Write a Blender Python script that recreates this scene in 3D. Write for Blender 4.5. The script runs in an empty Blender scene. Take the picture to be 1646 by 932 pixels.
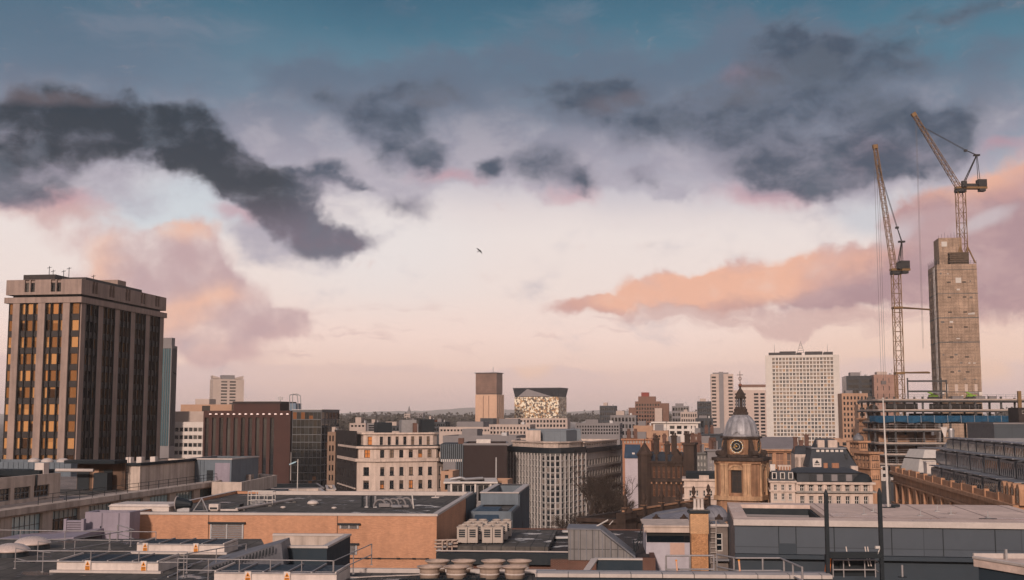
import bpy, bmesh, math, random
from mathutils import Vector, Matrix
R = math.radians
random.seed(7)
SC = bpy.context.scene
COL = SC.collection

# ------------------------------------------------------------------ camera
CAM_H = 32.0
FPX = 1900.0
PITCH = math.atan(203.0 / FPX)
cam_data = bpy.data.cameras.new("camera")
cam = bpy.data.objects.new("camera", cam_data)
COL.objects.link(cam)
cam.location = (0, 0, CAM_H)
cam.rotation_euler = (R(90) + PITCH, 0, 0)
cam_data.sensor_width = 36.0
cam_data.lens = 36.0 * FPX / 1646.0
cam_data.clip_start = 1.0
cam_data.clip_end = 40000.0
SC.camera = cam

SUN_AZ, SUN_EL = 193.0, 20.0          # degrees clockwise from +Y (the view direction), degrees up
SC.view_settings.view_transform = 'Standard'
SC.view_settings.look = 'None'
SC.view_settings.exposure = 0.0
SC.view_settings.gamma = 1.0
SC.view_settings.use_curve_mapping = False
SC.cycles.use_denoising = True
SC.cycles.max_bounces = 6
SC.cycles.volume_bounces = 1
SC.cycles.caustics_reflective = False
SC.cycles.caustics_refractive = False


def lin(c):
    out = []
    for v in c[:3]:
        v /= 255.0
        out.append(v / 12.92 if v <= 0.04045 else ((v + 0.055) / 1.055) ** 2.4)
    return tuple(out) + (1.0,)


def dz_at(py, D):
    return D * math.tan(PITCH + math.atan((466.0 - py) / FPX))


def W(px, py, D):
    "the point of the place that stands D metres ahead and is seen at a pixel of the photograph"
    dz = dz_at(py, D)
    c = D * math.cos(PITCH) + dz * math.sin(PITCH)
    return Vector(((px - 823.0) / FPX * c, D, CAM_H + dz))


def Zp(py, D):
    return CAM_H + dz_at(py, D)


def Xp(px, D, py=669):
    return W(px, py, D).x


def G(px, py, z):
    "the point at height z that is seen at a pixel"
    D = (z - CAM_H) / math.tan(PITCH + math.atan((466.0 - py) / FPX))
    return W(px, py, D)


# ------------------------------------------------------------------ sky
world = bpy.data.worlds.new("World")
SC.world = world
world.use_nodes = True
WT = world.node_tree
WT.nodes.clear()


class Nd:
    "a socket with arithmetic"
    def __init__(s, sock): s.s = sock

    def op(s, o, b=None, c=None, clamp=False):
        n = WT.nodes.new('ShaderNodeMath'); n.operation = o; n.use_clamp = clamp
        for i, v in enumerate((s, b, c)):
            if v is None: continue
            if isinstance(v, Nd): WT.links.new(v.s, n.inputs[i])
            else: n.inputs[i].default_value = v
        return Nd(n.outputs[0])
    def __add__(s, o): return s.op('ADD', o)
    def __sub__(s, o): return s.op('SUBTRACT', o)
    def __mul__(s, o): return s.op('MULTIPLY', o)
    def max(s, o): return s.op('MAXIMUM', o)
    def min(s, o): return s.op('MINIMUM', o)


def smooth(x, lo, hi, a=0.0, b=1.0):
    n = WT.nodes.new('ShaderNodeMapRange'); n.interpolation_type = 'SMOOTHSTEP'
    WT.links.new(x.s, n.inputs[0])
    for i, v in enumerate((lo, hi, a, b)): n.inputs[i + 1].default_value = v
    return Nd(n.outputs[0])


def mixc(f, a, b):
    n = WT.nodes.new('ShaderNodeMix'); n.data_type = 'RGBA'
    for sock, v in ((n.inputs[0], f), (n.inputs[6], a), (n.inputs[7], b)):
        if isinstance(v, Nd): WT.links.new(v.s, sock)
        elif isinstance(v, tuple): sock.default_value = v if len(v) == 4 else lin(v)
        else: sock.default_value = v
    return Nd(n.outputs[2])


def skydir(px, py):
    v = W(px, py, 1000.0) - Vector((0, 0, CAM_H))
    return math.atan2(v.x, v.y) * 19.0, math.asin(v.z / v.length) * 19.0


def wnoise(vec, scale, detail=6.0, rough=0.55, seed=0.0, lac=2.0):
    n = WT.nodes.new('ShaderNodeTexNoise'); n.noise_dimensions = '3D'
    m = WT.nodes.new('ShaderNodeMapping'); m.inputs['Location'].default_value = (seed, seed * 1.7, seed * 0.6)
    WT.links.new(vec.s, m.inputs[0]); WT.links.new(m.outputs[0], n.inputs['Vector'])
    n.inputs['Scale'].default_value = scale; n.inputs['Detail'].default_value = detail
    n.inputs['Roughness'].default_value = rough; n.inputs['Lacunarity'].default_value = lac
    return n


def wscale(vec, sx, sy):
    m = WT.nodes.new('ShaderNodeMapping'); m.inputs['Scale'].default_value = (sx, sy, 1)
    WT.links.new(vec.s, m.inputs[0])
    return Nd(m.outputs[0])


def warp(vec, scale, amp, detail=3.0, seed=0.0):
    n = wnoise(vec, scale, detail, 0.55, seed)
    a = WT.nodes.new('ShaderNodeVectorMath'); a.operation = 'SUBTRACT'
    WT.links.new(n.outputs['Color'], a.inputs[0]); a.inputs[1].default_value = (0.5, 0.5, 0.5)
    b = WT.nodes.new('ShaderNodeVectorMath'); b.operation = 'MULTIPLY_ADD'
    WT.links.new(a.outputs[0], b.inputs[0]); b.inputs[1].default_value = (amp, amp, 0)
    WT.links.new(vec.s, b.inputs[2])
    return Nd(b.outputs[0])


def blob(vec, px, py, rx, ry, rot=0.0, w=1.0):
    m = WT.nodes.new('ShaderNodeMapping'); m.vector_type = 'TEXTURE'
    x, y = skydir(px, py)
    m.inputs['Location'].default_value = (x, y, 0)
    m.inputs['Rotation'].default_value = (0, 0, R(rot))
    m.inputs['Scale'].default_value = (rx / 100.0, ry / 100.0, 1)
    WT.links.new(vec.s, m.inputs[0])
    g = WT.nodes.new('ShaderNodeTexGradient'); g.gradient_type = 'SPHERICAL'
    WT.links.new(m.outputs[0], g.inputs[0])
    n = Nd(g.outputs['Fac'])
    return n * w if w != 1.0 else n


def blobs(vec, rows):
    s = None
    for r in rows:
        b = blob(vec, *r)
        s = b if s is None else s + b
    return s


tc = WT.nodes.new('ShaderNodeTexCoord')
sep = WT.nodes.new('ShaderNodeSeparateXYZ')
WT.links.new(tc.outputs['Generated'], sep.inputs[0])
dx, dy, dzv = (Nd(sep.outputs[i]) for i in range(3))
AZ = dx.op('ARCTAN2', dy) * 19.0
EL = dzv.op('ARCSINE') * 19.0
cmb = WT.nodes.new('ShaderNodeCombineXYZ')
WT.links.new(AZ.s, cmb.inputs[0]); WT.links.new(EL.s, cmb.inputs[1])
V0 = Nd(cmb.outputs[0])                       # sky direction: azimuth and elevation, 100 units of the photo to one


def fbm(vec, scale, detail=6.0, rough=0.55, seed=0.0):
    return Nd(wnoise(vec, scale, detail, rough, seed).outputs['Fac'])


V1 = warp(V0, 0.9, 1.0, 4.0, 3.1)             # billowed
V1 = warp(V1, 3.2, 0.13, 5.0, 8.0)
V2 = warp(V0, 0.6, 0.7, 3.0, 5.3)             # gentle

# base gradient over elevation
ramp = WT.nodes.new('ShaderNodeValToRGB')
TOP = skydir(823, 0)[1] * 1.0


def ely(py): return skydir(823, py)[1]


EMAX = ely(-500)
stops = [(700, (196, 160, 152)), (640, (214, 176, 166)), (590, (240, 208, 194)), (540, (247, 220, 209)), (470, (241, 224, 217)),
         (380, (237, 225, 221)), (345, (228, 217, 216)), (300, (204, 198, 205)), (245, (160, 164, 180)), (180, (124, 142, 161)), (110, (96, 129, 149)),
         (40, (72, 114, 136)), (-30, (58, 100, 124)), (-250, (50, 86, 112)), (-499, (46, 76, 102))]
cr = ramp.color_ramp
while len(cr.elements) < len(stops): cr.elements.new(0.5)
for e, (py, c) in zip(cr.elements, stops):
    e.position = max(0.0, ely(py) / EMAX); e.color = lin(c)
vary = (fbm(wscale(V1, 0.5, 1.0), 0.6, 5.0, 0.5, 1.0) - 0.5) * 0.9 * smooth(EL, ely(450), ely(300))
pos = (EL + vary) * (1.0 / EMAX)
WT.links.new(pos.s, ramp.inputs[0])
sky = Nd(ramp.outputs[0])

# bluish clearing on the left, peach on the right
sky = mixc(smooth(blobs(V2, [(270, 335, 210, 80), (400, 305, 120, 60)]), 0.15, 0.8) * 0.85, sky, (205, 214, 221))
sky = mixc(smooth(blobs(V2, [(620, 400, 260, 150)]), 0.1, 0.9) * 0.5, sky, (232, 228, 228))
sky = mixc(smooth(blobs(V2, [(1560, 290, 120, 60), (1420, 340, 120, 50)]), 0.1, 0.8) * 0.6, sky, (186, 194, 206))
sky = mixc(smooth(blobs(V2, [(1500, 570, 420, 130)]), 0.0, 0.9) * 0.6, sky, (240, 202, 180))
sky = mixc(smooth(blobs(V2, [(1480, 60, 330, 120), (1560, 190, 160, 120)]), 0.0, 0.9) * 0.6, sky, (70, 120, 142))
sky = mixc(smooth(blobs(V2, [(120, 70, 420, 150)]), 0.0, 0.9) * 0.6, sky, (90, 106, 128))
# faint high streaks
st = fbm(wscale(warp(V0, 0.4, 0.8, 3.0, 2.2), 0.35, 1.3), 1.3, 6.0, 0.6, 12.0)
hi = smooth(EL, ely(260), ely(40))
sky = mixc(smooth(st, 0.5, 0.75) * hi * 0.35, sky, (136, 140, 156))

# horizon bank
hb = fbm(wscale(V1, 0.55, 1.2), 0.9, 7.0, 0.6, 21.0)
edge = EL + (hb - 0.5) * 0.8
bank = smooth(edge, ely(592), ely(578), 1.0, 0.0)
bankc = mixc(smooth(fbm(wscale(V0, 0.3, 1.5), 1.0, 4.0, 0.5, 9.0), 0.35, 0.65), (222, 194, 190), (232, 200, 188))
bankc = mixc(smooth(blobs(V2, [(858, 590, 60, 30), (1580, 592, 60, 30)]), 0.1, 0.7) * 0.8, bankc, (240, 200, 176))
bankc = mixc(smooth(EL, ely(672), ely(600)) , (218, 186, 180), bankc)
sky = mixc(bank * 0.85, sky, bankc)
# thin dashes over the bank
ds = fbm(wscale(warp(V0, 1.2, 0.5, 3.0, 6.0), 0.6, 3.2), 1.5, 6.0, 0.62, 33.0)
dsm = smooth(ds, 0.56, 0.68) * smooth(blobs(V2, [(600, 540, 420, 60), (1150, 520, 420, 45), (300, 560, 300, 60)]), 0.1, 0.6)
sky = mixc(dsm * 0.4, sky, (206, 172, 168))

# pink clouds, left
V3 = warp(V0, 1.3, 0.35, 2.0, 14.0)
n1 = fbm(V3, 1.1, 8.0, 0.58, 40.0)
n2 = fbm(V3, 1.7, 8.0, 0.62, 55.0)
V4 = wscale(V3, 0.75, 1.25)
n3 = fbm(V4, 1.0, 8.0, 0.58, 70.0)
n4 = fbm(V4, 1.6, 9.0, 0.54, 90.0)
pl = blobs(V1, [(225, 430, 130, 80, 0, 1.2), (305, 430, 110, 90, 0, 1.2), (300, 378, 60, 40), (370, 480, 150, 55, -14, 1.2), (300, 535, 190, 60), (450, 515, 90, 26, -8),
                (190, 480, 130, 70, 0, 0.8), (60, 325, 210, 36, 0, 0.9), (150, 370, 170, 60, 0, 0.5), (360, 560, 120, 30, 0, 0.6)]).min(0.85) + (n1 - 0.5) * 1.5
plm = smooth(pl, 0.22, 1.05)
plc = mixc(smooth((n2 - 0.5) * 1.2 + blobs(V2, [(300, 372, 70, 34), (330, 480, 90, 40), (180, 430, 70, 70), (240, 530, 200, 50)]), 0.1, 0.9), (206, 170, 168), (236, 184, 160))
plc = mixc(smooth(blobs(V2, [(250, 415, 110, 45), (430, 515, 150, 40), (390, 420, 90, 60), (330, 545, 130, 30), (250, 455, 110, 30)]) + (n1 - 0.5), 0.05, 0.75) * 0.75, plc, (184, 154, 160))
sky = mixc(plm * 0.9, sky, plc)

# pink band, right
pr = blobs(V1, [(940, 487, 90, 20, 3), (1040, 472, 150, 40, 4), (1160, 462, 190, 50, 6), (1290, 452, 210, 62, 6), (1420, 446, 200, 68, 4), (1560, 420, 190, 96), (1660, 430, 180, 110),
                (1600, 300, 150, 56, 20), (1500, 350, 110, 70, 20), (1680, 350, 120, 110)]).min(0.75) * 1.15 + (n2 - 0.5) * 1.0
prm = smooth(pr + (n4 - 0.5) * 0.5, 0.12, 0.85)
up = blobs(V2, [(1060, 465, 230, 40, 6), (1280, 425, 240, 56, 6), (1590, 280, 170, 44, 20), (1130, 475, 200, 50)])
prc = mixc(smooth(up + (n1 - 0.5) * 0.9, 0.0, 0.9), (196, 148, 144), (238, 178, 150))
prc = mixc(smooth(blobs(V2, [(1330, 492, 190, 36), (1480, 462, 170, 60), (1600, 470, 190, 70), (1530, 370, 150, 70), (1660, 380, 140, 60)]) + (n2 - 0.5), 0.0, 0.7) * 0.85, prc, (160, 128, 138))
prc = mixc(smooth(n3, 0.42, 0.62) * 0.45, prc, (206, 168, 166))
sky = mixc(prm * 0.9, sky, prc)
sky = mixc(smooth(blobs(V2, [(1580, 352, 80, 22, 14), (1440, 370, 60, 40, 30)]) + (n1 - 0.5) * 0.7, 0.2, 0.8) * 0.7, sky, (206, 196, 200))
# ragged wisps under the band
wr = blobs(V1, [(1200, 515, 260, 30), (1420, 515, 240, 30), (1080, 500, 120, 20)]) + (fbm(wscale(V1, 0.7, 1.8), 2.2, 7.0, 0.65, 61.0) - 0.5) * 2.0
sky = mixc(smooth(wr, 0.2, 1.0) * 0.75, sky, (208, 172, 166))

# middle grey veil
gv = blobs(V1, [(560, 190, 220, 100), (700, 170, 220, 100), (800, 220, 180, 100), (960, 190, 260, 120), (1150, 210, 240, 120), (1300, 170, 340, 180), (1340, 260, 260, 90),
                (450, 330, 200, 110, -35), (1520, 190, 220, 110, 25), (100, 225, 300, 150), (1250, 60, 180, 90, 0, 0.7), (650, 310, 110, 50, 0, 0.7), (1080, 290, 120, 40), (430, 390, 80, 60, 0, 0.7), (480, 230, 160, 80), (820, 250, 260, 80), (620, 250, 200, 90), (1120, 250, 260, 90), (740, 150, 300, 90), (680, 105, 360, 110, 0, 0.45), (1000, 110, 340, 120, 0, 0.45), (420, 150, 240, 120, 0, 0.45)]).min(0.8) + (n3 - 0.5) * 1.9
gvm = smooth(gv, 0.1, 0.9)
gvc = mixc(smooth(EL, ely(300), ely(120)), (170, 164, 178), (98, 114, 134))
gvc = mixc(smooth(n4 + (n2 - 0.5) * 0.5, 0.42, 0.68) * 0.4 * smooth(EL, ely(120), ely(240)), gvc, (196, 188, 196))
sky = mixc(gvm * 0.9, sky, gvc)
# rosy undersides
ru = blobs(V1, [(390, 342, 60, 36), (1230, 318, 120, 34), (1420, 250, 80, 45), (720, 285, 100, 26), (910, 305, 80, 26), (530, 388, 60, 30), (90, 322, 130, 24), (1610, 235, 60, 20), (1190, 125, 60, 30, 0, 0.6)]) + (n2 - 0.5) * 0.8
sky = mixc(smooth(ru, 0.1, 1.0) * 0.55, sky, (198, 148, 158))

# dark clouds
dkb = blobs(V1, [(-20, 235, 200, 110), (110, 205, 180, 80), (230, 212, 170, 76), (330, 245, 130, 66, -30), (410, 295, 130, 58, -38), (480, 340, 120, 60, -42), (555, 385, 80, 30, -15), (30, 280, 120, 60),
                (500, 290, 90, 40), (520, 405, 60, 36),
                (645, 210, 85, 90), (590, 180, 110, 60, 0, 0.8), (695, 260, 45, 46), (655, 330, 80, 28, 0, 1.0), (570, 300, 70, 14, 0, 0.7), (720, 150, 120, 44, 0, 0.7), (520, 150, 90, 40, 0, 0.6),
                (930, 158, 160, 58, 10), (1015, 190, 100, 74, -25), (870, 258, 90, 46), (935, 285, 50, 34), (790, 270, 36, 30), (1035, 290, 50, 30, 0, 0.8), (1100, 180, 90, 50, 0, 0.5),
                (1300, 112, 230, 64, 4), (1265, 60, 120, 64, 0, 0.9), (1410, 95, 120, 50), (1240, 225, 170, 80), (1340, 235, 220, 95), (1310, 285, 180, 50), (1420, 215, 140, 70), (1330, 170, 160, 60, 0, 0.7), (1530, 190, 150, 60, 35, 0.8), (1560, 18, 180, 44, 0, 0.8), (1150, 190, 100, 60, 0, 0.6), (450, 318, 110, 64, -40), (1480, 250, 120, 50, 10, 0.6)]).min(0.92)
dk = dkb + (n4 - 0.5) * 1.9 + blobs(V1, [(110, 200, 300, 90), (370, 270, 170, 70, -35), (490, 350, 110, 50, -42)]) * 0.28
dsoft = dkb + (n3 - 0.5) * 1.0
sky = mixc(smooth(dsoft, 0.12, 0.9) * 0.6, sky, mixc(smooth(EL, ely(330), ely(200)), (138, 132, 146), (96, 108, 126)))
dkm = smooth(dk, 0.34, 1.2)
dl = blobs(V2, [(110, 205, 360, 120), (380, 280, 180, 100, -35)])
dkc = mixc(smooth(dl + (n3 - 0.5) * 0.8, 0.0, 0.6), (68, 82, 100), (40, 53, 64))
dkc = mixc(smooth(EL, ely(400), ely(300)), (112, 104, 118), dkc)
dkc = mixc(smooth(dk + (n2 - 0.5) * 1.2, 1.0, 0.3) * 0.5, dkc, (128, 130, 146))
dkc = mixc(smooth(blobs(V2, [(1190, 130, 130, 60), (1000, 160, 120, 30), (700, 155, 90, 30), (60, 150, 180, 20)]), 0.1, 0.8) * 0.45, dkc, (126, 112, 118))
dkc = mixc(smooth(n1 + (n3 - 0.5) * 0.6, 0.46, 0.66) * 0.55, dkc, (98, 108, 122))
sky = mixc(dkm * 0.93, sky, dkc)

# the west behind the camera: warm afterglow that the windows mirror
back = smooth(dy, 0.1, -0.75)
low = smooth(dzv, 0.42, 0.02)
sky = mixc(smooth(dy, 0.75, 0.3) * 0.85, sky, (0.84, 0.75, 0.74, 1.0))  # pale sky outside the view, added as fill light
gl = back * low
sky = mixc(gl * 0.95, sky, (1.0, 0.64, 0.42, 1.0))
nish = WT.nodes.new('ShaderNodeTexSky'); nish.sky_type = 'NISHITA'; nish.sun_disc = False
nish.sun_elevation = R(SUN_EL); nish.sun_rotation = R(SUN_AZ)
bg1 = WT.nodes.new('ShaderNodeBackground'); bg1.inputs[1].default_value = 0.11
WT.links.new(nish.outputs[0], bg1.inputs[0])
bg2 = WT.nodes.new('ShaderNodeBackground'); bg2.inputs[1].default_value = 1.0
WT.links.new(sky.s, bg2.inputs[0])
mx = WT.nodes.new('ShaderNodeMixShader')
WT.links.new((smooth(dzv, 0.37, 0.6) * 0.85).s, mx.inputs[0])  # brighter sky overhead, out of view, mixed in for fill
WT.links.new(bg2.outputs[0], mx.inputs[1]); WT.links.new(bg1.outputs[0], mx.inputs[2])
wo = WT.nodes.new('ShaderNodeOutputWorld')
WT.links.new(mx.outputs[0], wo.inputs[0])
world.cycles.sampling_method = 'MANUAL'
world.cycles.sample_map_resolution = 512

# ------------------------------------------------------------------ sun
sd = bpy.data.lights.new("sun", 'SUN'); sd.energy = 3.6; sd.angle = R(4.0); sd.color = (1.0, 0.82, 0.71)
so = bpy.data.objects.new("sun", sd); COL.objects.link(so)
_a, _e = R(SUN_AZ), R(SUN_EL)
so.rotation_euler = Vector((math.sin(_a) * math.cos(_e), math.cos(_a) * math.cos(_e), math.sin(_e))).to_track_quat('Z', 'Y').to_euler()
so.location = (-40, -40, 90)
# ------------------------------------------------------------------ materials
_M = {}


def mat(name, rgb, rough=0.85, var=0.18, scale=0.35, metal=0.0, spec=0.3, streak=0.0, pattern=None, rgb2=None, bump=0.0, psize=(1, 1), fine=0.08, ior=1.45, xy=False, patch=0.0):
    "a weathered surface: broad and fine noise over a base colour, optional run-down streaks and a brick/panel/seam pattern"
    if name in _M: return _M[name]
    m = bpy.data.materials.new(name); m.use_nodes = True; _M[name] = m
    t = m.node_tree; N = t.nodes; L = t.links
    b = N['Principled BSDF']
    b.inputs['Roughness'].default_value = rough; b.inputs['Metallic'].default_value = metal
    b.inputs['Specular IOR Level'].default_value = spec; b.inputs['IOR'].default_value = ior
    tc = N.new('ShaderNodeTexCoord'); src = tc.outputs['Object']
    sep = N.new('ShaderNodeSeparateXYZ'); L.new(src, sep.inputs[0])
    ad = N.new('ShaderNodeMath'); L.new(sep.outputs[0], ad.inputs[0]); L.new(sep.outputs[1], ad.inputs[1])
    cb = N.new('ShaderNodeCombineXYZ'); L.new(sep.outputs[0] if xy else ad.outputs[0], cb.inputs[0]); L.new(sep.outputs[1] if xy else sep.outputs[2], cb.inputs[1])

    def noise(vec, s, d=5, r=0.6):
        n = N.new('ShaderNodeTexNoise'); L.new(vec, n.inputs['Vector'])
        n.inputs['Scale'].default_value = s; n.inputs['Detail'].default_value = d; n.inputs['Roughness'].default_value = r
        return n.outputs['Fac']

    def mix(f, a, c, mode='MIX'):
        n = N.new('ShaderNodeMix'); n.data_type = 'RGBA'; n.blend_type = mode
        for s, v in ((n.inputs[0], f), (n.inputs[6], a), (n.inputs[7], c)):
            if hasattr(v, 'is_output') or isinstance(v, bpy.types.NodeSocket): L.new(v, s)
            else: s.default_value = v
        return n.outputs[2]

    def rng(v, a, c, d, e):
        n = N.new('ShaderNodeMapRange'); L.new(v, n.inputs[0])
        for i, q in enumerate((a, c, d, e)): n.inputs[i + 1].default_value = q
        return n.outputs[0]
    base = lin(rgb)
    col = base
    if pattern:
        c2 = lin(rgb2) if rgb2 else tuple(v * 0.55 for v in base[:3]) + (1,)
        bk = N.new('ShaderNodeTexBrick')
        L.new(cb.outputs[0], bk.inputs['Vector'])
        bk.inputs['Scale'].default_value = 1.0
        bk.inputs['Brick Width'].default_value = psize[0]; bk.inputs['Row Height'].default_value = psize[1]
        bk.inputs['Mortar Smooth'].default_value = 0.2
        bk.inputs['Color1'].default_value = base
        bk.inputs['Color2'].default_value = tuple(v * (0.8 if pattern == 'brick' else 0.92) for v in base[:3]) + (1,)
        bk.inputs['Mortar'].default_value = c2
        bk.inputs['Mortar Size'].default_value = 0.012 if pattern == 'brick' else 0.03
        if pattern == 'panel': bk.offset = 0.0
        col = bk.outputs['Color']
    nb = noise(src, scale); nf = noise(src, scale * 9, 4, 0.65)
    f1 = rng(nb, 0.3, 0.7, 1.0 - var, 1.0 + var * 0.6)
    f2 = rng(nf, 0.3, 0.7, 1.0 - fine, 1.0 + fine)
    mu = N.new('ShaderNodeMath'); mu.operation = 'MULTIPLY'; L.new(f1, mu.inputs[0]); L.new(f2, mu.inputs[1])
    fac = mu.outputs[0]
    if streak:
        mp = N.new('ShaderNodeMapping'); mp.inputs['Scale'].default_value = (1.0, 1.0, 0.07); L.new(src, mp.inputs[0])
        ns = noise(mp.outputs[0], 1.3, 5, 0.6)
        f3 = rng(ns, 0.42, 0.68, 1.0, 1.0 - streak)
        m2 = N.new('ShaderNodeMath'); m2.operation = 'MULTIPLY'; L.new(fac, m2.inputs[0]); L.new(f3, m2.inputs[1]); fac = m2.outputs[0]
    if patch:
        pn = noise(src, 0.45, 6, 0.55)
        f4 = rng(pn, 0.56, 0.6, 1.0, 1.0 + patch); f5 = rng(pn, 0.36, 0.42, 1.0 - patch, 1.0)
        for q in (f4, f5):
            m3 = N.new('ShaderNodeMath'); m3.operation = 'MULTIPLY'; L.new(fac, m3.inputs[0]); L.new(q, m3.inputs[1]); fac = m3.outputs[0]
    cc = N.new('ShaderNodeCombineColor')
    for i in range(3): L.new(fac, cc.inputs[i])
    out = mix(1.0, col, cc.outputs[0], 'MULTIPLY')
    L.new(out, b.inputs['Base Color'])
    rr = rng(nf, 0.3, 0.7, max(0.02, rough - 0.1), min(1, rough + 0.1))
    if patch:
        wet = rng(pn, 0.37, 0.43, 0.22, 1.0); m4 = N.new('ShaderNodeMath'); m4.operation = 'MULTIPLY'; L.new(rr, m4.inputs[0]); L.new(wet, m4.inputs[1]); rr = m4.outputs[0]
    L.new(rr, b.inputs['Roughness'])
    if bump:
        bp = N.new('ShaderNodeBump'); bp.inputs['Strength'].default_value = bump; bp.inputs['Distance'].default_value = 0.05
        L.new(nf, bp.inputs['Height']); L.new(bp.outputs[0], b.inputs['Normal'])
    return m


def glass(name, dark=(22, 28, 32), light=(110, 96, 84), share=0.2, rough=0.06, metal=0.0, spec=0.6, warm=None, wshare=0.0):
    "window glass over a dim room; some panes have a blind behind them or warm light painted into their colour"
    if name in _M: return _M[name]
    m = bpy.data.materials.new(name); m.use_nodes = True; _M[name] = m
    t = m.node_tree; N = t.nodes; L = t.links; b = N['Principled BSDF']
    b.inputs['Roughness'].default_value = rough; b.inputs['Metallic'].default_value = metal
    b.inputs['Specular IOR Level'].default_value = spec; b.inputs['IOR'].default_value = 1.6
    oi = N.new('ShaderNodeObjectInfo'); ge = N.new('ShaderNodeNewGeometry')
    a = N.new('ShaderNodeMath'); L.new(oi.outputs['Random'], a.inputs[0]); L.new(ge.outputs['Random Per Island'], a.inputs[1])
    fr = N.new('ShaderNodeMath'); fr.operation = 'FRACT'; L.new(a.outputs[0], fr.inputs[0])
    cr = N.new('ShaderNodeValToRGB'); cr.color_ramp.interpolation = 'CONSTANT'
    L.new(fr.outputs[0], cr.inputs[0])
    e = cr.color_ramp.elements
    e[0].position = 0; e[0].color = lin(dark)
    e[1].position = 0.45; e[1].color = tuple(min(1, v * 1.9) for v in lin(dark)[:3]) + (1,)
    q = e.new(1.0 - share - wshare); q.color = lin(light)
    if warm:
        q = e.new(1.0 - wshare); q.color = lin(warm)
    # slightly uneven panes, as real glazing is
    tc = N.new('ShaderNodeTexCoord'); n = N.new('ShaderNodeTexNoise'); L.new(tc.outputs['Object'], n.inputs['Vector']); n.inputs['Scale'].default_value = 0.8
    n.inputs['Detail'].default_value = 2
    bp = N.new('ShaderNodeBump'); bp.inputs['Strength'].default_value = 0.12; bp.inputs['Distance'].default_value = 0.05
    L.new(n.outputs['Fac'], bp.inputs['Height']); L.new(bp.outputs[0], b.inputs['Normal'])
    # a roller blind let down to a different height behind some of the panes
    sp = N.new('ShaderNodeSeparateXYZ'); L.new(tc.outputs['Generated'], sp.inputs[0])
    h1 = N.new('ShaderNodeMath'); h1.operation = 'MULTIPLY'; L.new(fr.outputs[0], h1.inputs[0]); h1.inputs[1].default_value = 7.31
    h2 = N.new('ShaderNodeMath'); h2.operation = 'FRACT'; L.new(h1.outputs[0], h2.inputs[0])
    h3 = N.new('ShaderNodeMath'); h3.operation = 'GREATER_THAN'; L.new(sp.outputs[2], h3.inputs[0]); L.new(h2.outputs[0], h3.inputs[1])
    h4 = N.new('ShaderNodeMath'); h4.operation = 'GREATER_THAN'; L.new(h2.outputs[0], h4.inputs[0]); h4.inputs[1].default_value = 0.45
    h5 = N.new('ShaderNodeMath'); h5.operation = 'MULTIPLY'; L.new(h3.outputs[0], h5.inputs[0]); L.new(h4.outputs[0], h5.inputs[1])
    mb = N.new('ShaderNodeMix'); mb.data_type = 'RGBA'; L.new(h5.outputs[0], mb.inputs[0]); L.new(cr.outputs[0], mb.inputs[6])
    mb.inputs[7].default_value = tuple(a * .55 + c * .45 for a, c in zip(lin(light), lin(dark)))
    L.new(mb.outputs[2], b.inputs['Base Color'])
    return m


def emit(name, rgb, s):
    if name in _M: return _M[name]
    m = bpy.data.materials.new(name); m.use_nodes = True; _M[name] = m
    b = m.node_tree.nodes['Principled BSDF']
    b.inputs['Emission Color'].default_value = lin(rgb); b.inputs['Emission Strength'].default_value = s
    return m


# ------------------------------------------------------------------ objects
def tag(o, label=None, cat=None, group=None, kind=None):
    if label: o['label'] = label
    if cat: o['category'] = cat
    if group: o['group'] = group
    if kind: o['kind'] = kind
    return o


def empty(name, loc, rz=0.0, label=None, cat=None, group=None, parent=None):
    o = bpy.data.objects.new(name, None); COL.objects.link(o)
    o.location = loc; o.rotation_euler = (0, 0, rz); o.empty_display_size = 0.5
    if parent: o.parent = parent
    return tag(o, label, cat, group)


def copy_tree(o, parent=None):
    c = o.copy(); COL.objects.link(c)
    if parent is not None: c.parent = parent
    for ch in [x for x in COL.objects if x.parent == o]: copy_tree(ch, c)
    return c


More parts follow.
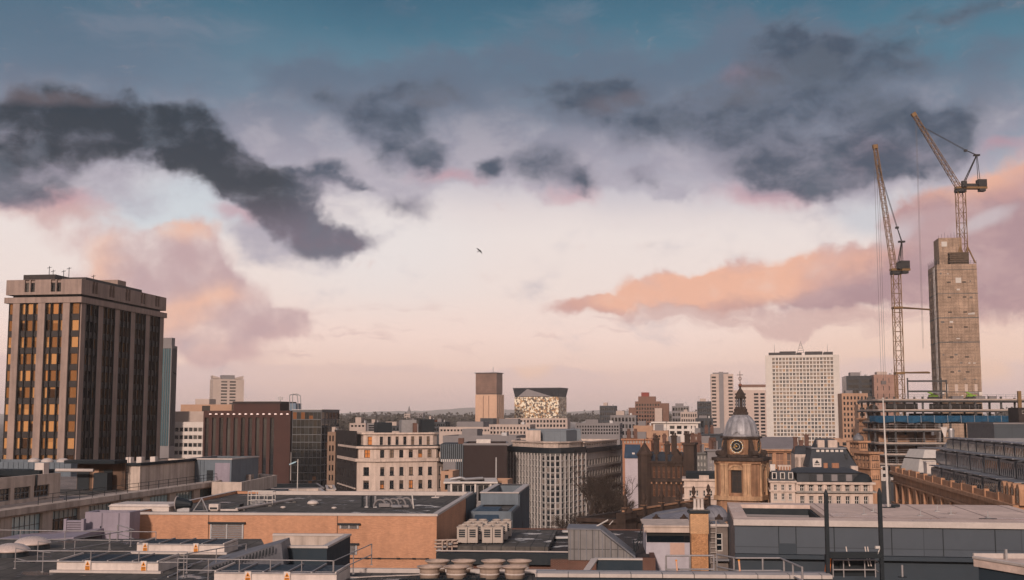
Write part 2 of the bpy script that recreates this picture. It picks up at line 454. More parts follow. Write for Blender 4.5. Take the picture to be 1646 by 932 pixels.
class MB:
    "gathers faces and links them as ONE mesh object"
    def __init__(s): s.v = []; s.f = []; s.m = []

    def quad(s, a, b, c, d, m=0):
        n = len(s.v); s.v += [tuple(a), tuple(b), tuple(c), tuple(d)]; s.f.append((n, n + 1, n + 2, n + 3)); s.m.append(m)

    def poly(s, pts, m=0):
        n = len(s.v); s.v += [tuple(p) for p in pts]; s.f.append(tuple(range(n, n + len(pts)))); s.m.append(m)

    def box(s, x0, x1, y0, y1, z0, z1, m=0):
        n = len(s.v)
        s.v += [(x0, y0, z0), (x1, y0, z0), (x1, y1, z0), (x0, y1, z0), (x0, y0, z1), (x1, y0, z1), (x1, y1, z1), (x0, y1, z1)]
        for f in ((0, 3, 2, 1), (4, 5, 6, 7), (0, 1, 5, 4), (1, 2, 6, 5), (2, 3, 7, 6), (3, 0, 4, 7)):
            s.f.append(tuple(n + i for i in f)); s.m.append(m)

    def hexa(s, p, m=0):
        "eight corners, bottom four then top four"
        n = len(s.v); s.v += [tuple(q) for q in p]
        for f in ((0, 3, 2, 1), (4, 5, 6, 7), (0, 1, 5, 4), (1, 2, 6, 5), (2, 3, 7, 6), (3, 0, 4, 7)):
            s.f.append(tuple(n + i for i in f)); s.m.append(m)

    def prism(s, pts, z0, z1, m=0, cap=True):
        n = len(s.v); k = len(pts)
        s.v += [(p[0], p[1], z0) for p in pts] + [(p[0], p[1], z1) for p in pts]
        for i in range(k):
            j = (i + 1) % k; s.f.append((n + i, n + j, n + k + j, n + k + i)); s.m.append(m)
        if cap:
            s.f.append(tuple(n + k + i for i in range(k))); s.m.append(m)
            s.f.append(tuple(n + i for i in reversed(range(k)))); s.m.append(m)

    def tube(s, a, b, r, r2=None, k=6, m=0, cap=True):
        a = Vector(a); b = Vector(b); r2 = r if r2 is None else r2
        d = (b - a).normalized(); u = d.orthogonal().normalized(); w = d.cross(u)
        n = len(s.v)
        for p, q in ((a, r), (b, r2)):
            for i in range(k):
                t = 2 * math.pi * i / k; s.v.append(tuple(p + u * math.cos(t) * q + w * math.sin(t) * q))
        for i in range(k):
            j = (i + 1) % k; s.f.append((n + i, n + j, n + k + j, n + k + i)); s.m.append(m)
        if cap:
            s.f.append(tuple(n + k + i for i in range(k))); s.m.append(m)
            s.f.append(tuple(n + i for i in reversed(range(k)))); s.m.append(m)

    def path(s, pts, r, k=6, m=0):
        for a, b in zip(pts, pts[1:]): s.tube(a, b, r, k=k, m=m)

    def lathe(s, prof, c=(0, 0), k=16, m=0, mod=None):
        "profile of (radius, z)"
        n = len(s.v)
        for (r, z) in prof:
            for i in range(k):
                t = 2 * math.pi * (i + 0.5) / k
                q = r * (mod(i, z) if mod else 1.0)
                s.v.append((c[0] + q * math.cos(t), c[1] + q * math.sin(t), z))
        for a in range(len(prof) - 1):
            for i in range(k):
                j = (i + 1) % k
                s.f.append((n + a * k + i, n + a * k + j, n + (a + 1) * k + j, n + (a + 1) * k + i)); s.m.append(m)
        s.f.append(tuple(n + (len(prof) - 1) * k + i for i in range(k))); s.m.append(m)
        s.f.append(tuple(n + i for i in reversed(range(k)))); s.m.append(m)

    def mesh(s, name, mats, smooth=False):
        me = bpy.data.meshes.new(name); me.from_pydata(s.v, [], s.f)
        for m in mats: me.materials.append(m)
        if len(mats) > 1: me.polygons.foreach_set('material_index', s.m)
        if smooth: me.polygons.foreach_set('use_smooth', [True] * len(s.f))
        me.update(); return me

    def build(s, name, mats, parent=None, loc=(0, 0, 0), rz=0.0, smooth=False):
        if not isinstance(mats, (list, tuple)): mats = [mats]
        o = bpy.data.objects.new(name, s.mesh(name, mats, smooth)); COL.objects.link(o)
        o.location = loc; o.rotation_euler = (0, 0, rz)
        if parent is not None: o.parent = parent
        return o


def put(name, me, parent, loc, rz=0.0):
    o = bpy.data.objects.new(name, me); COL.objects.link(o); o.location = loc; o.rotation_euler = (0, 0, rz); o.parent = parent
    return o


def offset(pts, d):
    "polygon (counter-clockwise) grown outward by d"
    k = len(pts); out = []
    for i in range(k):
        p0, p1, p2 = Vector(pts[i - 1]), Vector(pts[i]), Vector(pts[(i + 1) % k])
        e1 = (p1 - p0).normalized(); e2 = (p2 - p1).normalized()
        n1 = Vector((e1.y, -e1.x)); n2 = Vector((e2.y, -e2.x))
        b = n1 + n2; q = b / max(0.3, (1 + n1.dot(n2)))
        out.append((p1.x + q.x * d, p1.y + q.y * d))
    return out


# ------------------------------------------------------------------ buildings
GRID = R(-8.6)
_WIN = {}


def winmesh(w, h, style, fm, gm):
    key = (round(w, 2), round(h, 2), style, fm.name, gm.name)
    if key in _WIN: return _WIN[key]
    nv, nh, bw, sill = style
    b = MB()
    b.quad((-w / 2, 0, 0), (w / 2, 0, 0), (w / 2, 0, h), (-w / 2, 0, h), 1)
    if bw:
        t = 0.05
        b.box(-w / 2, -w / 2 + bw, -t, -0.004, 0, h); b.box(w / 2 - bw, w / 2, -t, -0.004, 0, h)
        b.box(-w / 2 + bw, w / 2 - bw, -t, -0.004, 0, bw); b.box(-w / 2 + bw, w / 2 - bw, -t, -0.004, h - bw, h)
        for i in range(1, nv):
            x = -w / 2 + w * i / nv; b.box(x - bw / 2, x + bw / 2, -t + 0.006, -0.004, bw, h - bw)
        for i in range(1, nh):
            z = h * i / nh; b.box(-w / 2 + bw, w / 2 - bw, -t + 0.012, -0.004, z - bw / 2, z + bw / 2)
    if sill:
        b.box(-w / 2 - 0.12, w / 2 + 0.12, -0.45, -0.06, -0.14, 0.0, 0)
    me = b.mesh("window", [fm, gm]); _WIN[key] = me
    return me


class Fac:
    "a wall with a grid of openings: n columns of a share of the pitch, rows given as (low, high)"
    def __init__(s, n, frac, rows, margin=0.0, depth=0.25, style=(1, 1, 0.08, False), fm=None, gm=None, skip=(), arch=False, name='window', c=None):
        s.c = c
        s.n, s.frac, s.rows, s.margin, s.depth, s.style, s.fm, s.gm, s.skip, s.arch, s.name = n, frac, rows, margin, depth, style, fm, gm, set(skip), arch, name

    def cols(s, L):
        if s.c: return s.c
        p = (L - 2 * s.margin) / s.n
        return [(s.margin + p * (i + 0.5 - s.frac / 2), s.margin + p * (i + 0.5 + s.frac / 2)) for i in range(s.n)]


def zrows(z0, z1, n, frac=0.6, off=0.25):
    p = (z1 - z0) / n
    return [(z0 + p * (i + off), z0 + p * (i + off + frac)) for i in range(n)]


class Bld:
    def __init__(s, name, label, cat, org, yaw=GRID, group=None, z=0.0):
        s.root = empty(name, (org[0], org[1], z), yaw, label, cat, group)
        s.org = Vector((org[0], org[1])); s.yaw = yaw; s.wins = []; s.z = z

    def body(s, fp, z0, z1, wm, rm, fac=None, parapet=0.6, thick=0.35, name='wall', roof=True, fm=None, gm=None):
        "walls round a footprint (counter-clockwise), openings cut where a side has a Fac, parapet and sunk roof"
        fac = fac or {}
        b = MB(); k = len(fp)
        for i in range(k):
            p, q = Vector(fp[i]), Vector(fp[(i + 1) % k]); d = q - p; L = d.length
            if L < 1e-6: continue
            d /= L; n = Vector((d.y, -d.x))

            def P(u, v, y=0.0): return (p.x + d.x * u - n.x * y, p.y + d.y * u - n.y * y, v)
            F = fac.get(i)
            if not F:
                b.quad(P(0, z0), P(L, z0), P(L, z1), P(0, z1)); continue
            cs = F.cols(L); rs = [r for r in F.rows if r[1] < z1]
            xs = [0.0] + [c for ab in cs for c in ab] + [L]; zs = [z0] + [c for ab in rs for c in ab] + [z1]
            for a in range(len(xs) - 1):
                for c in range(len(zs) - 1):
                    u0, u1, v0, v1 = xs[a], xs[a + 1], zs[c], zs[c + 1]
                    if u1 - u0 < 1e-5 or v1 - v0 < 1e-5: continue
                    if a % 2 and c % 2 and (a // 2, c // 2) not in F.skip:
                        y = F.depth
                        b.quad(P(u0, v0), P(u0, v0, y), P(u0, v1, y), P(u0, v1)); b.quad(P(u1, v0, y), P(u1, v0), P(u1, v1), P(u1, v1, y))
                        b.quad(P(u0, v0), P(u1, v0), P(u1, v0, y), P(u0, v0, y)); b.quad(P(u0, v1, y), P(u1, v1, y), P(u1, v1), P(u0, v1))
                        c3 = P((u0 + u1) / 2, v0, y)
                        s.wins.append((Vector(c3), math.atan2(d.y, d.x), u1 - u0, v1 - v0, F.style, F.fm or fm or WFRAME, F.gm or gm or GLASS_D, F.name))
                    else:
                        b.quad(P(u0, v0), P(u1, v0), P(u1, v1), P(u0, v1))
        inn = offset(fp, -thick); zr = z1 - parapet
        for i in range(k):
            j = (i + 1) % k
            b.quad((*fp[i], z1), (*fp[j], z1), (*inn[j], z1), (*inn[i], z1))
            b.quad((*inn[i], z1), (*inn[j], z1), (*inn[j], zr - 0.05), (*inn[i], zr - 0.05))
        o = b.build(name, wm, s.root)
        if roof:
            r = MB(); r.poly([(*p, zr) for p in offset(fp, -thick - 0.002)]); r.build('roof', rm, s.root)
        return o

    def ring(s, fp, z, h, proj, m, name='cornice', back=0.0):
        o = offset(fp, proj); i_ = offset(fp, -back) if back else fp; b = MB(); k = len(fp)
        for i in range(k):
            j = (i + 1) % k
            b.quad((*o[i], z), (*o[j], z), (*o[j], z + h), (*o[i], z + h))
            b.quad((*i_[i], z), (*i_[j], z), (*o[j], z), (*o[i], z)); b.quad((*o[i], z + h), (*o[j], z + h), (*i_[j], z + h), (*i_[i], z + h))
        return b.build(name, m, s.root)

    def add(s, name, m, fn, smooth=False, loc=(0, 0, 0), rz=0.0, parent=None):
        b = MB(); fn(b); return b.build(name, m, parent or s.root, loc, rz, smooth)

    def box(s, name, m, *a, parent=None):
        return s.add(name, m, lambda b: b.box(*a), parent=parent)

    def done(s, cap=98):
        "windows: the nearest as parts, the many left over as one"
        ca, sa = math.cos(s.yaw), math.sin(s.yaw)

        def dist(w):
            p = w[0]; return (Vector((s.org.x + p.x * ca - p.y * sa, s.org.y + p.x * sa + p.y * ca, p.z + s.z)) - Vector((0, 0, CAM_H))).length
        names = {}
        for w in s.wins: names.setdefault(w[7], []).append(w)
        for nm, ws in names.items():
            ws.sort(key=dist)
            for (p, rz, w, h, st, fm, gm, _n) in ws[:cap]:
                put(nm, winmesh(w, h, st, fm, gm), s.root, p, rz)
            rest = ws[cap:]
            if rest:
                b = MB()
                for (p, rz, w, h, st, fm, gm, _n) in rest:
                    me = winmesh(w, h, st, fm, gm); c, q = math.cos(rz), math.sin(rz); n = len(b.v)
                    b.v += [(p.x + v.co.x * c - v.co.y * q, p.y + v.co.x * q + v.co.y * c, p.z + v.co.z) for v in me.vertices]
                    for f in me.polygons: b.f.append(tuple(n + i for i in f.vertices)); b.m.append(f.material_index)
                o = b.build(nm, [rest[0][5], rest[0][6]], s.root); o['kind'] = 'stuff'
        return s.root


def front(x0, x1, D, yaw=GRID, py=669):
    "left end of a front seen between two pixel columns, and its length"
    P = W(x0, py, D); k = Xp(x1, 1000.0, py) / 1000.0
    t = (k * D - P.x) / (math.cos(yaw) - k * math.sin(yaw))
    return Vector((P.x, P.y)), t


def rect(L, dep): return [(0, 0), (L, 0), (L, dep), (0, dep)]


# palette (base colours)
CONC = mat("concrete", (184, 166, 154), 0.9, 0.2, 0.25, streak=0.35)
CONC_D = mat("dark concrete", (104, 98, 94), 0.9, 0.25, 0.25, streak=0.35)
CREAM = mat("cream stone", (192, 171, 158), 0.85, 0.16, 0.3, streak=0.28)
STONE = mat("golden sandstone", (170, 128, 100), 0.9, 0.25, 0.5, streak=0.3)
STONE_D = mat("sooty sandstone", (64, 50, 43), 0.9, 0.35, 0.5, streak=0.4)
WHITE = mat("white render", (196, 184, 176), 0.8, 0.08, 0.2, streak=0.12)
FELT = mat("roofing felt", (66, 63, 60), 0.95, 0.35, 0.3, xy=True, pattern="panel", psize=(1.1, 9), patch=.35)
FELT_D = mat("dark roofing felt", (32, 37, 41), 0.95, 0.3, 0.3)
SLATE = mat("slate", (58, 62, 68), 0.7, 0.25, 0.6, pattern='brick', psize=(0.4, 0.25))
LEAD = mat("lead sheet", (112, 110, 114), 0.55, 0.25, 0.4, streak=0.3, metal=0.2)
STEEL = mat("galvanised steel", (150, 146, 146), 0.45, 0.15, 1.2, metal=0.5)
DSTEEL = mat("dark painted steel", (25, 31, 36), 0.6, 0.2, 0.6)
WFRAME = mat("white window frame", (176, 168, 162), 0.6, 0.1, 1.0)
DFRAME = mat("dark window frame", (38, 40, 43), 0.6, 0.1, 1.0)
BRICK = mat("red brown brick", (88, 54, 44), 0.9, 0.25, 0.4, pattern='brick', psize=(0.225, 0.075), rgb2=(110, 90, 80))
GLASS = glass("window glass")
GLASS_D = glass("dark window glass", (11, 16, 20), (64, 62, 60), 0.12)
GLASS_W = glass("window glass with painted warm glints", (22, 26, 30), (120, 100, 84), 0.15, warm=(190, 120, 66), wshare=0.18)  # golden reflections painted into some panes as a warm colour
# ------------------------------------------------------------------ ground, hills, air
GROUND = mat("city ground", (70, 68, 66), 0.95, 0.4, 0.01)
b = MB(); b.quad((-9000, -300, 0), (9000, -300, 0), (9000, 14000, 0), (-9000, 14000, 0))
tag(b.build("ground", GROUND), kind='structure')
ASPH = mat("asphalt", (58, 58, 60), 0.9, 0.2, 0.2)
b = MB()
b.quad((64, 95, 0.004), (71, 95, 0.004), (86, 260, 0.004), (79, 260, 0.004))
b.quad((-20, 205, 0.004), (60, 196, 0.004), (60, 206, 0.004), (-20, 215, 0.004))
tag(b.build("road", ASPH), kind='structure')
LAWN = mat("winter grass", (70, 74, 52), 0.95, 0.3, 0.4)
b = MB(); b.quad((3, 216, 0.008), (58, 210, 0.008), (58, 252, 0.008), (3, 256, 0.008))
tag(b.build("lawn", LAWN), kind='structure')

HILL = mat("far hill", (92, 92, 84), 1.0, 0.2, 0.002)


def hills(D, dep, prof, seed):
    rnd = random.Random(seed); b = MB(); pts = []
    for (a, c) in zip(prof, prof[1:]):
        n = max(2, int((c[0] - a[0]) / 12))
        for i in range(n):
            t = i / n; px = a[0] + (c[0] - a[0]) * t; py = a[1] + (c[1] - a[1]) * t + rnd.uniform(-0.5, 0.5)
            pts.append(W(px, py, D))
    for p, q in zip(pts, pts[1:]):
        b.quad((p.x, D - dep, 0), (q.x, D - dep, 0), tuple(q), tuple(p))
        b.quad(tuple(p), tuple(q), (q.x * 1.1, D + dep, 0), (p.x * 1.1, D + dep, 0))
    return tag(b.build("hills", HILL), kind='structure')


hills(7600, 900, [(-300, 664), (300, 667), (520, 666), (600, 661.5), (680, 660), (760, 655), (830, 659), (900, 663), (960, 659), (1060, 660), (1180, 664), (1500, 665), (2000, 664)], 3)
hills(6000, 700, [(-300, 669), (400, 668), (560, 666.5), (700, 664.5), (900, 666), (1100, 665), (2000, 668)], 5)

# the air: thin haze that fades the far town
hz = bpy.data.materials.new("haze"); hz.use_nodes = True
hn = hz.node_tree.nodes; hn.clear()
pv = hn.new('ShaderNodeVolumePrincipled'); ho = hn.new('ShaderNodeOutputMaterial')
pv.inputs['Color'].default_value = (0.93, 0.84, 0.82, 1); pv.inputs['Density'].default_value = 0.0001; pv.inputs['Anisotropy'].default_value = -0.05
hz.node_tree.links.new(pv.outputs[0], ho.inputs['Volume'])
b = MB(); b.box(-9200, 9200, -400, 14200, -1.0, 150.0)
o = b.build("haze", hz); o['kind'] = 'stuff'
hz.cycles.homogeneous_volume = True

# far woods below the hills
LEAFD = mat("bare winter wood", (62, 58, 50), 1.0, 0.35, 0.05)


def woods(rows, name, seed):
    rnd = random.Random(seed); b = MB()
    for (x0, x1, y0, D, n, s) in rows:
        for i in range(n):
            px = x0 + (x1 - x0) * rnd.random(); d = D * rnd.uniform(0.9, 1.1)
            base = W(px, y0, d); h = s * rnd.uniform(0.6, 1.3)
            for k in range(16):
                c = Vector((base.x + rnd.gauss(0, h * 0.45), d + rnd.gauss(0, h * 0.4), max(1.0, base.z - h * 0.1 + abs(rnd.gauss(0, 1)) * h * 0.32)))
                r = h * rnd.uniform(0.1, 0.24)
                a = Vector((rnd.gauss(0, 1), rnd.gauss(0, 1), rnd.gauss(0, 1))).normalized(); u = a.orthogonal().normalized() * r; w = a.cross(u)
                b.poly([c + u, c + w * 0.8, c - u * 0.9, c - w])
                b.poly([c + a * r, c + w * 0.7, c - a * r, c - w * 0.9])
    return tag(b.build(name, LEAFD), kind='stuff')


woods([(520, 780, 676, 2300, 150, 17), (520, 775, 682, 1500, 150, 13), (540, 700, 688, 1000, 60, 9), (780, 1140, 672, 2300, 120, 14), (400, 530, 674, 1900, 60, 15), (1340, 1420, 672, 1600, 30, 14),
       (900, 1150, 676, 1500, 60, 10), (1580, 1660, 672, 1800, 40, 15), (280, 340, 674, 1900, 40, 14)], "far_woods", 4)
# ------------------------------------------------------------------ far town
BEIGEF = mat("pale far concrete", (168, 150, 140), 0.9, 0.12, 0.05)
GREYF = mat("grey far cladding", (118, 112, 112), 0.85, 0.15, 0.05)
DARKF = mat("dark far cladding", (52, 54, 58), 0.7, 0.2, 0.05)
BROWNF = mat("brown far brick", (112, 84, 72), 0.9, 0.15, 0.05)
TANF = mat("tan far brick", (160, 126, 104), 0.9, 0.15, 0.05)
ROOFF = mat("far roof", (96, 92, 90), 0.95, 0.2, 0.05)
TEALG = glass("teal curtain glass", (46, 84, 96), (66, 106, 116), 0.3, 0.12, 0.35)
S0 = (1, 1, 0, False)


def simple(name, label, cat, x0, x1, yt, D, dep, wm, rm=None, yaw=GRID, group=None, f=None, r=None, l=None, parapet=0.5, gm=None, fm=None):
    P, L = front(x0, x1, D, yaw); B = Bld(name, label, cat, P, yaw, group)
    z1 = Zp(yt, D); fac = {}
    for i, q in ((0, f), (1, r), (3, l)):
        if q: fac[i] = q
    B.L, B.dep, B.z1 = L, dep, z1
    B.body(rect(L, dep), 0, z1, wm, rm or ROOFF, fac, parapet, fm=fm or WFRAME, gm=gm or GLASS_D)
    return B


def rowsy(D, ys, h):
    "rows of openings from the pixel heights of their tops"
    k = D / FPX
    return sorted((Zp(y, D) - h * k, Zp(y, D)) for y in ys)


# teal glass slab beside the office tower
D = 470
B = simple("glass_tower", "slim teal glass slab showing behind the right edge of the dark office tower", "tower", 215, 273, 556, D, 5, GREYF,
           f=Fac(16, 0.86, zrows(20, Zp(557, D), 1, 0.97, 0.01), 0.3, 0.2, (1, 12, 0.08, False)), r=Fac(9, 0.9, zrows(20, Zp(557, D), 1, 0.97, 0.01), 0.2, 0.2, (1, 12, 0.08, False)), gm=TEALG, fm=DFRAME)
B.box('roof_cap', GREYF, 1.0, B.L - 0.6, 1, 4, B.z1 + 0.003, Zp(543, D)); B.done()

# pale apartment tower
D = 1200; yw = R(24)
B = simple("apartment_tower", "pale apartment tower with winged roof fins far beyond the red brown offices", "tower", 341, 391, 609, D, 18, BEIGEF, yaw=yw,
           f=Fac(2, 0.72, rowsy(D, [612 + 5 * i for i in range(13)], 2.6), 7.0, 0.8, S0), l=Fac(2, 0.4, rowsy(D, [612 + 5 * i for i in range(13)], 2.6), 2, 0.4, S0))
L = B.L; z = B.z1
B.box('lift_motor_room', GREYF, L * .3, L * .72, 4, 14, z + .003, z + 4.2)
for s in (0, 1):
    B.add('roof_fin', BEIGEF, lambda b: b.hexa([(L * (.02 if s == 0 else .72), 2, z + .5), (L * (.26 if s == 0 else .98), 2, z + .5), (L * (.26 if s == 0 else .98), 16, z + .5), (L * (.02 if s == 0 else .72), 16, z + .5),
                                               (L * (.0 if s == 0 else .72), 2, z + (3.6 if s == 0 else 1.4)), (L * (.26 if s == 0 else 1.0), 2, z + (1.4 if s == 0 else 3.6)), (L * (.26 if s == 0 else 1.0), 16, z + (1.4 if s == 0 else 3.6)), (L * (.0 if s == 0 else .72), 16, z + (3.6 if s == 0 else 1.4))]))
B.done()

# low brown-topped block
B = simple("roof_block", "long low block with tan fascia below the pale apartment tower", "building", 290, 372, 650, 640, 20, TANF, f=Fac(1, .16, [(Zp(661, 640), Zp(652, 640))], 0, 0.4, S0))
B.box('plant_room', BEIGEF, 6, 14, 5, 14, B.z1 + .003, Zp(641, 640)); B.done()

# white ribbon-window office
D = 480
P, L = front(250, 334, D); B = Bld("ribbon_window_office", "white office with four dark ribbon window rows left of the red brown building", "office", P)
zt = Zp(678, D)
B.body(rect(L, 24), 0, zt, WHITE, FELT, {0: Fac(11, 0.86, rowsy(D, [687, 699.3, 711.6, 724, 736], 6.6), 0.2, 0.35, (1, 1, 0.12, False)), 1: Fac(8, .86, rowsy(D, [687, 699.3, 711.6, 724, 736], 6.6), .2, .35, (1, 1, .12, False))}, fm=WFRAME, gm=GLASS_D)
B.box('upper_storey', BEIGEF, L * .25, L * .99, 5, 20, zt + .003, Zp(661, D)); B.box('roof_railing', STEEL, L * .02, L * .24, 1, 1.2, zt + 1.0, zt + 1.4)
B.box('stair_head', GREYF, L * .02, L * .3, 8, 16, zt + .003, Zp(671, D))
B.done()

# red brown building with tall piers
REDB = mat("red brown cladding", (66, 42, 37), 0.8, 0.15, 0.15)
REDD = mat("dark brown infill", (42, 30, 28), 0.7, 0.2, 0.15)
D = 410
P, L = front(327, 467, D); B = Bld("red_brown_office", "red brown office block with tall piers and a row of orange lamps under the roof", "office", P)
z1 = Zp(660, D); zl = Zp(671, D)
B.body(rect(L, 26), 0, z1, REDB, FELT_D, {0: Fac(12, 0.55, [(3, zl)], 0.0, 0.7, (1, 14, 0.1, False), skip=[(11, 0), (10, 0)])}, gm=GLASS_D, fm=REDD)
RLAMP = emit("orange roof lamp", (255, 150, 90), 0.28)
for i in range(14):
    B.add('lamp', RLAMP, lambda b: b.lathe([(.45, -.1), (.5, .1), (.3, .35)], k=8), loc=(L * (.085 + .068 * i), -.32, Zp(666, D)))
B.box('plant_storey', REDB, L * .27, L * .81, 6, 22, z1 + .003, Zp(645, D)); B.ring([(L * .27, 6), (L * .81, 6), (L * .81, 22), (L * .27, 22)], Zp(645, D) - .8, .8, .3, REDD, 'plant_coping')
B.box('water_tank', mat("blue grey tank", (96, 110, 124), .6), L * .9, L * .97, 8, 14, z1 + .003, z1 + 2.6)
B.add('roof_mast', STEEL, lambda b: (b.tube((L * .8, 7, z1), (L * .8, 7, Zp(637, D)), .15), b.box(L * .775, L * .825, 6.8, 7.2, Zp(642, D), Zp(638, D))))
B.done()

# dark mirror-glass block
D = 395
P, L = front(470, 517, D); B = Bld("mirror_glass_office", "dark mirror glass block with a white grid beside the red brown office", "office", P)
z1 = Zp(659, D)
MIRR = glass("mirror glass", (30, 34, 36), (52, 50, 46), 0.2, 0.04, 0.55, warm=(120, 78, 46), wshare=.14)
B.body(rect(L, 20), 0, z1, mat("pale grid frame", (84, 84, 86), .6), FELT_D, {0: Fac(7, .945, zrows(1, z1 - .6, 13, .9, .05), .1, .12, (1, 1, 0, False)), 1: Fac(5, .9, zrows(1, z1 - .6, 13, .9, .05), .1, .12, (1, 1, 0, False))}, gm=MIRR)
B.ring(rect(L, 20), z1, .25, .2, STEEL, 'coping', .3)
for k, x in enumerate((.04, .14)):
    B.add('davit', STEEL, lambda b: b.path([(L * x - 2.5, 3, z1), (L * x - 2.5, 3, z1 + 5), (L * x - 1.2, 3, z1 + 5.4), (L * x + .2, 3, z1 + 4.8), (L * x + .6, 3, z1)], .14))
B.done()

# rotunda-like far golden tower
D = 900; yw = R(-21)
GOLD = mat("golden tower cladding", (182, 146, 122), 0.6, 0.12, 0.05)
GOLDD = mat("copper mesh cladding", (114, 88, 76), 0.5, 0.25, 0.15, pattern='panel', psize=(2, 1.6))
B = simple("golden_tower", "slender tan tower with a copper top and two dark vertical slots", "tower", 764, 798.5, 634, D, 15, GOLD, yaw=yw,
           f=Fac(2, .09, [(24, Zp(636, D))], 4.2, .5, S0), r=Fac(3, .3, [(24, Zp(636, D))], .8, .5, S0))
L = B.L; zt = Zp(600, D)
B.box('copper_crown', GOLDD, .15, L - .3, .2, 12.5, B.z1 + .6, zt); B.box('crown_joint', DARKF, .4, L - .6, .6, 12, B.z1 - .1, B.z1 + .6)
B.ring([(.15, .2), (L - .3, .2), (L - .3, 12.5), (.15, 12.5)], zt, .5, .7, DARKF, 'crown_rim', 3)
B.add('glazed_entrance', DARKF, lambda b: b.prism([(L * .35, -5), (L * .95, -5), (L * 1.0, -.01), (L * .3, -.01)], 0, Zp(672, D)))
B.box('mast', STEEL, L * .7, L * .7 + .3, 5, 5.3, zt, zt + 5); B.done()

# patterned cube
D = 980; yw = R(-17)
mz = bpy.data.materials.new("gold and silver fret mosaic"); mz.use_nodes = True
t = mz.node_tree; bs = t.nodes['Principled BSDF']; tcn = t.nodes.new('ShaderNodeTexCoord')
se = t.nodes.new('ShaderNodeSeparateXYZ'); t.links.new(tcn.outputs['Object'], se.inputs[0])
an = t.nodes.new('ShaderNodeMath'); t.links.new(se.outputs[0], an.inputs[0]); t.links.new(se.outputs[1], an.inputs[1])
cn = t.nodes.new('ShaderNodeCombineXYZ'); t.links.new(an.outputs[0], cn.inputs[0]); t.links.new(se.outputs[2], cn.inputs[1])
vo = t.nodes.new('ShaderNodeTexVoronoi'); vo.distance = 'MANHATTAN'; vo.inputs['Scale'].default_value = .8; vo.inputs['Randomness'].default_value = .8; t.links.new(cn.outputs[0], vo.inputs['Vector'])
vc = t.nodes.new('ShaderNodeValToRGB'); t.links.new(vo.outputs['Color'], vc.inputs[0]); vc.color_ramp.interpolation = 'CONSTANT'
e = vc.color_ramp.elements; e[0].color = lin((70, 54, 42)); e[1].position = .42; e[1].color = lin((160, 120, 76)); q = e.new(.6); q.color = lin((214, 200, 176))
t.links.new(vc.outputs[0], bs.inputs['Base Color']); bs.inputs['Roughness'].default_value = .5
B = simple("patterned_cube", "square block clad in a gold and silver fretwork pattern under a dark glass crown", "building", 827, 898, 638, D, 26, mz, yaw=yw)
L = B.L; z = B.z1; zt = Zp(624, D)
CROWN = glass("crown glass", (40, 44, 50), (60, 62, 66), .3, .1, .3)
B.add('glass_crown', CROWN, lambda b: b.hexa([(.3, .3, z + .01), (L - .3, .3, z + .01), (L - .3, 25.7, z + .01), (.3, 25.7, z + .01), (-1.2, -.5, zt), (L + 1.5, -.5, zt), (L + 1.5, 26, zt), (-1.2, 26, zt)]))
B.add('crown_gable', GREYF, lambda b: b.poly([(L * .08, -.6, z + .3), (L * .85, -.6, z + .3), (L * .3, -.9, zt - .6)]))
B.ring([(-1.2, -.5), (L + 1.5, -.5), (L + 1.5, 26), (-1.2, 26)], zt, .4, .1, GREYF, 'crown_rim', .5); B.done()
B = simple("low_hall", "low grey hall with tan bays at the foot of the patterned cube", "building", 812, 912, 672, 800, 20, BEIGEF, f=Fac(18, .6, rowsy(800, [675, 682], 4), 1, .4, S0)); B.done()

# brown stepped apartment block
D = 700
B = simple("stepped_apartments", "brown stepped apartment block with a red box on its roof", "building", 1021, 1062, 645, D, 16, BROWNF, f=Fac(9, .6, rowsy(D, [649 + 6 * i for i in range(9)], 3.4), .4, .8, S0), r=Fac(5, .6, rowsy(D, [649 + 6 * i for i in range(9)], 3.4), .4, .5, S0))
L = B.L; z = B.z1; k = D / FPX
B.box('upper_step', BROWNF, L * .12, L * .8, 2, 13, z + .003, Zp(637, D)); B.box('roof_box', mat("red cladding", (120, 52, 42), .7), L * .24, L * .54, 3, 11, Zp(637, D) + .003, Zp(630.5, D))
B.box('left_wing', BROWNF, -L * .26, -.003, 1, 15, 0, Zp(655, D)); B.box('right_wing', BROWNF, L + .003, L * 1.32, 1, 15, 0, Zp(648, D))
B.box('stair_tower', BEIGEF, L * .78, L * 1.06, -2.5, -.003, 0, Zp(656, D)); B.done()

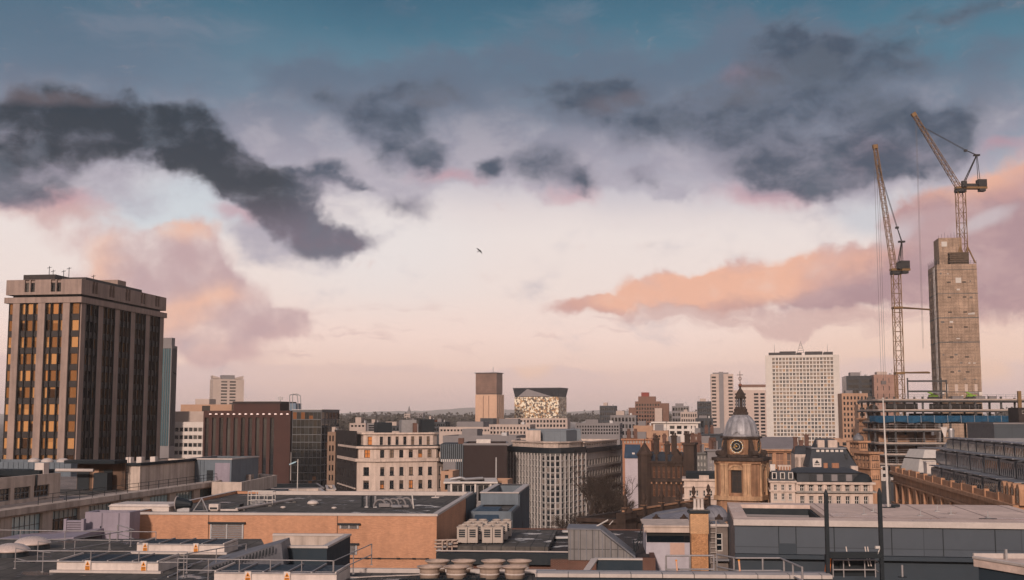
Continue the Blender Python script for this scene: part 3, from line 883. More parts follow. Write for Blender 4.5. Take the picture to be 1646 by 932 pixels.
# the rest of the far skyline: one thing each
FARS = [
    ("dark_block", "dark square office slab left of the stepped brown apartments", "office", 964, 990, 652, 880, 16, DARKF, (7, .7, 8, 655, 4.5)),
    ("columned_offices", "grey offices with tall white columns below the stepped apartments", "office", 981, 1022, 667, 600, 18, GREYF, (7, .62, 7, 671, 6.2)),
    ("grey_offices", "wide grey offices right of the stepped apartments", "office", 1080, 1108, 652.5, 820, 18, GREYF, (6, .75, 6, 655, 5)),
    ("pale_offices", "pale low offices in front of the wide grey offices", "office", 1094, 1121, 662, 760, 14, BEIGEF, (7, .6, 5, 665, 5)),
    ("chequered_block", "small block with one white and one black chequered face beside the slab tower", "building", 1121, 1144, 645, 690, 14, DARKF, (6, .55, 6, 648, 5)),
    ("dark_glass_block", "low dark glass block under the chequered block", "building", 1118, 1146, 672, 560, 14, DARKF, (4, .5, 2, 676, 11)),
    ("tan_block", "plain tan block beside the white low offices", "building", 1018, 1052, 684, 440, 12, TANF, None),
    ("brick_hall", "orange brown hall in front of the plain tan block", "building", 1046, 1074, 692, 400, 12, TANF, (5, .4, 1, 699, 4)),
    ("grey_terrace", "long grey flat-topped terrace behind the grid-front office penthouse", "building", 925, 996, 680, 480, 20, GREYF, (16, .6, 3, 684, 3)),
    ("pale_hall", "pale hall with plain walls left of the grid-front office penthouse", "building", 786, 852, 682, 520, 18, BEIGEF, (12, .5, 2, 686, 4)),
    ("flat_roofed_depot", "wide pale flat-roofed depot in front of the golden tower", "building", 706, 806, 686, 560, 40, BEIGEF, (18, .6, 1, 690, 3)),
    ("grey_depot", "long grey ribbed depot behind the dark brown hall", "building", 712, 830, 700, 430, 28, GREYF, None),
    ("far_tower_block", "tiny pale tower block with a pointed spire beside it on the hazy plain", "tower", 650, 659, 665, 1500, 12, BEIGEF, (3, .5, 4, 667, 2)),
    ("far_grey_tower", "tiny grey tower block on the hazy plain right of the spire", "tower", 668, 680, 663, 1700, 14, GREYF, (3, .5, 5, 665, 2)),
    ("orange_brick_block", "small orange brick block among the far roofs left of the golden tower", "building", 685, 697, 675, 620, 12, mat("orange brick", (150, 82, 50), .9), None),
    ("dark_green_block", "dark green glazed block beside the small orange brick block", "building", 697, 716, 678, 600, 12, DARKF, (5, .6, 2, 681, 4)),
    ("grey_cube_block", "plain grey cube standing behind the cream office roof", "building", 655, 674, 681, 480, 12, GREYF, None),
    ("dark_roof_house", "dark low roof house behind the cream office's chimneys", "building", 605, 656, 684, 420, 14, DARKF, (8, .4, 1, 687, 4)),
    ("pale_roof_house", "pale house with a strip of windows behind the dark brick wing", "building", 562, 588, 680, 450, 12, BEIGEF, (4, .6, 1, 683, 3)),
    ("striped_roof_house", "small striped grey house behind the cream office", "building", 590, 606, 680, 430, 12, GREYF, (1, .8, 3, 683, 2)),
    ("tan_annexe", "narrow tan annexe seen between mirror glass office and dark brick wing", "building", 527, 540, 694, 335, 8, mat("brown tan stone", (128, 104, 88), .9), (2, .5, 6, 700, 9)),
    ("tan_office", "tan office with rows of square windows right of the white grid tower", "office", 1354, 1396, 632, 560, 16, TANF, (7, .5, 11, 637, 5)),
    ("lower_tan_office", "lower tan office stepping down beside the taller tan office", "office", 1380, 1408, 650, 520, 12, TANF, (5, .5, 9, 655, 5)),
    ("dark_glass_office", "black glass office standing behind the tan office", "office", 1362, 1407, 604, 680, 20, mat("black glass wall", (24, 30, 38), .25, .1, spec=.6), (2, .8, 5, 610, 5)),
    ("pink_brick_office", "pink brick office with thin lines behind the crane mast", "office", 1406.5, 1446, 602, 670, 20, mat("pink brick", (148, 116, 103), .9, pattern='panel', psize=(4, 3)), (4, .12, 6, 608, 7)),
]
for (nm, lb, ct, x0, x1, yt, D, dep, wm, fw) in FARS:
    f = r = None
    if fw:
        n, fr, rows, y0, hp = fw; pitch = hp * 1.75
        rr = rowsy(D, [y0 + pitch * i for i in range(rows)], hp); f = Fac(n, fr, rr, .3, .35, S0); r = Fac(max(2, n // 2), fr, rr, .3, .35, S0)
    B = simple(nm, lb, ct, x0, x1, yt, D, dep, wm, f=f, r=r, l=f if nm == 'x' else None)
    rnd = random.Random(nm); L = B.L; z = B.z1
    if nm not in ('far_tower_block', 'far_grey_tower'):
        B.box('plant_room', GREYF if rnd.random() < .6 else BEIGEF, L * .2, L * rnd.uniform(.4, .7), dep * .3, dep * .7, z - .4, z + rnd.uniform(1.2, 2.6))
        B.box('roof_unit', STEEL, L * .75, L * .82, dep * .3, dep * .5, z - .4, z + 1.0)
        q = rnd.uniform(.1, .9); B.add('aerial', DSTEEL, lambda b: (b.tube((L * q, dep * .4, z - .4), (L * q, dep * .4, z + 3.2), .07, k=4), b.tube((L * q - .5, dep * .4, z + 2.8), (L * q + .5, dep * .4, z + 2.8), .05, k=4)))
    B.done(60)
b = MB(); p = W(657.5, 672, 1520); b.prism([(p.x - 2.4, p.y - 2), (p.x + 2.4, p.y - 2), (p.x + 2.4, p.y + 2), (p.x - 2.4, p.y + 2)], 0, Zp(663, 1520))
b.tube((p.x, p.y, Zp(663, 1520)), (p.x, p.y, Zp(652, 1520)), 2.4, .1, 8)
tag(b.build("church_spire", GREYF), "tiny grey pointed spire on the hazy plain left of the golden tower", "spire")

# white low offices with three big windows
D = 430
B = simple("white_low_offices", "white low offices with three large square windows below the far flats", "office", 1050, 1122, 680, D, 14, WHITE, f=Fac(6, .72, rowsy(D, [684, 692.5], 5.5), .5, .4, (1, 1, .1, False), skip=[(0, 0), (0, 1), (1, 1)]), gm=GLASS_D)
B.ring(rect(B.L, 14), B.z1, .5, .8, WHITE, 'roof_slab', 4); B.done()

# twin slab tower
D = 880
SLABW = mat("pale brown slab concrete", (172, 152, 142), .85, .08, .05)
B = simple("slab_tower", "tall pale slab tower with balconies down both edges behind the church dome", "tower", 1143.5, 1180, 601, D, 16, SLABW,
           f=Fac(4, .78, rowsy(D, [605 + 5.5 * i for i in range(19)], 3.0), .2, 1.2, S0, skip=[(c, r) for c in (1, 2) for r in range(19)]))
B.box('stair_core', GREYF, B.L * .36, B.L * .56, -.8, -.003, 0, B.z1 + 1.5); B.box('lift_room', GREYF, B.L * .1, B.L * .8, 5, 12, B.z1 - .4, B.z1 + 1.2); B.done()
B = simple("slab_annexe", "lower slab with dark side balconies and a white louvred top next to the slab tower", "tower", 1180, 1232, 627, D, 16, SLABW,
           f=Fac(5, .7, rowsy(D, [632 + 5.5 * i for i in range(14)], 3.2), .2, 1.0, S0, skip=[(2, r) for r in range(14)]))
B.box('louvred_storey', WHITE, B.L * .2, B.L * .98, 1, 14, B.z1 - .4, Zp(622, D)); B.ring([(B.L * .2, 1), (B.L * .98, 1), (B.L * .98, 14), (B.L * .2, 14)], Zp(622, D), Zp(618, D) - Zp(622, D), .5, BROWNF, 'roof_band', 3); B.done()

# white grid tower
D = 650; P, L = front(1232, 1352, D, R(-12)); B = Bld("white_grid_tower", "broad white office tower with a square window grid and masts on its roof", "tower", P, R(-12))
z1 = Zp(571, D); WT2 = mat("white mosaic cladding", (190, 180, 172), .7, .05, .05)
fp = [(0, 1.2), (L * .09, 0), (L * .92, 0), (L, 1.4), (L, 17), (0, 17)]
B.body(fp, 0, z1, WT2, ROOFF, {1: Fac(18, .8, rowsy(D, [575 + 6.05 * i for i in range(26)], 4.7), 0, .45, (2, 1, .12, False))}, gm=glass("grid tower glass", (30, 34, 38), (112, 92, 74), .28, .08, warm=(150, 116, 84), wshare=.12), fm=WT2)
DPL = mat("dark roof plant", (64, 60, 60), .8, .2, .3)
for i, (a, c, h) in enumerate(((.05, .2, 1.6), (.2, .42, 2.2), (.43, .5, 1.4), (.55, .78, 2.0), (.8, .92, 1.7))):
    B.box('roof_plant', DPL, L * a, L * c, 3, 13, z1 - .4, z1 + h)
def lat(b):
    for i in range(4):
        s = 1.8 * (1 - i / 4.5); zz = z1 + 1.6 + i * 1.25
        for q in (-s, s): b.tube((L * .49 + q, 6, zz), (L * .49 + q * .78, 6, zz + 1.25), .12, k=4)
        b.tube((L * .49 - s, 6, zz), (L * .49 + s, 6, zz), .12, k=4)
    b.tube((L * .49, 6, z1 + 6), (L * .49, 6, z1 + 8), .12, k=4)
B.add('lattice_mast', DPL, lat)
for x in (.13, .85): B.add('aerial', DPL, lambda b: b.tube((L * x, 5, z1), (L * x, 5, z1 + 6.2), .12, .05, 5))
B.done()

# low blocks that fill the plain behind the skyline
rnd = random.Random(11); cnt = 0
for (x0, x1, D0, D1, n) in ((545, 760, 650, 1800, 16), (905, 1145, 620, 1700, 20), (770, 900, 560, 900, 5), (1150, 1240, 600, 700, 3), (1330, 1420, 500, 640, 4), (280, 330, 700, 1500, 3), (1590, 1700, 500, 1200, 5)):
    for i in range(n):
        D = rnd.uniform(D0, D1); px = rnd.uniform(x0, x1); w = rnd.uniform(9, 26); h = rnd.uniform(7, 22)
        p = W(px, 669, D); wm = rnd.choice([BEIGEF, GREYF, TANF, BROWNF, WHITE])
        B = Bld("far_block", "small low block among the hazy far roofs", "building", (p.x, p.y), GRID + rnd.choice([0, 0, R(12), R(-20)]), "low blocks on the hazy plain")
        n_ = max(2, int(w / 3.2)); B.body(rect(w, rnd.uniform(8, 16)), 0, h, wm, ROOFF, {0: Fac(n_, .55, zrows(1, h - .8, max(1, int(h / 3.3)), .5, .25), .3, .3, S0)}, gm=GLASS_D, fm=WFRAME)
        B.done(12)
# ------------------------------------------------------------------ office tower, left
PILA = mat("ribbed granite", (142, 122, 113), 0.8, 0.15, 0.3, streak=0.25)
TWALL = mat("dark bronze infill", (44, 38, 37), 0.5, 0.2, 0.4)
FIN = mat("black mullion", (20, 22, 24), 0.4, 0.1, 1)
GOLDG = glass("golden reflection window", (142, 104, 68), (198, 156, 110), 0.35, 0.06, 0.8, warm=(70, 52, 40), wshare=.1)  # sunset reflection put into the front panes as a gold tint
SMOKG = glass("smoked window", (14, 17, 20), (112, 96, 84), 0.3, 0.05, 0.1, warm=(110, 82, 60), wshare=.1)
C = W(124, 600, 246); L = 16.0; ca, sa = math.cos(GRID), math.sin(GRID)
B = Bld("office_tower", "tall dark office tower with granite pilasters and golden mirror windows", "tower", (C.x - L * ca, C.y - L * sa))
zc = Zp(477, 246); zt = Zp(448.5, 246); DEP = 39.5; PT = (DEP - 2.1) / 5
k = L / 335.0
cs = [((a - 10) * k, (c - 10) * k) for a, c in ((12, 34), (70, 92), (97, 129), (134, 153), (190, 210), (216, 249), (254, 271), (308, 343))]
pit = 3.5; nf = 10
rows = [(zc - 1.3 - pit * (i + 1) + 1.25, zc - 1.3 - pit * i) for i in range(nf)][::-1]
cr_ = []
for i in range(5):
    u = 2.3 + i * PT
    cr_ += [(u + .15, u + 1.5), (u + 1.75, u + 3.4), (u + 3.65, u + 5.0)]
B.body(rect(L, DEP), 0, zc, TWALL, FELT_D, {0: Fac(8, 1, rows, depth=.2, c=cs, gm=GOLDG, fm=FIN, style=(1, 1, .06, False)), 1: Fac(15, 1, rows, depth=.2, c=cr_, gm=SMOKG, fm=FIN, style=(1, 1, .06, False))})
for a, c in ((36, 68), (155, 188), (272, 304)):
    B.box('pilaster', PILA, (a - 10) * k, (c - 10) * k, -.55, -.003, 0, zc - .4)
for i in range(6): B.box('pilaster', PILA, L + .003, L + .28, i * PT + (0.02 if i else .3), i * PT + 2.1, 0, zc - .4)
for x in (69, 94.5, 131.5, 154, 189, 213, 251.5, 271.5, 305): B.box('mullion', FIN, (x - 10) * k - .11, (x - 10) * k + .11, -.3, -.004, 0, zc - .5)
for i in range(5):
    for q in (.0, 1.62, 3.53, 5.18): B.box('mullion', FIN, L + .004, L + .28, 2.3 + i * PT + q - .1, 2.3 + i * PT + q + .1, 0, zc - .5)
B.ring(rect(L, DEP), zc - 1.2, 1.2, .7, PILA, 'cornice')
fpo = offset(rect(L, DEP), .35); B.ring(fpo, zc, .55, -.9, FIN, 'shadow_gap', .95)
fpo = offset(rect(L, DEP), .5)
sl = [(u, u + 1.0) for u in (4.2, 5.5, 10.1, 11.4)]; sr = []
for i in range(5): sr += [(4.6 + i * PT, 5.6 + i * PT), (5.9 + i * PT, 6.9 + i * PT)]
B.body(fpo, zc + .55, zt, PILA, FELT_D, {0: Fac(4, 1, [(zt - 2.6, zt - .05)], depth=.5, c=sl, gm=GLASS_D, fm=FIN, name='slot'), 1: Fac(10, 1, [(zt - 2.6, zt - .05)], depth=.5, c=sr, gm=GLASS_D, fm=FIN, name='slot')}, name='parapet_storey')
B.box('plant_room', TWALL, 1.2, 8.5, 3, 14, zt - .6, zt + 1.5); B.box('plant_room', TWALL, 9.5, 15, 4, 30, zt - .6, zt + .9)
B.box('lift_overrun', PILA, 9, 14, 20, 24, zt - .6, zt + 2.2)
for (x, y, h) in ((6.5, 4, 3.4), (7.4, 4, 2.6), (10.4, 3, 2.4), (11.6, 3, 3.0), (14, 9, 2)):
    B.add('aerial', DSTEEL, lambda b: (b.tube((x, y, zt - .5), (x, y, zt + h), .07), b.tube((x - .5, y, zt + h - .4), (x + .5, y, zt + h - .2), .05)))
B.done(100)

# ------------------------------------------------------------------ cream stone office
D0 = 303; yw = R(18)
P, L = front(604, 703, D0, yw)
B = Bld("cream_stone_office", "cream stone office with setback upper storeys and chamfered corners", "office", P, yw)
zA, zB_, zT = Zp(739, D0), Zp(717.5, D0), Zp(695.5, D0)
ch = 4.0
fp = [(0, 0), (L, 0), (L + 2.2, 2.2), (L + 2.2, 30), (-ch, 30), (-ch, ch * .75)]
rws = rowsy(D0, [751, 772.5, 794, 816], 13); st = (2, 2, .1, True)
B.body(fp, 0, zA, CREAM, FELT, {0: Fac(6, .43, rws, .6, .4, st), 1: Fac(1, .42, rws, .2, .4, (1, 2, .1, True)), 5: Fac(1, .38, rws, .4, .4, st)}, parapet=.1, roof=False, fm=DFRAME, gm=GLASS_W)
B.ring(fp, zA - .5, .75, .55, CREAM, 'cornice')
f2 = offset(fp, -.35)
B.body(f2, zA + .25, zB_, CREAM, FELT, {0: Fac(6, .44, [(zA + .45, zB_ - .9)], .5, .35, (2, 2, .1, False)), 1: Fac(1, .5, [(zA + .45, zB_ - .9)], .2, .3, (1, 2, .1, False)), 5: Fac(1, .4, [(zA + .45, zB_ - .9)], .3, .3, (2, 2, .1, False))}, parapet=.1, roof=False, name='fifth_storey', fm=DFRAME, gm=GLASS_W)
B.ring(f2, zB_ - .55, .55, .7, CREAM, 'cornice')
f3 = offset(fp, -1.6)
B.body(f3, zB_, zT, CREAM, FELT_D, {0: Fac(7, .4, [(zB_ + .3, zT - 1.0)], .3, .3, (2, 2, .1, False)), 5: Fac(1, .4, [(zB_ + .3, zT - 1.0)], .3, .3, (1, 2, .1, False))}, name='attic_storey', fm=DFRAME, gm=GLASS_W)
B.ring(f3, zT - .45, .45, .5, CREAM, 'cornice'); B.ring(f2, zB_ + .001, .25, .5, FELT_D, 'gutter', 1.2)
for (x, y, w_, d_, h, m) in ((2, 8, 4, 4, 2.6, DSTEEL), (9, 10, 4, 3, 3.2, STEEL), (12, 9, 1, 1, 2.4, BRICK), (14.5, 10, 3.5, 4, 3.4, DSTEEL)):
    B.box('roof_plant', m, x, x + w_, y, y + d_, zT - .6, zT + h)
B.done()
# its dark brick wing runs back along the side street
DBR = mat("soot black brick", (44, 36, 34), .9, .3, .3, pattern='brick', psize=(.225, .075), rgb2=(34, 30, 30))
zW = Zp(693, D0)
B = Bld("dark_brick_wing", "soot black brick wing behind the cream office with pale ledges", "building", (P.x - (ch + .01) * math.cos(yw) - 4 * math.sin(yw), P.y - ch * math.sin(yw) + 4 * math.cos(yw)), yw)
rw = [(2 + i * 3.5, 4 + i * 3.5) for i in range(8)]
B.body([(-.2, 0), (-.01, 0), (-.01, 34), (-.2, 34)], 0, zW, DBR, FELT_D, {3: Fac(8, .3, rw, 1, .25, (2, 2, .08, False))}, thick=.02, fm=DFRAME, gm=GLASS_D)
for z in (zA, zA - 7.2, zA - 14): B.box('ledge', CREAM, -.55, -.204, 0, 26, z - .3, z)
B.done(40)

# ------------------------------------------------------------------ dark brown hall and low glazed annexe
RIB = mat("blue grey ribs", (92, 98, 104), .6, .15, .3)
BBOX = mat("dark brown panel", (46, 34, 32), .8, .15, .1)
D = 300
P, L = front(746, 815, D, 0.0); B = Bld("dark_brown_hall", "windowless dark brown hall with blue grey ribs on its left end", "building", P, 0.0)
zt = Zp(713, D); zb = Zp(763, D)
B.body(rect(L, 24), 0, zt, BBOX, FELT_D); B.ring(rect(L, 24), zt - .4, .5, .25, GREYF, 'coping', .3)
LL = 5.9
B.box('ribbed_end', DSTEEL, -LL, -.003, .3, 20, Zp(742, D), zt - .1)
for i in range(12): B.box('rib', RIB, -LL + .49 * i, -LL + .49 * i + .2, -.1, .296, Zp(742, D) - (0 if i < 8 else 4), zt - .1)
for i in range(11): B.box('rib_foot', WHITE, -LL + .49 * i + .22, -LL + .49 * i + .45, -.05, .294, Zp(742, D), Zp(738, D))
B.box('downpipe', STEEL, L * .735, L * .76, -.3, -.004, 8, Zp(735, D)); B.box('roof_light', WHITE, 3.0, 6.6, 4, 7, zt - .4, zt + 1.0); B.box('roof_hut', BRICK, -1.6, -.2, 3, 6, zt - .4, zt + 1.3)
B.box('end_base', BBOX, -LL + 3.8, -.004, .4, 19, 0, Zp(742, D) - .005); B.done()
D = 270
P, L = front(720, 794, D, R(2)); B = Bld("glazed_annexe", "low annexe with big dark windows between white posts under a flat white roof", "building", P, R(2))
zt = Zp(776, D)
B.body(rect(L, 16), 0, zt, GREYF, FELT, {0: Fac(3, .88, [(zt - 4.2, zt - .5)], .9, .3, (2, 1, .1, False))}, fm=WFRAME, gm=GLASS_D)
B.ring(rect(L, 16), zt - .1, .35, .9, WHITE, 'eaves', 2)
for i, x in enumerate((.08, .34, .6, .93)): B.box('post', WHITE, L * x - .2, L * x + .2, -.5, -.1, zt - 4.6, zt - .12)
B.add('roof_duct', STEEL, lambda b: (b.path([(.5, 5, zt + .5), (3, 5, zt + .9), (4, 5, zt + .5), (8, 6, zt + .7)], .35, 8), b.box(.6, 2.8, 5.5, 8, zt - .5, zt + .8)))
B.done()
for (nm, lb, x0, x1, yt, Dd, wm) in (("tan_stair_tower", "narrow tan stair block between the cream office and the glazed annexe", 709, 728, 757, 285, TANF),
                                     ("tan_gatehouse", "tan stone bay with a dark slot left of the white-finned office", 789, 816, 771, 285, TANF)):
    P, L = front(x0, x1, Dd); B = Bld(nm, lb, "building", P); z1 = Zp(yt, Dd)
    B.body(rect(L, 8), 0, z1, wm, FELT, {0: Fac(1, .34, [(4, z1 - 5), (z1 - 4.4, z1 - .9)] if nm == "tan_stair_tower" else [(2, z1 - .3)], .2, .4, (1, 2, .1, False))}, fm=DFRAME, gm=GLASS_D); B.done()

# ------------------------------------------------------------------ white-finned round office and its darker wing
FINW = mat("white precast fin", (200, 190, 184), .7, .1, .3, streak=.2)
PCG = mat("grey precast panel", (104, 101, 98), .85, .15, .3, streak=.2)
pts = [W(816.6, 700, 316), W(869, 700, 300), W(884, 700, 297.5), (W(901, 700, 298)), W(921, 700, 302), W(941, 700, 311)]
o = pts[0]; fp = [(p.x - o.x, p.y - o.y) for p in pts] + [(pts[-1].x - o.x + 2, 40), (2, 34)]
B = Bld("white_finned_office", "round-fronted grey office with close white vertical fins", "office", (o.x, o.y), 0.0)
zc = Zp(728, 300); za = Zp(709, 305)
rws = []
for i in range(7):
    z = zc - .6 - 2.95 * i; rws += [(z - 1.25, z), (z - 2.75, z - 1.4)]
rws = [r for r in sorted(rws) if r[0] > .5]
fac = {}
for i, n in enumerate((11, 2, 2, 3, 3)): fac[i] = Fac(n, .66 if i == 0 else .8, rws, .05, .22, (1, 1, .1, False))
FG = glass("precast office glass", (24, 29, 33), (116, 106, 100), .2, .08)
B.body(fp, 0, zc, PCG, FELT, fac, parapet=.2, roof=False, fm=FINW, gm=FG)
for i, n in enumerate((11, 2, 2, 3, 3)):
    p, q = Vector(fp[i]), Vector(fp[i + 1]); d = q - p; a = math.atan2(d.y, d.x)
    for j in range(n + (1 if i == 4 else 0)):
        c = p + d * (j / n)
        B.add('fin', FINW, lambda b: b.box(-.09, .09, -.16, -.004, 1.0, zc - .15), loc=(c.x, c.y, 0), rz=a)
B.ring(fp, zc, 1.3, .25, DSTEEL, 'dark_band', .4)  # dark steel band at cornice level
f2 = offset(fp, -1.2)
B.body(f2, zc + 1.3, za, CREAM, FELT, {i: Fac(n, .5, [(zc + 1.9, za - .7)], .2, .2, (1, 1, .08, False)) for i, n in enumerate((7, 2, 2, 3, 3))}, name='attic_storey', fm=WFRAME, gm=FG)
B.ring(f2, za - .35, .35, .4, CREAM, 'cornice')
PENT = mat("blue grey plant cladding", (104, 110, 116), .6, .12, .2, pattern='panel', psize=(1.6, 4))
p0, p1 = W(850, 690, 322), W(935, 690, 322)
B.box('plant_room', PENT, p0.x - o.x, p1.x - o.x, 10, 24, za - .5, Zp(690, 322)); B.box('plant_louvre', DSTEEL, p0.x - o.x + 6, p0.x - o.x + 9, 9.8, 9.99, za, Zp(695, 322))
B.box('stair_head', CREAM, p0.x - o.x - .8, p0.x - o.x + 3.2, 7, 9.7, za - .5, Zp(692, 318)); B.done(100)
pa, pb = W(942.5, 700, 312), W(998, 700, 350); dv = Vector((pb.x - pa.x, pb.y - pa.y)); Lw = dv.length; yw = math.atan2(dv.y, dv.x)
B = Bld("dark_office_wing", "soot grey stone office wing with paired windows right of the white fins", "office", (pa.x, pa.y), yw)
zc = Zp(728, 312); za = Zp(710, 312)
SOOT = mat("soot grey stone", (146, 136, 129), .9, .2, .3, streak=.25)
B.body(rect(Lw, 16), 0, zc, SOOT, FELT, {0: Fac(13, .62, [(1.4 + 2.95 * i, 3.0 + 2.95 * i) for i in range(7)], .3, .3, (2, 1, .09, False))}, parapet=.2, roof=False, fm=WFRAME, gm=FG)
for i in range(1, 7): B.box('string_course', SOOT, 0, Lw, -.25, -.004, .8 + 2.95 * i, 1.1 + 2.95 * i)
B.ring(rect(Lw, 16), zc, 1.2, .3, DSTEEL, 'dark_band', .4)  # same dark steel band along the wing
B.body(offset(rect(Lw, 16), -1), zc + 1.2, za, CREAM, FELT, {0: Fac(14, .6, [(zc + 1.8, za - .7)], .2, .2, (1, 1, .08, False))}, name='attic_storey', fm=WFRAME, gm=FG)
B.ring(offset(rect(Lw, 16), -1), za - .3, .3, .4, CREAM, 'cornice')
B.box('plant_room', PENT, 2, 12, 6, 12, za - .5, za + 3); B.done()

# ------------------------------------------------------------------ sooty gothic hall
D = 255
P, L = front(1026, 1106, D, R(-14)); B = Bld("gothic_hall", "sooty brown gothic hall with a pointed corner turret and arched windows", "building", P, R(-14))
ze = Zp(742, D); zr_ = Zp(727, D)
arch = [(1.5, 4.2), (5.6, 8.2), (ze - 7.2, ze - 4.6), (ze - 3.3, ze - .9)]
B.body(rect(L, 14), 0, ze, STONE_D, SLATE, {0: Fac(9, .5, arch, .6, .45, (2, 2, .1, True))}, roof=False, fm=mat("brown stone mullion", (118, 82, 62), .9), gm=GLASS_D)
for i in range(9):
    u = .6 + (L - 1.2) / 9 * (i + .5)
    B.add('window_arch', STONE, lambda b: [b.tube((u + .62 * math.cos(t), -.12, ze - 4.6 + .62 * math.sin(t)), (u + .62 * math.cos(t + .52), -.12, ze - 4.6 + .62 * math.sin(t + .52)), .12, k=4) for t in [j * .524 for j in range(6)]])
for z in (4.9, 9.2, ze - 4.0, ze): B.box('string_course', STONE_D, -.2, L + .2, -.35, -.004, z - .2, z + .15)
B.add('roof', SLATE, lambda b: (b.quad((0, 0, ze + .16), (L, 0, ze + .16), (L - 2, 6.5, zr_), (1, 6.5, zr_)), b.quad((L, 0, ze + .16), (L, 14, ze + .16), (L - 2, 6.5, zr_), (L - 2, 6.5, zr_)), b.quad((L, 14, ze + .16), (0, 14, ze + .16), (1, 6.5, zr_), (L - 2, 6.5, zr_))))
def turret(b):
    b.lathe([(1.55, 0), (1.55, ze + 1.2), (1.8, ze + 1.3), (1.8, ze + 1.7), (1.35, ze + 2.2), (.12, Zp(711, D)), (.05, Zp(711, D) + .8)], k=8)
B.add('turret', STONE_D, turret, loc=(1.2, .6, 0))
for x in (.76,):
    B.add('gable', STONE_D, lambda b: (b.poly([(-1.1, -.42, ze + .1), (1.1, -.42, ze + .1), (1.1, -.42, ze + .8), (0, -.42, ze + 2.7), (-1.1, -.42, ze + .8)]), b.quad((-1.1, -.42, ze + .8), (0, -.42, ze + 2.7), (0, 3, ze + 2.7), (-1.1, 3, ze + .8)), b.quad((0, -.42, ze + 2.7), (1.1, -.42, ze + .8), (1.1, 3, ze + .8), (0, 3, ze + 2.7)), b.box(-.3, .3, -.5, -.425, ze + 1, ze + 2.2)), loc=(L * x, 0, 0))
for x, h in ((.3, 4.6), (.52, 3.4), (.66, 5.2), (.93, 5.6)):
    B.add('chimney', STONE_D, lambda b: (b.box(-.55, .55, 4.6, 5.6, ze, ze + h), b.box(-.7, .7, 4.45, 5.75, ze + h, ze + h + .3), [b.tube((q, 5.1, ze + h + .3), (q, 5.1, ze + h + .9), .16, k=6) for q in (-.35, 0, .35)]), loc=(L * x, 0, 0))
for x in (.16, .36, .56, .72, .86): B.add('pinnacle', STONE_D, lambda b: b.lathe([(.28, ze - .4), (.28, ze + .7), (.36, ze + .8), (.02, ze + 2.3)], (L * x, -.15), 6))
B.box('side_tower', STONE_D, L * .9, L + 1.2, -.8, 6, 0, ze + 3.6); B.ring([(L * .9, -.8), (L + 1.2, -.8), (L + 1.2, 6), (L * .9, 6)], ze + 3.6, .4, .25, STONE_D, 'tower_coping', .5); B.done()

# blue-slated white house and grey fence building left of it
P, L = front(1004, 1026, 275); B = Bld("white_gable_house", "small white rendered house with a blue slate roof left of the gothic turret", "house", P)
z1 = Zp(736, 275); WH = mat("lilac white render", (170, 158, 162), .85, .08, .3)
B.body(rect(L, 9), 0, z1, WH, SLATE, roof=False); B.add('roof', mat("blue slate", (52, 66, 82), .6, .2, .6), lambda b: (b.quad((-.2, -.3, z1), (L + .2, -.3, z1), (L + .2, 4.5, z1 + 3), (-.2, 4.5, z1 + 3)), b.quad((L + .2, 9.3, z1), (-.2, 9.3, z1), (-.2, 4.5, z1 + 3), (L + .2, 4.5, z1 + 3)))); B.box('rooflight', WHITE, L * .5, L * .7, 1, 2, z1 + .75, z1 + 1.2); B.done()

TERR = mat("orange terracotta", (152, 108, 84), .9, .2, .3)
TERRACES = [
    ("terracotta_block", "orange terracotta flat-roofed block behind the gothic turret", 1000, 1046, 705, 330, TERR, (9, .5, 1, 708, 4)),
    ("terracotta_range", "long orange brick range with roof huts behind the gothic chimneys", 1040, 1106, 712, 345, TERR, (10, .35, 2, 716, 4)),
    ("tan_parapet_house", "tan house with a cornice between gothic hall and church", 1104, 1150, 712, 320, STONE, (7, .4, 3, 719, 5)),
    ("grey_terrace_house", "grey terraced house with pale window frames left of the church clock", 1112, 1136, 727, 290, PCG, (4, .45, 4, 732, 6)),
    ("grey_dormer_house", "grey house with a dark mansard beside the church clock stage", 1136, 1158, 722, 285, GREYF, (3, .5, 3, 738, 6)),
    ("dark_roof_range", "dark pitched range just left of the church dome", 1128, 1166, 697, 380, SLATE, None),
    ("low_brick_range", "low brown brick range with white chimneys below the chequered block", 1100, 1132, 697, 400, BROWNF, (6, .3, 2, 702, 4)),
]
for (nm, lb, x0, x1, yt, D, wm, fw) in TERRACES:
    n = None
    if fw: n = Fac(fw[0], fw[1], rowsy(D, [fw[3] + fw[4] * 1.8 * i for i in range(fw[2])], fw[4]), .3, .25, (2, 2, .08, False))
    B = simple(nm, lb, "building", x0, x1, yt, D, 13, wm, FELT, f=n, r=n, fm=WFRAME, gm=GLASS_D); L, z = B.L, B.z1
    B.ring(rect(L, 13), z - .45, .45, .35, wm, 'cornice')
    B.box('roof_hut', GREYF, L * .5, L * .8, 5, 9, z - .5, z + 1.8)
    for q in (.12, .36): B.add('chimney', BRICK if nm != 'low_brick_range' else WHITE, lambda b: (b.box(L * q, L * q + 1.1, 5, 6, z - .5, z + 2), [b.tube((L * q + w, 5.5, z + 2), (L * q + w, 5.5, z + 2.7), .15, k=6) for w in (.25, .55, .85)]))
    B.done(40)

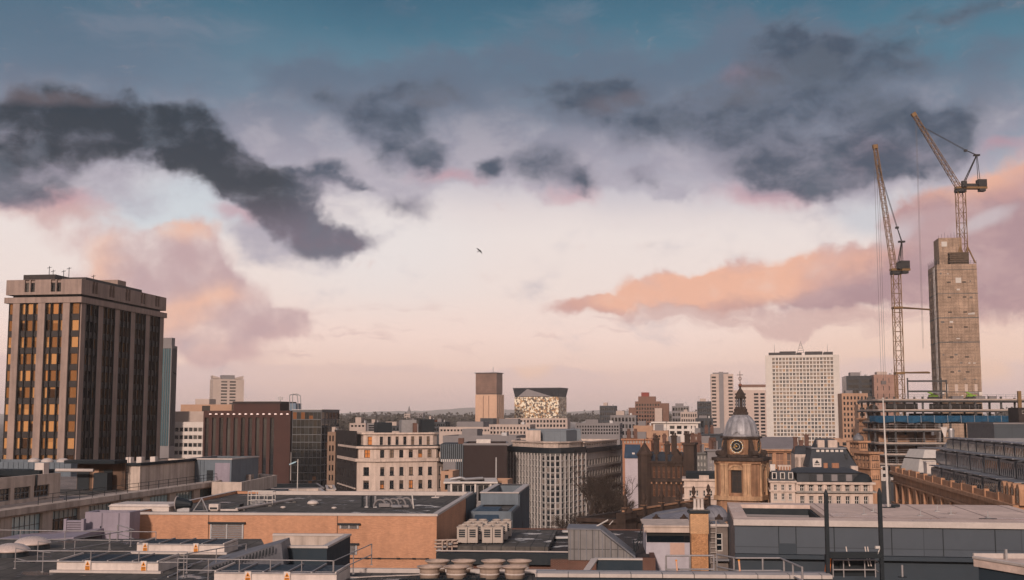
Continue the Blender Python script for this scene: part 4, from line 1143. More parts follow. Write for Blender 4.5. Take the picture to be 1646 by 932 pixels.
# ------------------------------------------------------------------ white stucco house beside the church
D = 232
P, L = front(1098, 1162, D); B = Bld("stucco_house", "low white stucco house with five small windows left of the church tower", "house", P)
z1 = Zp(769.5, D); k = D / FPX
B.body(rect(L, 10), 0, z1, CREAM, FELT_D, {0: Fac(5, .3, [(1.2, 3.6), (5.2, 8.0), (Zp(797, D), Zp(788, D))], .5, .25, (1, 2, .07, True))}, fm=WFRAME, gm=GLASS_D)
B.ring(rect(L, 10), z1 - .35, .35, .4, CREAM, 'cornice'); B.ring(rect(L, 10), Zp(802, D), .3, .35, CREAM, 'string_course'); B.ring(rect(L, 10), Zp(783, D), .25, .25, CREAM, 'string_course')
B.box('parapet_block', CREAM, L * .38, L * .62, -.2, .6, z1, z1 + .7)
for i in range(4): B.add('porch_column', CREAM, lambda b: b.lathe([(.3, 0), (.26, .3), (.24, 7), (.34, 7.3)], k=8), loc=(L * .2 + i * 1.4, -1.6, 0))
B.box('rear_roof', FELT_D, .3, L - .3, 5, 12, z1 - .7, Zp(761, D)); B.done()

# ------------------------------------------------------------------ church tower
D = 222; cx = Xp(1197.5, D, 715); k = D / FPX
yw = R(-26)
CHS = mat("weathered church stone", (150, 112, 86), .9, .3, .5, streak=.5)
CHD = mat("blackened church stone", (66, 54, 48), .9, .4, .6, streak=.4)
CHP = mat("pale church stone", (182, 144, 112), .9, .3, .6, streak=.45)
DOME = mat("grey lead dome", (148, 144, 147), .5, .25, .4, streak=.5, metal=.15)
B = Bld("church_tower", "baroque church tower of golden stone with clock, ribbed lead dome and cross", "church", (cx, D + 3.5), yw)
s = 3.1; c = 1.0                      # half side and corner chamfer
fp = [(-s, -s - c), (s, -s - c), (s + c, -s), (s + c, s), (s, s + c), (-s, s + c), (-s - c, s), (-s - c, -s)]
zb = Zp(805, D); zt = Zp(738, D)
zs = [2.5, zt - 5.9, zt - 1.35]
B.body(fp, 0, zt, CHS, LEAD, {i: Fac(1, .33, [(zt - 6.2, zt - 2.0)], 0, .7, (2, 4, .1, False)) for i in (0, 2, 4, 6)}, roof=False, fm=CHD, gm=mat("belfry louvre", (46, 42, 40), .8))
for i in (0, 2, 4, 6):
    a = math.atan2(fp[i + 1][1] - fp[i][1], fp[i + 1][0] - fp[i][0]); mx_, my_ = (fp[i][0] + fp[i + 1][0]) / 2, (fp[i][1] + fp[i + 1][1]) / 2
    for q in (-2.5, -1.75, 1.75, 2.5): B.add('pilaster', CHP, lambda b: (b.box(q - .33, q + .33, -.35, -.004, zb + 1.2, zt - .8), b.box(q - .45, q + .45, -.45, -.004, zt - 1.1, zt - .8), b.box(q - .42, q + .42, -.42, -.004, zb + .9, zb + 1.3)), loc=(mx_, my_, 0), rz=a)
    B.add('belfry_arch', CHP, lambda b: ([b.tube((1.3 * math.cos(t), -.15, zt - 2.0 + .9 * math.sin(t)), (1.3 * math.cos(t + .4), -.15, zt - 2.0 + .9 * math.sin(t + .4)), .22, k=4) for t in [j * .393 for j in range(8)]],
                                        b.poly([(1.2 * math.cos(t), -.02, zt - 2.0 + .85 * math.sin(t)) for t in [j * .314 for j in range(11)]], 1)), loc=(mx_, my_, 0), rz=a).data.materials.append(_M["belfry louvre"])
B.ring(fp, zb + .1, .8, .5, CHP, 'plinth'); B.ring(fp, zt - .8, .5, .35, CHS, 'architrave'); B.ring(fp, zt - .3, .6, .75, CHD, 'cornice', 2.5)
# clock stage: octagon with scrolled buttresses
zc0 = zt + .35; zc1 = Zp(702, D); rc = 3.15
oct_ = [(rc / math.cos(math.pi / 8) * math.cos(math.pi / 8 + i * math.pi / 4), rc / math.cos(math.pi / 8) * math.sin(math.pi / 8 + i * math.pi / 4)) for i in range(8)]
B.body(oct_, zc0, zc1, CHS, LEAD, name='clock_stage', roof=False)
B.ring(oct_, zc0, .5, .55, CHD, 'stage_plinth'); B.ring(oct_, zc1 - .35, .4, .5, CHD, 'cornice', .4)
WHT = mat("clock ring white", (196, 186, 170), .6); BLK = mat("clock black", (22, 22, 24), .5); GLD = mat("gilded numerals", (200, 150, 70), .35, metal=.6)
for i in range(4):
    a = -math.pi / 2 + i * math.pi / 2 ; rz = a + math.pi / 2
    loc = (rc * math.cos(a), rc * math.sin(a), (zc0 + zc1) / 2 + .1)
    def dial(b):
        n = 24
        for (r0, r1, y, m) in ((.0, 1.32, -.10, 0), (1.08, 1.24, -.13, 1), (.5, .56, -.13, 1)):
            for j in range(n):
                t, u = 2 * math.pi * j / n, 2 * math.pi * (j + 1) / n
                if r0 == 0: b.poly([(0, y, 0), (r1 * math.cos(t), y, r1 * math.sin(t)), (r1 * math.cos(u), y, r1 * math.sin(u))], m)
                else: b.quad((r0 * math.cos(t), y, r0 * math.sin(t)), (r1 * math.cos(t), y, r1 * math.sin(t)), (r1 * math.cos(u), y, r1 * math.sin(u)), (r0 * math.cos(u), y, r0 * math.sin(u)), m)
    cl = B.add('clock_face', BLK, dial, loc=loc, rz=rz); cl.data.materials.append(WHT)
    me = cl.data
    for p in me.polygons: p.material_index = 1 if abs(p.center.y + .13) < .005 else 0
    B.add('clock_surround', CHS, lambda b: [b.tube((1.42 * math.cos(t), -.12, 1.42 * math.sin(t)), (1.42 * math.cos(t + .2618), -.12, 1.42 * math.sin(t + .2618)), .16, k=5) for t in [j * .2618 for j in range(24)]], loc=loc, rz=rz)
    B.add('numeral_ring', GLD, lambda b: [b.hexa([(x * math.cos(t) - w * math.sin(t) * e, y, x * math.sin(t) + w * math.cos(t) * e) for y in (-.16, -.14) for (x, e) in ((1.02, -1), (1.24, -1), (1.24, 1), (1.02, 1))]) for w in (.07,) for t in [j * math.pi / 6 for j in range(12)]], loc=loc, rz=rz)
    for ang, ln, w in ((R(200), .85, .06), (R(130), .6, .08)):
        B.add('clock_hand', GLD, lambda b: b.hexa([(q * math.cos(ang) - w * e * math.sin(ang), y, q * math.sin(ang) + w * e * math.cos(ang)) for y in (-.2, -.17) for (q, e) in ((-.12, -1), (ln, -.4), (ln, .4), (-.12, 1))]), loc=loc, rz=rz)
for i in range(4):                       # scrolls on the diagonals
    a = math.pi / 4 + i * math.pi / 2
    B.add('scroll_buttress', CHD, lambda b: (b.hexa([(3.3, -.55, zc0), (5.0, -.55, zc0), (5.0, .55, zc0), (3.3, .55, zc0), (3.3, -.5, zc0 + 1.5), (4.7, -.5, zc0 + .9), (4.7, .5, zc0 + .9), (3.3, .5, zc0 + 1.5)]),
                                            b.hexa([(3.3, -.45, zc0 + 1.5), (4.1, -.45, zc0 + 1.15), (4.1, .45, zc0 + 1.15), (3.3, .45, zc0 + 1.5), (3.3, -.4, zc1 - .5), (3.55, -.4, zc1 - .8), (3.55, .4, zc1 - .8), (3.3, .4, zc1 - .5)]), b.tube((4.75, -.6, zc0 + .75), (4.75, .6, zc0 + .75), .5, k=10)), rz=a)
# ribbed dome
zd = zc1 + .05; zl = Zp(665, D)
prof = []
for j in range(13):
    t = j / 12 * math.pi / 2 * .86
    prof.append((3.15 * math.cos(t) ** .85, zd + (zl - zd) * math.sin(t) / math.sin(math.pi / 2 * .86)))
B.add('dome', DOME, lambda b: b.lathe(prof, k=48, mod=lambda i, z: 1.035 if i % 3 == 0 else 1.0))
B.add('dome_base', DOME, lambda b: b.lathe([(3.2, zd - .1), (3.45, zd - .02), (3.45, zd + .2), (3.2, zd + .35)], k=32))
for i in range(4):
    a = -math.pi / 2 + i * math.pi / 2
    B.add('dome_lunette', DOME, lambda b: [b.tube((3.15 + .1, .6 * math.cos(t), zd + .25 + .6 * math.sin(t)), (3.15 + .1, .6 * math.cos(t + .52), zd + .25 + .6 * math.sin(t + .52)), .14, k=5) for t in [j * .524 for j in range(6)]], rz=a)
B.add('lantern_gallery', CHD, lambda b: b.lathe([(1.25, zl - .3), (1.45, zl), (1.4, zl + .3), (1.2, zl + .35), (1.25, zl + .9), (1.05, zl + 1.0), (1.0, zl + 1.3)], k=16))
zL = zl + 1.3; zk = Zp(640, D)
for i in range(8):
    a = i * math.pi / 4; B.add('lantern_column', LEAD, lambda b: b.tube((.82 * math.cos(a), .82 * math.sin(a), zL), (.82 * math.cos(a), .82 * math.sin(a), zk), .13, k=6))
B.add('lantern_core', CHD, lambda b: b.lathe([(.4, zL), (.4, zk)], k=8))
zs_ = Zp(618, D)
B.add('lantern_cap', CHD, lambda b: b.lathe([(1.05, zk), (1.1, zk + .2), (.85, zk + .5), (.75, zk + 1.0), (.45, zk + 1.5), (.2, zk + 1.9), (.16, zs_ - .1)], k=16), smooth=True)
B.add('ball', mat("gilt ball", (120, 74, 58), .5, metal=.3), lambda b: b.lathe([(.02, zs_ - .3), (.3, zs_ - .2), (.36, zs_), (.3, zs_ + .2), (.02, zs_ + .3)], k=12), smooth=True)
zx = Zp(595, D)
def cross(b):
    b.tube((0, 0, zs_ + .2), (0, 0, zx), .09, .05, 6); z = zs_ + (zx - zs_) * .72
    b.tube((-.55, 0, z), (.55, 0, z), .06, k=5); b.tube((0, -.55, z), (0, .55, z), .06, k=5)
    z = zs_ + (zx - zs_) * .45
    for q in range(8): b.tube((.3 * math.cos(q * .785), 0, z + .3 * math.sin(q * .785)), (.3 * math.cos(q * .785 + .785), 0, z + .3 * math.sin(q * .785 + .785)), .06, k=4)
B.add('cross', mat("weathered gilt iron", (96, 70, 56), .5, metal=.4), cross); B.done()

# ------------------------------------------------------------------ between church and construction site
D = 330
P, L = front(1222, 1282, D); B = Bld("ribbed_roof_hall", "tan columned hall with a ribbed grey metal roof right of the dome", "building", P)
z1 = Zp(722, D); RM = mat("ribbed metal roof", (120, 112, 112), .6, .15, .3)
B.body(rect(L, 16), 0, z1, STONE, RM, {0: Fac(3, .72, [(Zp(752, D), z1 - 1)], .6, .8, (2, 2, .12, False))}, roof=False, gm=glass("tan infill", (70, 50, 40), (116, 76, 50), .5, .3), fm=STONE)
B.add('roof', RM, lambda b: [b.hexa([(L / 30 * i - .6, -.9, z1), (L / 30 * i - .6 + .55, -.9, z1), (L / 30 * i - .6 + .55, 8, z1 + 3), (L / 30 * i - .6, 8, z1 + 3), (L / 30 * i - .6, -.9, z1 + .3), (L / 30 * i - .6 + .4, -.9, z1 + .3), (L / 30 * i - .6 + .4, 8, z1 + 3.3), (L / 30 * i - .6, 8, z1 + 3.3)]) for i in range(32)])
B.box('fascia', STONE, -.6, L + .6, -.95, 14, z1 - .5, z1 - .003); B.done()

MANS = mat("dark mansard slate", (56, 58, 62), .7, .25, .6)
D = 285
P, L = front(1299, 1376, D); B = Bld("mansard_office", "dark slate mansard office with pale dormers and a white roof sign", "office", P)
z1 = Zp(752, D); z2 = Zp(722, D); z3 = Zp(706, D)
B.body(rect(L, 18), 0, z1, CREAM, FELT_D, {0: Fac(8, .4, [(2, 4), (5.5, 8), (9.5, 12)], .5, .3)}, roof=False, fm=WFRAME)
B.add('mansard_roof', MANS, lambda b: (b.hexa([(-.2, -.3, z1 + .004), (L + .2, -.3, z1 + .004), (L + .2, 18, z1 + .004), (-.2, 18, z1 + .004), (1.0, 3.5, z2), (L - 2.2, 3.5, z2), (L - 2.2, 17, z2), (1.0, 17, z2)]), b.hexa([(2, 4.2, z2 + .004), (L - 3, 4.2, z2 + .004), (L - 3, 16, z2 + .004), (2, 16, z2 + .004), (3, 6, z3), (L - 4.5, 6, z3), (L - 4.5, 15, z3), (3, 15, z3)])))
B.ring([(1.0, 3.5), (L - 2.2, 3.5), (L - 2.2, 17), (1.0, 17)], z2, .35, .2, LEAD, 'lead_flashing', .6)
for x, w in ((.22, 1.6), (.44, 2.2)): B.box('dormer', CREAM, L * x, L * x + w, 3.9, 7, z2 + .36, z2 + 2.1)
for i in range(6): B.box('roof_vent', WHITE, L * (.18 + .1 * i), L * (.18 + .1 * i) + .7, 2.9, 3.5, z2 - .9, z2 - .2)
B.box('roof_window', DFRAME, L * .76, L * .82, 1.0, 2.6, z1 + 2.2, z1 + 3.3)
B.add('party_wall', CREAM, lambda b: b.poly([(L + .25, -.4, z1), (L + .25, 18, z1), (L - 2.0, 17, z2 + .5), (L - 2.0, 3.4, z2 + .5)])); 
B.box('roof_kiosk', CREAM, L * .84, L * .98, -2.4, -.35, z1 - 3, z1 + .6); B.done()
sg = MB(); w_ = 2.0
sg.box(-w_ / 2, w_ / 2, 0, .12, 0, 2.0, 0); sg.poly([(-.6, -.004, .85), (.6, -.004, .85), (0, -.004, 1.7)], 1)
for a, c_ in ((-.62, -.3), (-.22, .12), (.2, .62)): sg.quad((a, -.004, .42), (c_, -.004, .42), (c_, -.004, .66), (a, -.004, .66), 1)
p = W(1313.5, 750.5, 283)
o = empty('roof_sign', p, GRID, "white square roof sign with a black triangle over a short dark word", "sign")
sg.build('panel', [WHITE, BLK], o); mb = MB(); mb.tube((-.7, .2, 0), (-.7, .2, -2.2), .06); mb.build('post', DSTEEL, o); mb = MB(); mb.tube((.7, .2, 0), (.7, .2, -2.2), .06); mb.build('post', DSTEEL, o)

D = 216
P, L = front(1236, 1275, D, R(-10)); B = Bld("dormer_house", "narrow tan house with three white dormer windows in a slate mansard", "house", P, R(-10))
z1 = Zp(773, D); z2 = Zp(757, D)
B.body(rect(L, 10), 0, z1, CREAM, SLATE, {0: Fac(3, .42, [(1, 3), (4.2, 6.6), (Zp(803, D), Zp(793, D)), (Zp(788, D), Zp(779, D))], .2, .35, (2, 2, .08, True))}, roof=False, gm=GLASS_D)
B.ring(rect(L, 10), z1 - .25, .3, .3, CREAM, 'cornice'); B.ring(rect(L, 10), Zp(790, D), .25, .25, CREAM, 'string_course')
B.add('mansard_roof', MANS, lambda b: b.hexa([(0, 0, z1 + .06), (L, 0, z1 + .06), (L, 10, z1 + .06), (0, 10, z1 + .06), (.25, .8, z2), (L - .25, .8, z2), (L - .25, 9, z2), (.25, 9, z2)]))
for i in range(3):
    x = L / 3 * (i + .5); d = B.box('dormer', WHITE, x - .42, x + .42, -.12, .7, z1 + .35, z1 + 1.55); B.box('pane', GLASS_D, x - .28, x + .28, -.13, -.122, z1 + .45, z1 + 1.45, parent=d)
B.box('chimney_stack', WHITE, .1, 1.0, 2, 3.4, z2 - .2, z2 + 1.1)
for i in range(5): B.add('chimney_pot', TERR, lambda b: b.tube((1.6 + i * .5, 3, z2), (1.6 + i * .5, 3, z2 + .7), .15, .12, 8))
B.box('roof_hut', CREAM, 1.5, L - .4, 4, 6, z2, z2 + .9); B.done()

P, L = front(1275.5, 1399, D, R(-6)); B = Bld("classical_range", "long classical stone range with a slate roof and large shaded windows", "building", P, R(-6))
z1 = Zp(775.5, D)
big = [(.8, 3.4), (Zp(806, D) - .6, Zp(797, D)), (Zp(789.5, D), Zp(778.5, D))]
B.body(rect(L, 12), 0, z1, CREAM, FELT_D, {0: Fac(8, .48, big, .4, .5, (2, 2, .1, True))}, fm=WFRAME, gm=GLASS_D, roof=False, parapet=.1)
B.ring(rect(L, 12), z1 - .3, .4, .5, CREAM, 'cornice', .3); B.ring(rect(L, 12), Zp(791.5, D), .3, .6, SOOT, 'balcony_ledge')
for i in range(9): B.box('pilaster', CREAM, .25 + (L - .6) / 8 * i - .22, .25 + (L - .6) / 8 * i + .22, -.3, -.004, Zp(790, D), z1 - .35)
z2 = Zp(760, D); z3 = Zp(754, D)
B.box('slate_attic', MANS, .5, L - 1.8, 1.2, 11, z1 + .1, z2)
B.add('roof', MANS, lambda b: b.hexa([(.2, .8, z2 + .004), (L - 1.5, .8, z2 + .004), (L - 1.5, 11.4, z2 + .004), (.2, 11.4, z2 + .004), (1.5, 4, z3), (L - 3, 4, z3), (L - 3, 9, z3), (1.5, 9, z3)]))
for i in range(7): B.box('attic_window', GREYF if i % 2 else DFRAME, L * (.2 + .095 * i), L * (.2 + .095 * i) + 1.05, 1.0, 1.196, z1 + .25, z2 - .3)
B.add('corner_dome', FELT_D, lambda b: b.lathe([(1.9, z1), (1.9, z1 + .3), (1.7, z1 + .9), (1.1, z1 + 1.5), (.1, z1 + 1.8)], k=14), loc=(L - 1.6, 2, 0), smooth=True); 
for x in (.47, .58, .62): B.add('roof_vent', TERR, lambda b: b.tube((L * x, 6, z2), (L * x, 6, z3 + .9), .4, k=8))
B.done()
D = 300
P, L = front(1276, 1302, D); B = Bld("chimney_house", "narrow slate-roofed house crowded with chimneys left of the mansard office", "house", P)
z1 = Zp(730, D)
B.body(rect(L, 12), 0, z1, CREAM, SLATE, {0: Fac(2, .34, [(z1 - 3.6, z1 - .8), (z1 - 8, z1 - 5)], .3, .3, (2, 3, .1, True))}); B.add('roof', MANS, lambda b: b.hexa([(0, 0, z1 + .004), (L, 0, z1 + .004), (L, 12, z1 + .004), (0, 12, z1 + .004), (.5, 4, z1 + 2), (L - .5, 4, z1 + 2), (L - .5, 8, z1 + 2), (.5, 8, z1 + 2)]))
for x, h in ((.15, 4), (.5, 3.2), (.85, 4.6)): B.add('chimney', BRICK, lambda b: (b.box(L * x - .5, L * x + .5, 4, 5, z1, z1 + h), b.box(L * x - .65, L * x + .65, 3.85, 5.15, z1 + h, z1 + h + .3)))
B.done()
# orange stone street range with a domed front, seen down the side street
for (nm, lb, x0, x1, yt, D, dep, rows, n) in (
        ("sandstone_tower_house", "tall golden sandstone house with a round gable beside the steel frame", 1398, 1413, 672, 345, 7, [678, 690, 702, 714, 728, 742], 5),
        ("sandstone_corner_house", "golden sandstone corner house with tall arches below the round gable", 1397, 1412, 727, 300, 9, [733, 745, 764], 4),
        ("sandstone_domed_pavilion", "small domed sandstone pavilion stepping down left of the round gable", 1380, 1393, 709, 335, 6, [713, 728, 742, 756], 3)):
    P, L = front(x0, x1, D, R(10)); B = Bld(nm, lb, "building", P, R(10)); z1 = Zp(yt, D)
    f = Fac(n, .42, rowsy(D, rows, 6.5), .3, .3, (2, 2, .08, True)); f2 = Fac(max(3, n), .42, rowsy(D, rows, 6.5), .3, .3, (2, 2, .08, True))
    B.body(rect(L, dep), 0, z1, STONE, LEAD, {0: f, 3: f2}, fm=DFRAME, gm=GLASS_D); B.ring(rect(L, dep), z1 - .4, .5, .7, STONE, 'cornice', .3); B.ring(rect(L, dep), z1 - 4.2, .3, .4, STONE, 'string_course')
    if nm == "sandstone_tower_house":
        B.add('round_gable', CREAM, lambda b: (b.poly([(L * .42 + 2.3 * math.cos(t), -.1, z1 + 3.9 * math.sin(t)) for t in [j * math.pi / 14 for j in range(15)]]), b.poly([(L * .42 + 2.3 * math.cos(t), .5, z1 + 3.9 * math.sin(t)) for t in [j * math.pi / 14 for j in range(15)]][::-1]),
                                               [b.quad((L * .42 + 2.3 * math.cos(t), -.1, z1 + 3.9 * math.sin(t)), (L * .42 + 2.3 * math.cos(t + .2244), -.1, z1 + 3.9 * math.sin(t + .2244)), (L * .42 + 2.3 * math.cos(t + .2244), .5, z1 + 3.9 * math.sin(t + .2244)), (L * .42 + 2.3 * math.cos(t), .5, z1 + 3.9 * math.sin(t))) for t in [j * .2244 for j in range(14)]]))
        B.add('oculus', DFRAME, lambda b: b.lathe([(.55, 0), (.55, .05)], k=14), loc=(L * .42, -.13, z1 + 1.6)).rotation_euler = (R(90), 0, 0)
    if nm == "sandstone_domed_pavilion":
        B.add('dome', LEAD, lambda b: b.lathe([(1.5, z1), (1.5, z1 + .6), (1.2, z1 + 1.4), (.5, z1 + 1.9), (.1, z1 + 2.3)], k=14), loc=(L * .5, 3, 0), smooth=True)
    B.done()
# ------------------------------------------------------------------ construction site
CORE = mat("raw board-marked concrete", (154, 130, 112), .9, .35, .3, streak=.3, pattern='panel', psize=(5.2, 1.15), rgb2=(84, 72, 64), fine=.3)
YEL = mat("weathered yellow crane paint", (114, 86, 54), .6, .25, .8)
CRD = mat("dark crane steel", (40, 38, 38), .6, .2, .8)
ROPE = mat("steel rope", (96, 88, 86), .6)


def lattice(b, p, q, w, n, r=.12, rd=.07, up=None, w2=None, m=0):
    p, q = Vector(p), Vector(q); d = (q - p).normalized(); w2 = w if w2 is None else w2
    s = (up or Vector((1, 0, 0))); s = (s - d * s.dot(d)).normalized(); t = d.cross(s)
    L = (q - p).length

    def c(i, k):
        f = i / n; a = (w + (w2 - w) * f) / 2; sx, sy = ((-1, -1), (1, -1), (1, 1), (-1, 1))[k % 4]
        return p + d * (L * f) + s * (a * sx) + t * (a * sy)
    for k in range(4): b.tube(c(0, k), c(n, k), r, k=4, m=m)
    for i in range(n):
        for k in range(4):
            a, e = (c(i, k), c(i + 1, k + 1)) if (i + k) % 2 else (c(i, k + 1), c(i + 1, k))
            b.tube(a, e, rd, k=3, m=m, cap=False)
        for k in range(4): b.tube(c(i, k), c(i, k + 1), rd, k=3, m=m, cap=False)


D = 420
P, L = front(1515, 1580, D); z1 = Zp(425, D)
B = Bld("concrete_core_tower", "raw concrete lift core tower rising above the steel frame", "tower", P)
lw = [(Zp(y + 13, D), Zp(y, D)) for y in range(440, 640, 25)]
B.body(rect(L, 16), 0, z1, CORE, CONC_D, {0: Fac(4, .34, [(Zp(632, D), Zp(616, D))], .2, .3, (1, 1, .05, False), gm=mat("pale board infill", (178, 160, 150), .8)), 3: Fac(2, .3, sorted(lw), 1.0, .25, (1, 1, .05, False), gm=_M.get("pale board infill"))}, fm=CONC, parapet=.3)
for i in range(7):
    z = Zp(455 + 24 * i, D)
    for x in (.24, .62): B.box('cast_recess', mat("dark recess", (66, 58, 54), .9), L * x, L * x + 1.3, -.02, -.004, z, z + .5)
rnd = random.Random(2)
for i in range(19): z = z1 - 2.0 - i * 2.9; B.box('pour_joint', [CONC_D, CORE, CORE][i % 3], -.06 - .02 * (i % 2), L + .06, -.06 - .02 * (i % 2), 16.05, z, z + rnd.choice([.16, .28, .4]))
for i in range(26): x = rnd.uniform(.6, L - 1.4); z = z1 - 2.4 - rnd.randrange(18) * 2.9; B.box('tie_plate', [CONC_D, WFRAME][i % 2], x, x + rnd.uniform(.4, 1.2), -.03, -.004, z - 1.2, z - rnd.uniform(.5, .9))
B.box('white_panel', WFRAME, L * .46, L * .6, -.06, -.004, Zp(455, D), Zp(446, D))
B.box('upper_core', CORE, L * .13, L * .72, 4, 13, z1 - .3, Zp(380, D)); B.box('upper_opening', WFRAME, L * .2, L * .34, 3.94, 3.996, Zp(394, D), Zp(386, D))
B.add('formwork', mat("stacked formwork", (86, 72, 60), .9, .3, 1), lambda b: [b.box(L * .36 - .2 * (i % 2), L * .84, 1.2, 3.9, z1 + .1 + i * .75, z1 + .1 + i * .75 + .6) for i in range(6)])
def rail(b):
    for i in range(15): b.tube((L / 14 * i, .1, z1 - .2), (L / 14 * i, .1, z1 + 1.3), .05, k=4)
    for i in range(15): b.tube((.1, 16 / 14 * i, z1 - .2), (.1, 16 / 14 * i, z1 + 1.6 + (i % 3) * .5), .05, k=4)
    for h in (.5, 1.1): b.tube((0, .1, z1 + h), (L, .1, z1 + h), .035, k=4); b.tube((.1, 0, z1 + h), (.1, 16, z1 + h), .035, k=4)
    for i in range(8): b.tube((L * .13 + i * L * .08, 4, Zp(380, D) - .2), (L * .13 + i * L * .08, 4, Zp(380, D) + 1.0 + (i * 7 % 3) * .5), .05, k=4)
B.add('edge_rail', CRD, rail)
B.add('scaffold_mast', STEEL, lambda b: [b.tube((-.7, q, 20), (-.7, q, z1 - 1), .09, k=4) for q in (1, 3)] + [b.tube((-.7, 1, 20 + 3 * i), (-.7, 3, 20 + 3 * i), .06, k=4) for i in range(21)])
B.done()


def crane(label, base_px, D, zbase, ztop, mast_w, pivot, tip, apex, cw, group="luffing cranes on the building site"):
    m0 = W(base_px, 440, D)
    o = empty('tower_crane', (m0.x, D, zbase), 0, label, 'crane', group)

    def loc(px, py, dy=0.0):
        v = W(px, py, D); return Vector((v.x - m0.x, dy, v.z - zbase))
    h = ztop - zbase
    b = MB(); lattice(b, (0, 0, 0), (0, 0, h), mast_w, max(4, int(h / mast_w * .8)), .17, .09); b.build('mast', YEL, o)
    b = MB(); b.lathe([(mast_w * .8, h), (mast_w * .8, h + .8), (mast_w * .65, h + 1.2)], k=12); b.build('slewing_ring', CRD, o)
    pv, tp, ap, cwp = loc(*pivot), loc(*tip), loc(*apex), loc(*cw)
    b = MB(); z = h + 1.2; b.box(pv.x - 1.2, cwp.x + 1.8, -1.3, 1.3, z, z + .75); [b.tube((x, y, z + .7), (x, y, z + 1.8), .05, k=4) for x in (pv.x - 1, pv.x + 1, cwp.x) for y in (-1.25, 1.25)]; b.build('machine_deck', YEL, o)
    b = MB(); b.box(pv.x + .4, pv.x + 2.2, -2.4, -1.31, z + .5, z + 2.6); b.build('cab', CRD, o)
    b = MB(); b.box(cwp.x - 1.4, cwp.x + 1.6, -1.5, 1.5, z + .76, z + 3.4); b.box(cwp.x - .9, cwp.x + 1.2, -1.2, 1.2, z - .9, z - .004); b.build('counterweight', CRD, o)
    b = MB(); b.box(pv.x + 2.4, cwp.x - 1.6, -.9, .9, z + .76, z + 1.9); b.build('winch', CRD, o)
    b = MB(); lattice(b, pv, tp, 1.7, 26, .13, .07, Vector((0, 1, 0)), 1.1)
    d = (tp - pv).normalized(); n = Vector((-d.z, 0, d.x)); b.hexa([tp + d * a + n * c + Vector((0, e, 0)) for a in (-.2, 1.2) for (c, e) in ((-.8, -.7), (.8, -.7), (.8, .7), (-.8, .7))]); b.build('jib', YEL, o)
    b = MB()
    for y in (-1, 1):
        b.tube((pv.x + 1.2, y * 1.1, z + .7), (ap.x, y * .35, ap.z), .17, k=5); b.tube((cwp.x - .6, y * 1.1, z + .7), (ap.x, y * .35, ap.z), .12, k=5)
    for f in (.25, .5, .75):
        x = pv.x + 1.2 + (ap.x - pv.x - 1.2) * f; zz = z + .7 + (ap.z - z - .7) * f; b.tube((x, -1, zz), (x, 1, zz), .1, k=4)
    b.box(ap.x - 1.1, ap.x + 1.0, -.7, .7, ap.z - .35, ap.z + .2); b.build('a_frame', CRD, o)
    b = MB()
    f = .86; q = pv + (tp - pv) * f
    mid = q + (ap - q) * .8
    for y in (-.4, .4): b.tube(q + Vector((0, y, 0)), mid + Vector((0, y, -.4)), .09, k=4)
    for y in (-.5, -.2, .2, .5): b.tube(mid + Vector((0, y * .6, -.4)), ap + Vector((0, y, 0)), .06, k=4)
    b.box(mid.x - .5, mid.x + .5, -.5, .5, mid.z - .9, mid.z - .2); b.build('luffing_rope', CRD, o)
    return o, tp, m0


o1, tp, m0 = crane("shorter yellow crane with a near-upright jib, tied to the concrete tower by two beams", 1440, 400, 2.0, Zp(441, 400), 2.5, (1437, 432), (1407, 238), (1449.5, 388), (1453, 432))
b = MB()
for (px, yb) in ((1409, 604), (1413.5, 610), (1417, 612)): v = W(px, 400, 400); b.tube((v.x - m0.x, (px - 1413) * .1, tp.z - 3), (v.x - m0.x, (px - 1413) * .1, Zp(yb, 400) - 2), .055, k=4)
b.tube((tp.x, 0, tp.z), (W(1413, 400, 400).x - m0.x, 0, tp.z - 3), .05, k=4); b.box(W(1413, 400, 400).x - m0.x - .8, W(1413, 400, 400).x - m0.x + .8, -.4, .4, Zp(612, 400) - 3.2, Zp(612, 400) - 2); b.build('hoist_rope', ROPE, o1)
for y in (494, 599):
    b = MB(); z = Zp(y, 400) - 2; xe = W(1501, y, 410).x - m0.x
    b.tube((0, -.9, z), (xe, 14, z + .5), .28, k=6); b.tube((0, 1.2, z), (xe + .3, 16, z + .8), .25, k=6); b.box(-1.5, 1.5, -1.5, 1.5, z - .5, z + .2); b.build('tie_beam', YEL, o1)
o2, tp, m0 = crane("taller yellow crane with its jib leaning left, standing on the concrete tower", 1549, 424, Zp(423, 422) - .2, Zp(309, 424), 2.7, (1541, 301), (1470, 186), (1570, 249), (1577, 296))
b = MB()
for q in (0, .55): v = W(1474, 300, 424); b.tube((tp.x + .3 + q, q, tp.z), (W(1481, 500, 424).x - m0.x + q, q, Zp(560, 424) - o2.location.z), .045, k=4)
b.build('hoist_rope', ROPE, o2)
b = MB()
for s in (-1, 1): b.tube((s * 1.2, -1.4, 6.5), (s * 3.6, -2.2, .2), .3, k=5); b.tube((s * 1.2, -1.4, 6.5), (s * .2, -2.2, .2), .25, k=5)
b.build('base_brace', YEL, o2)

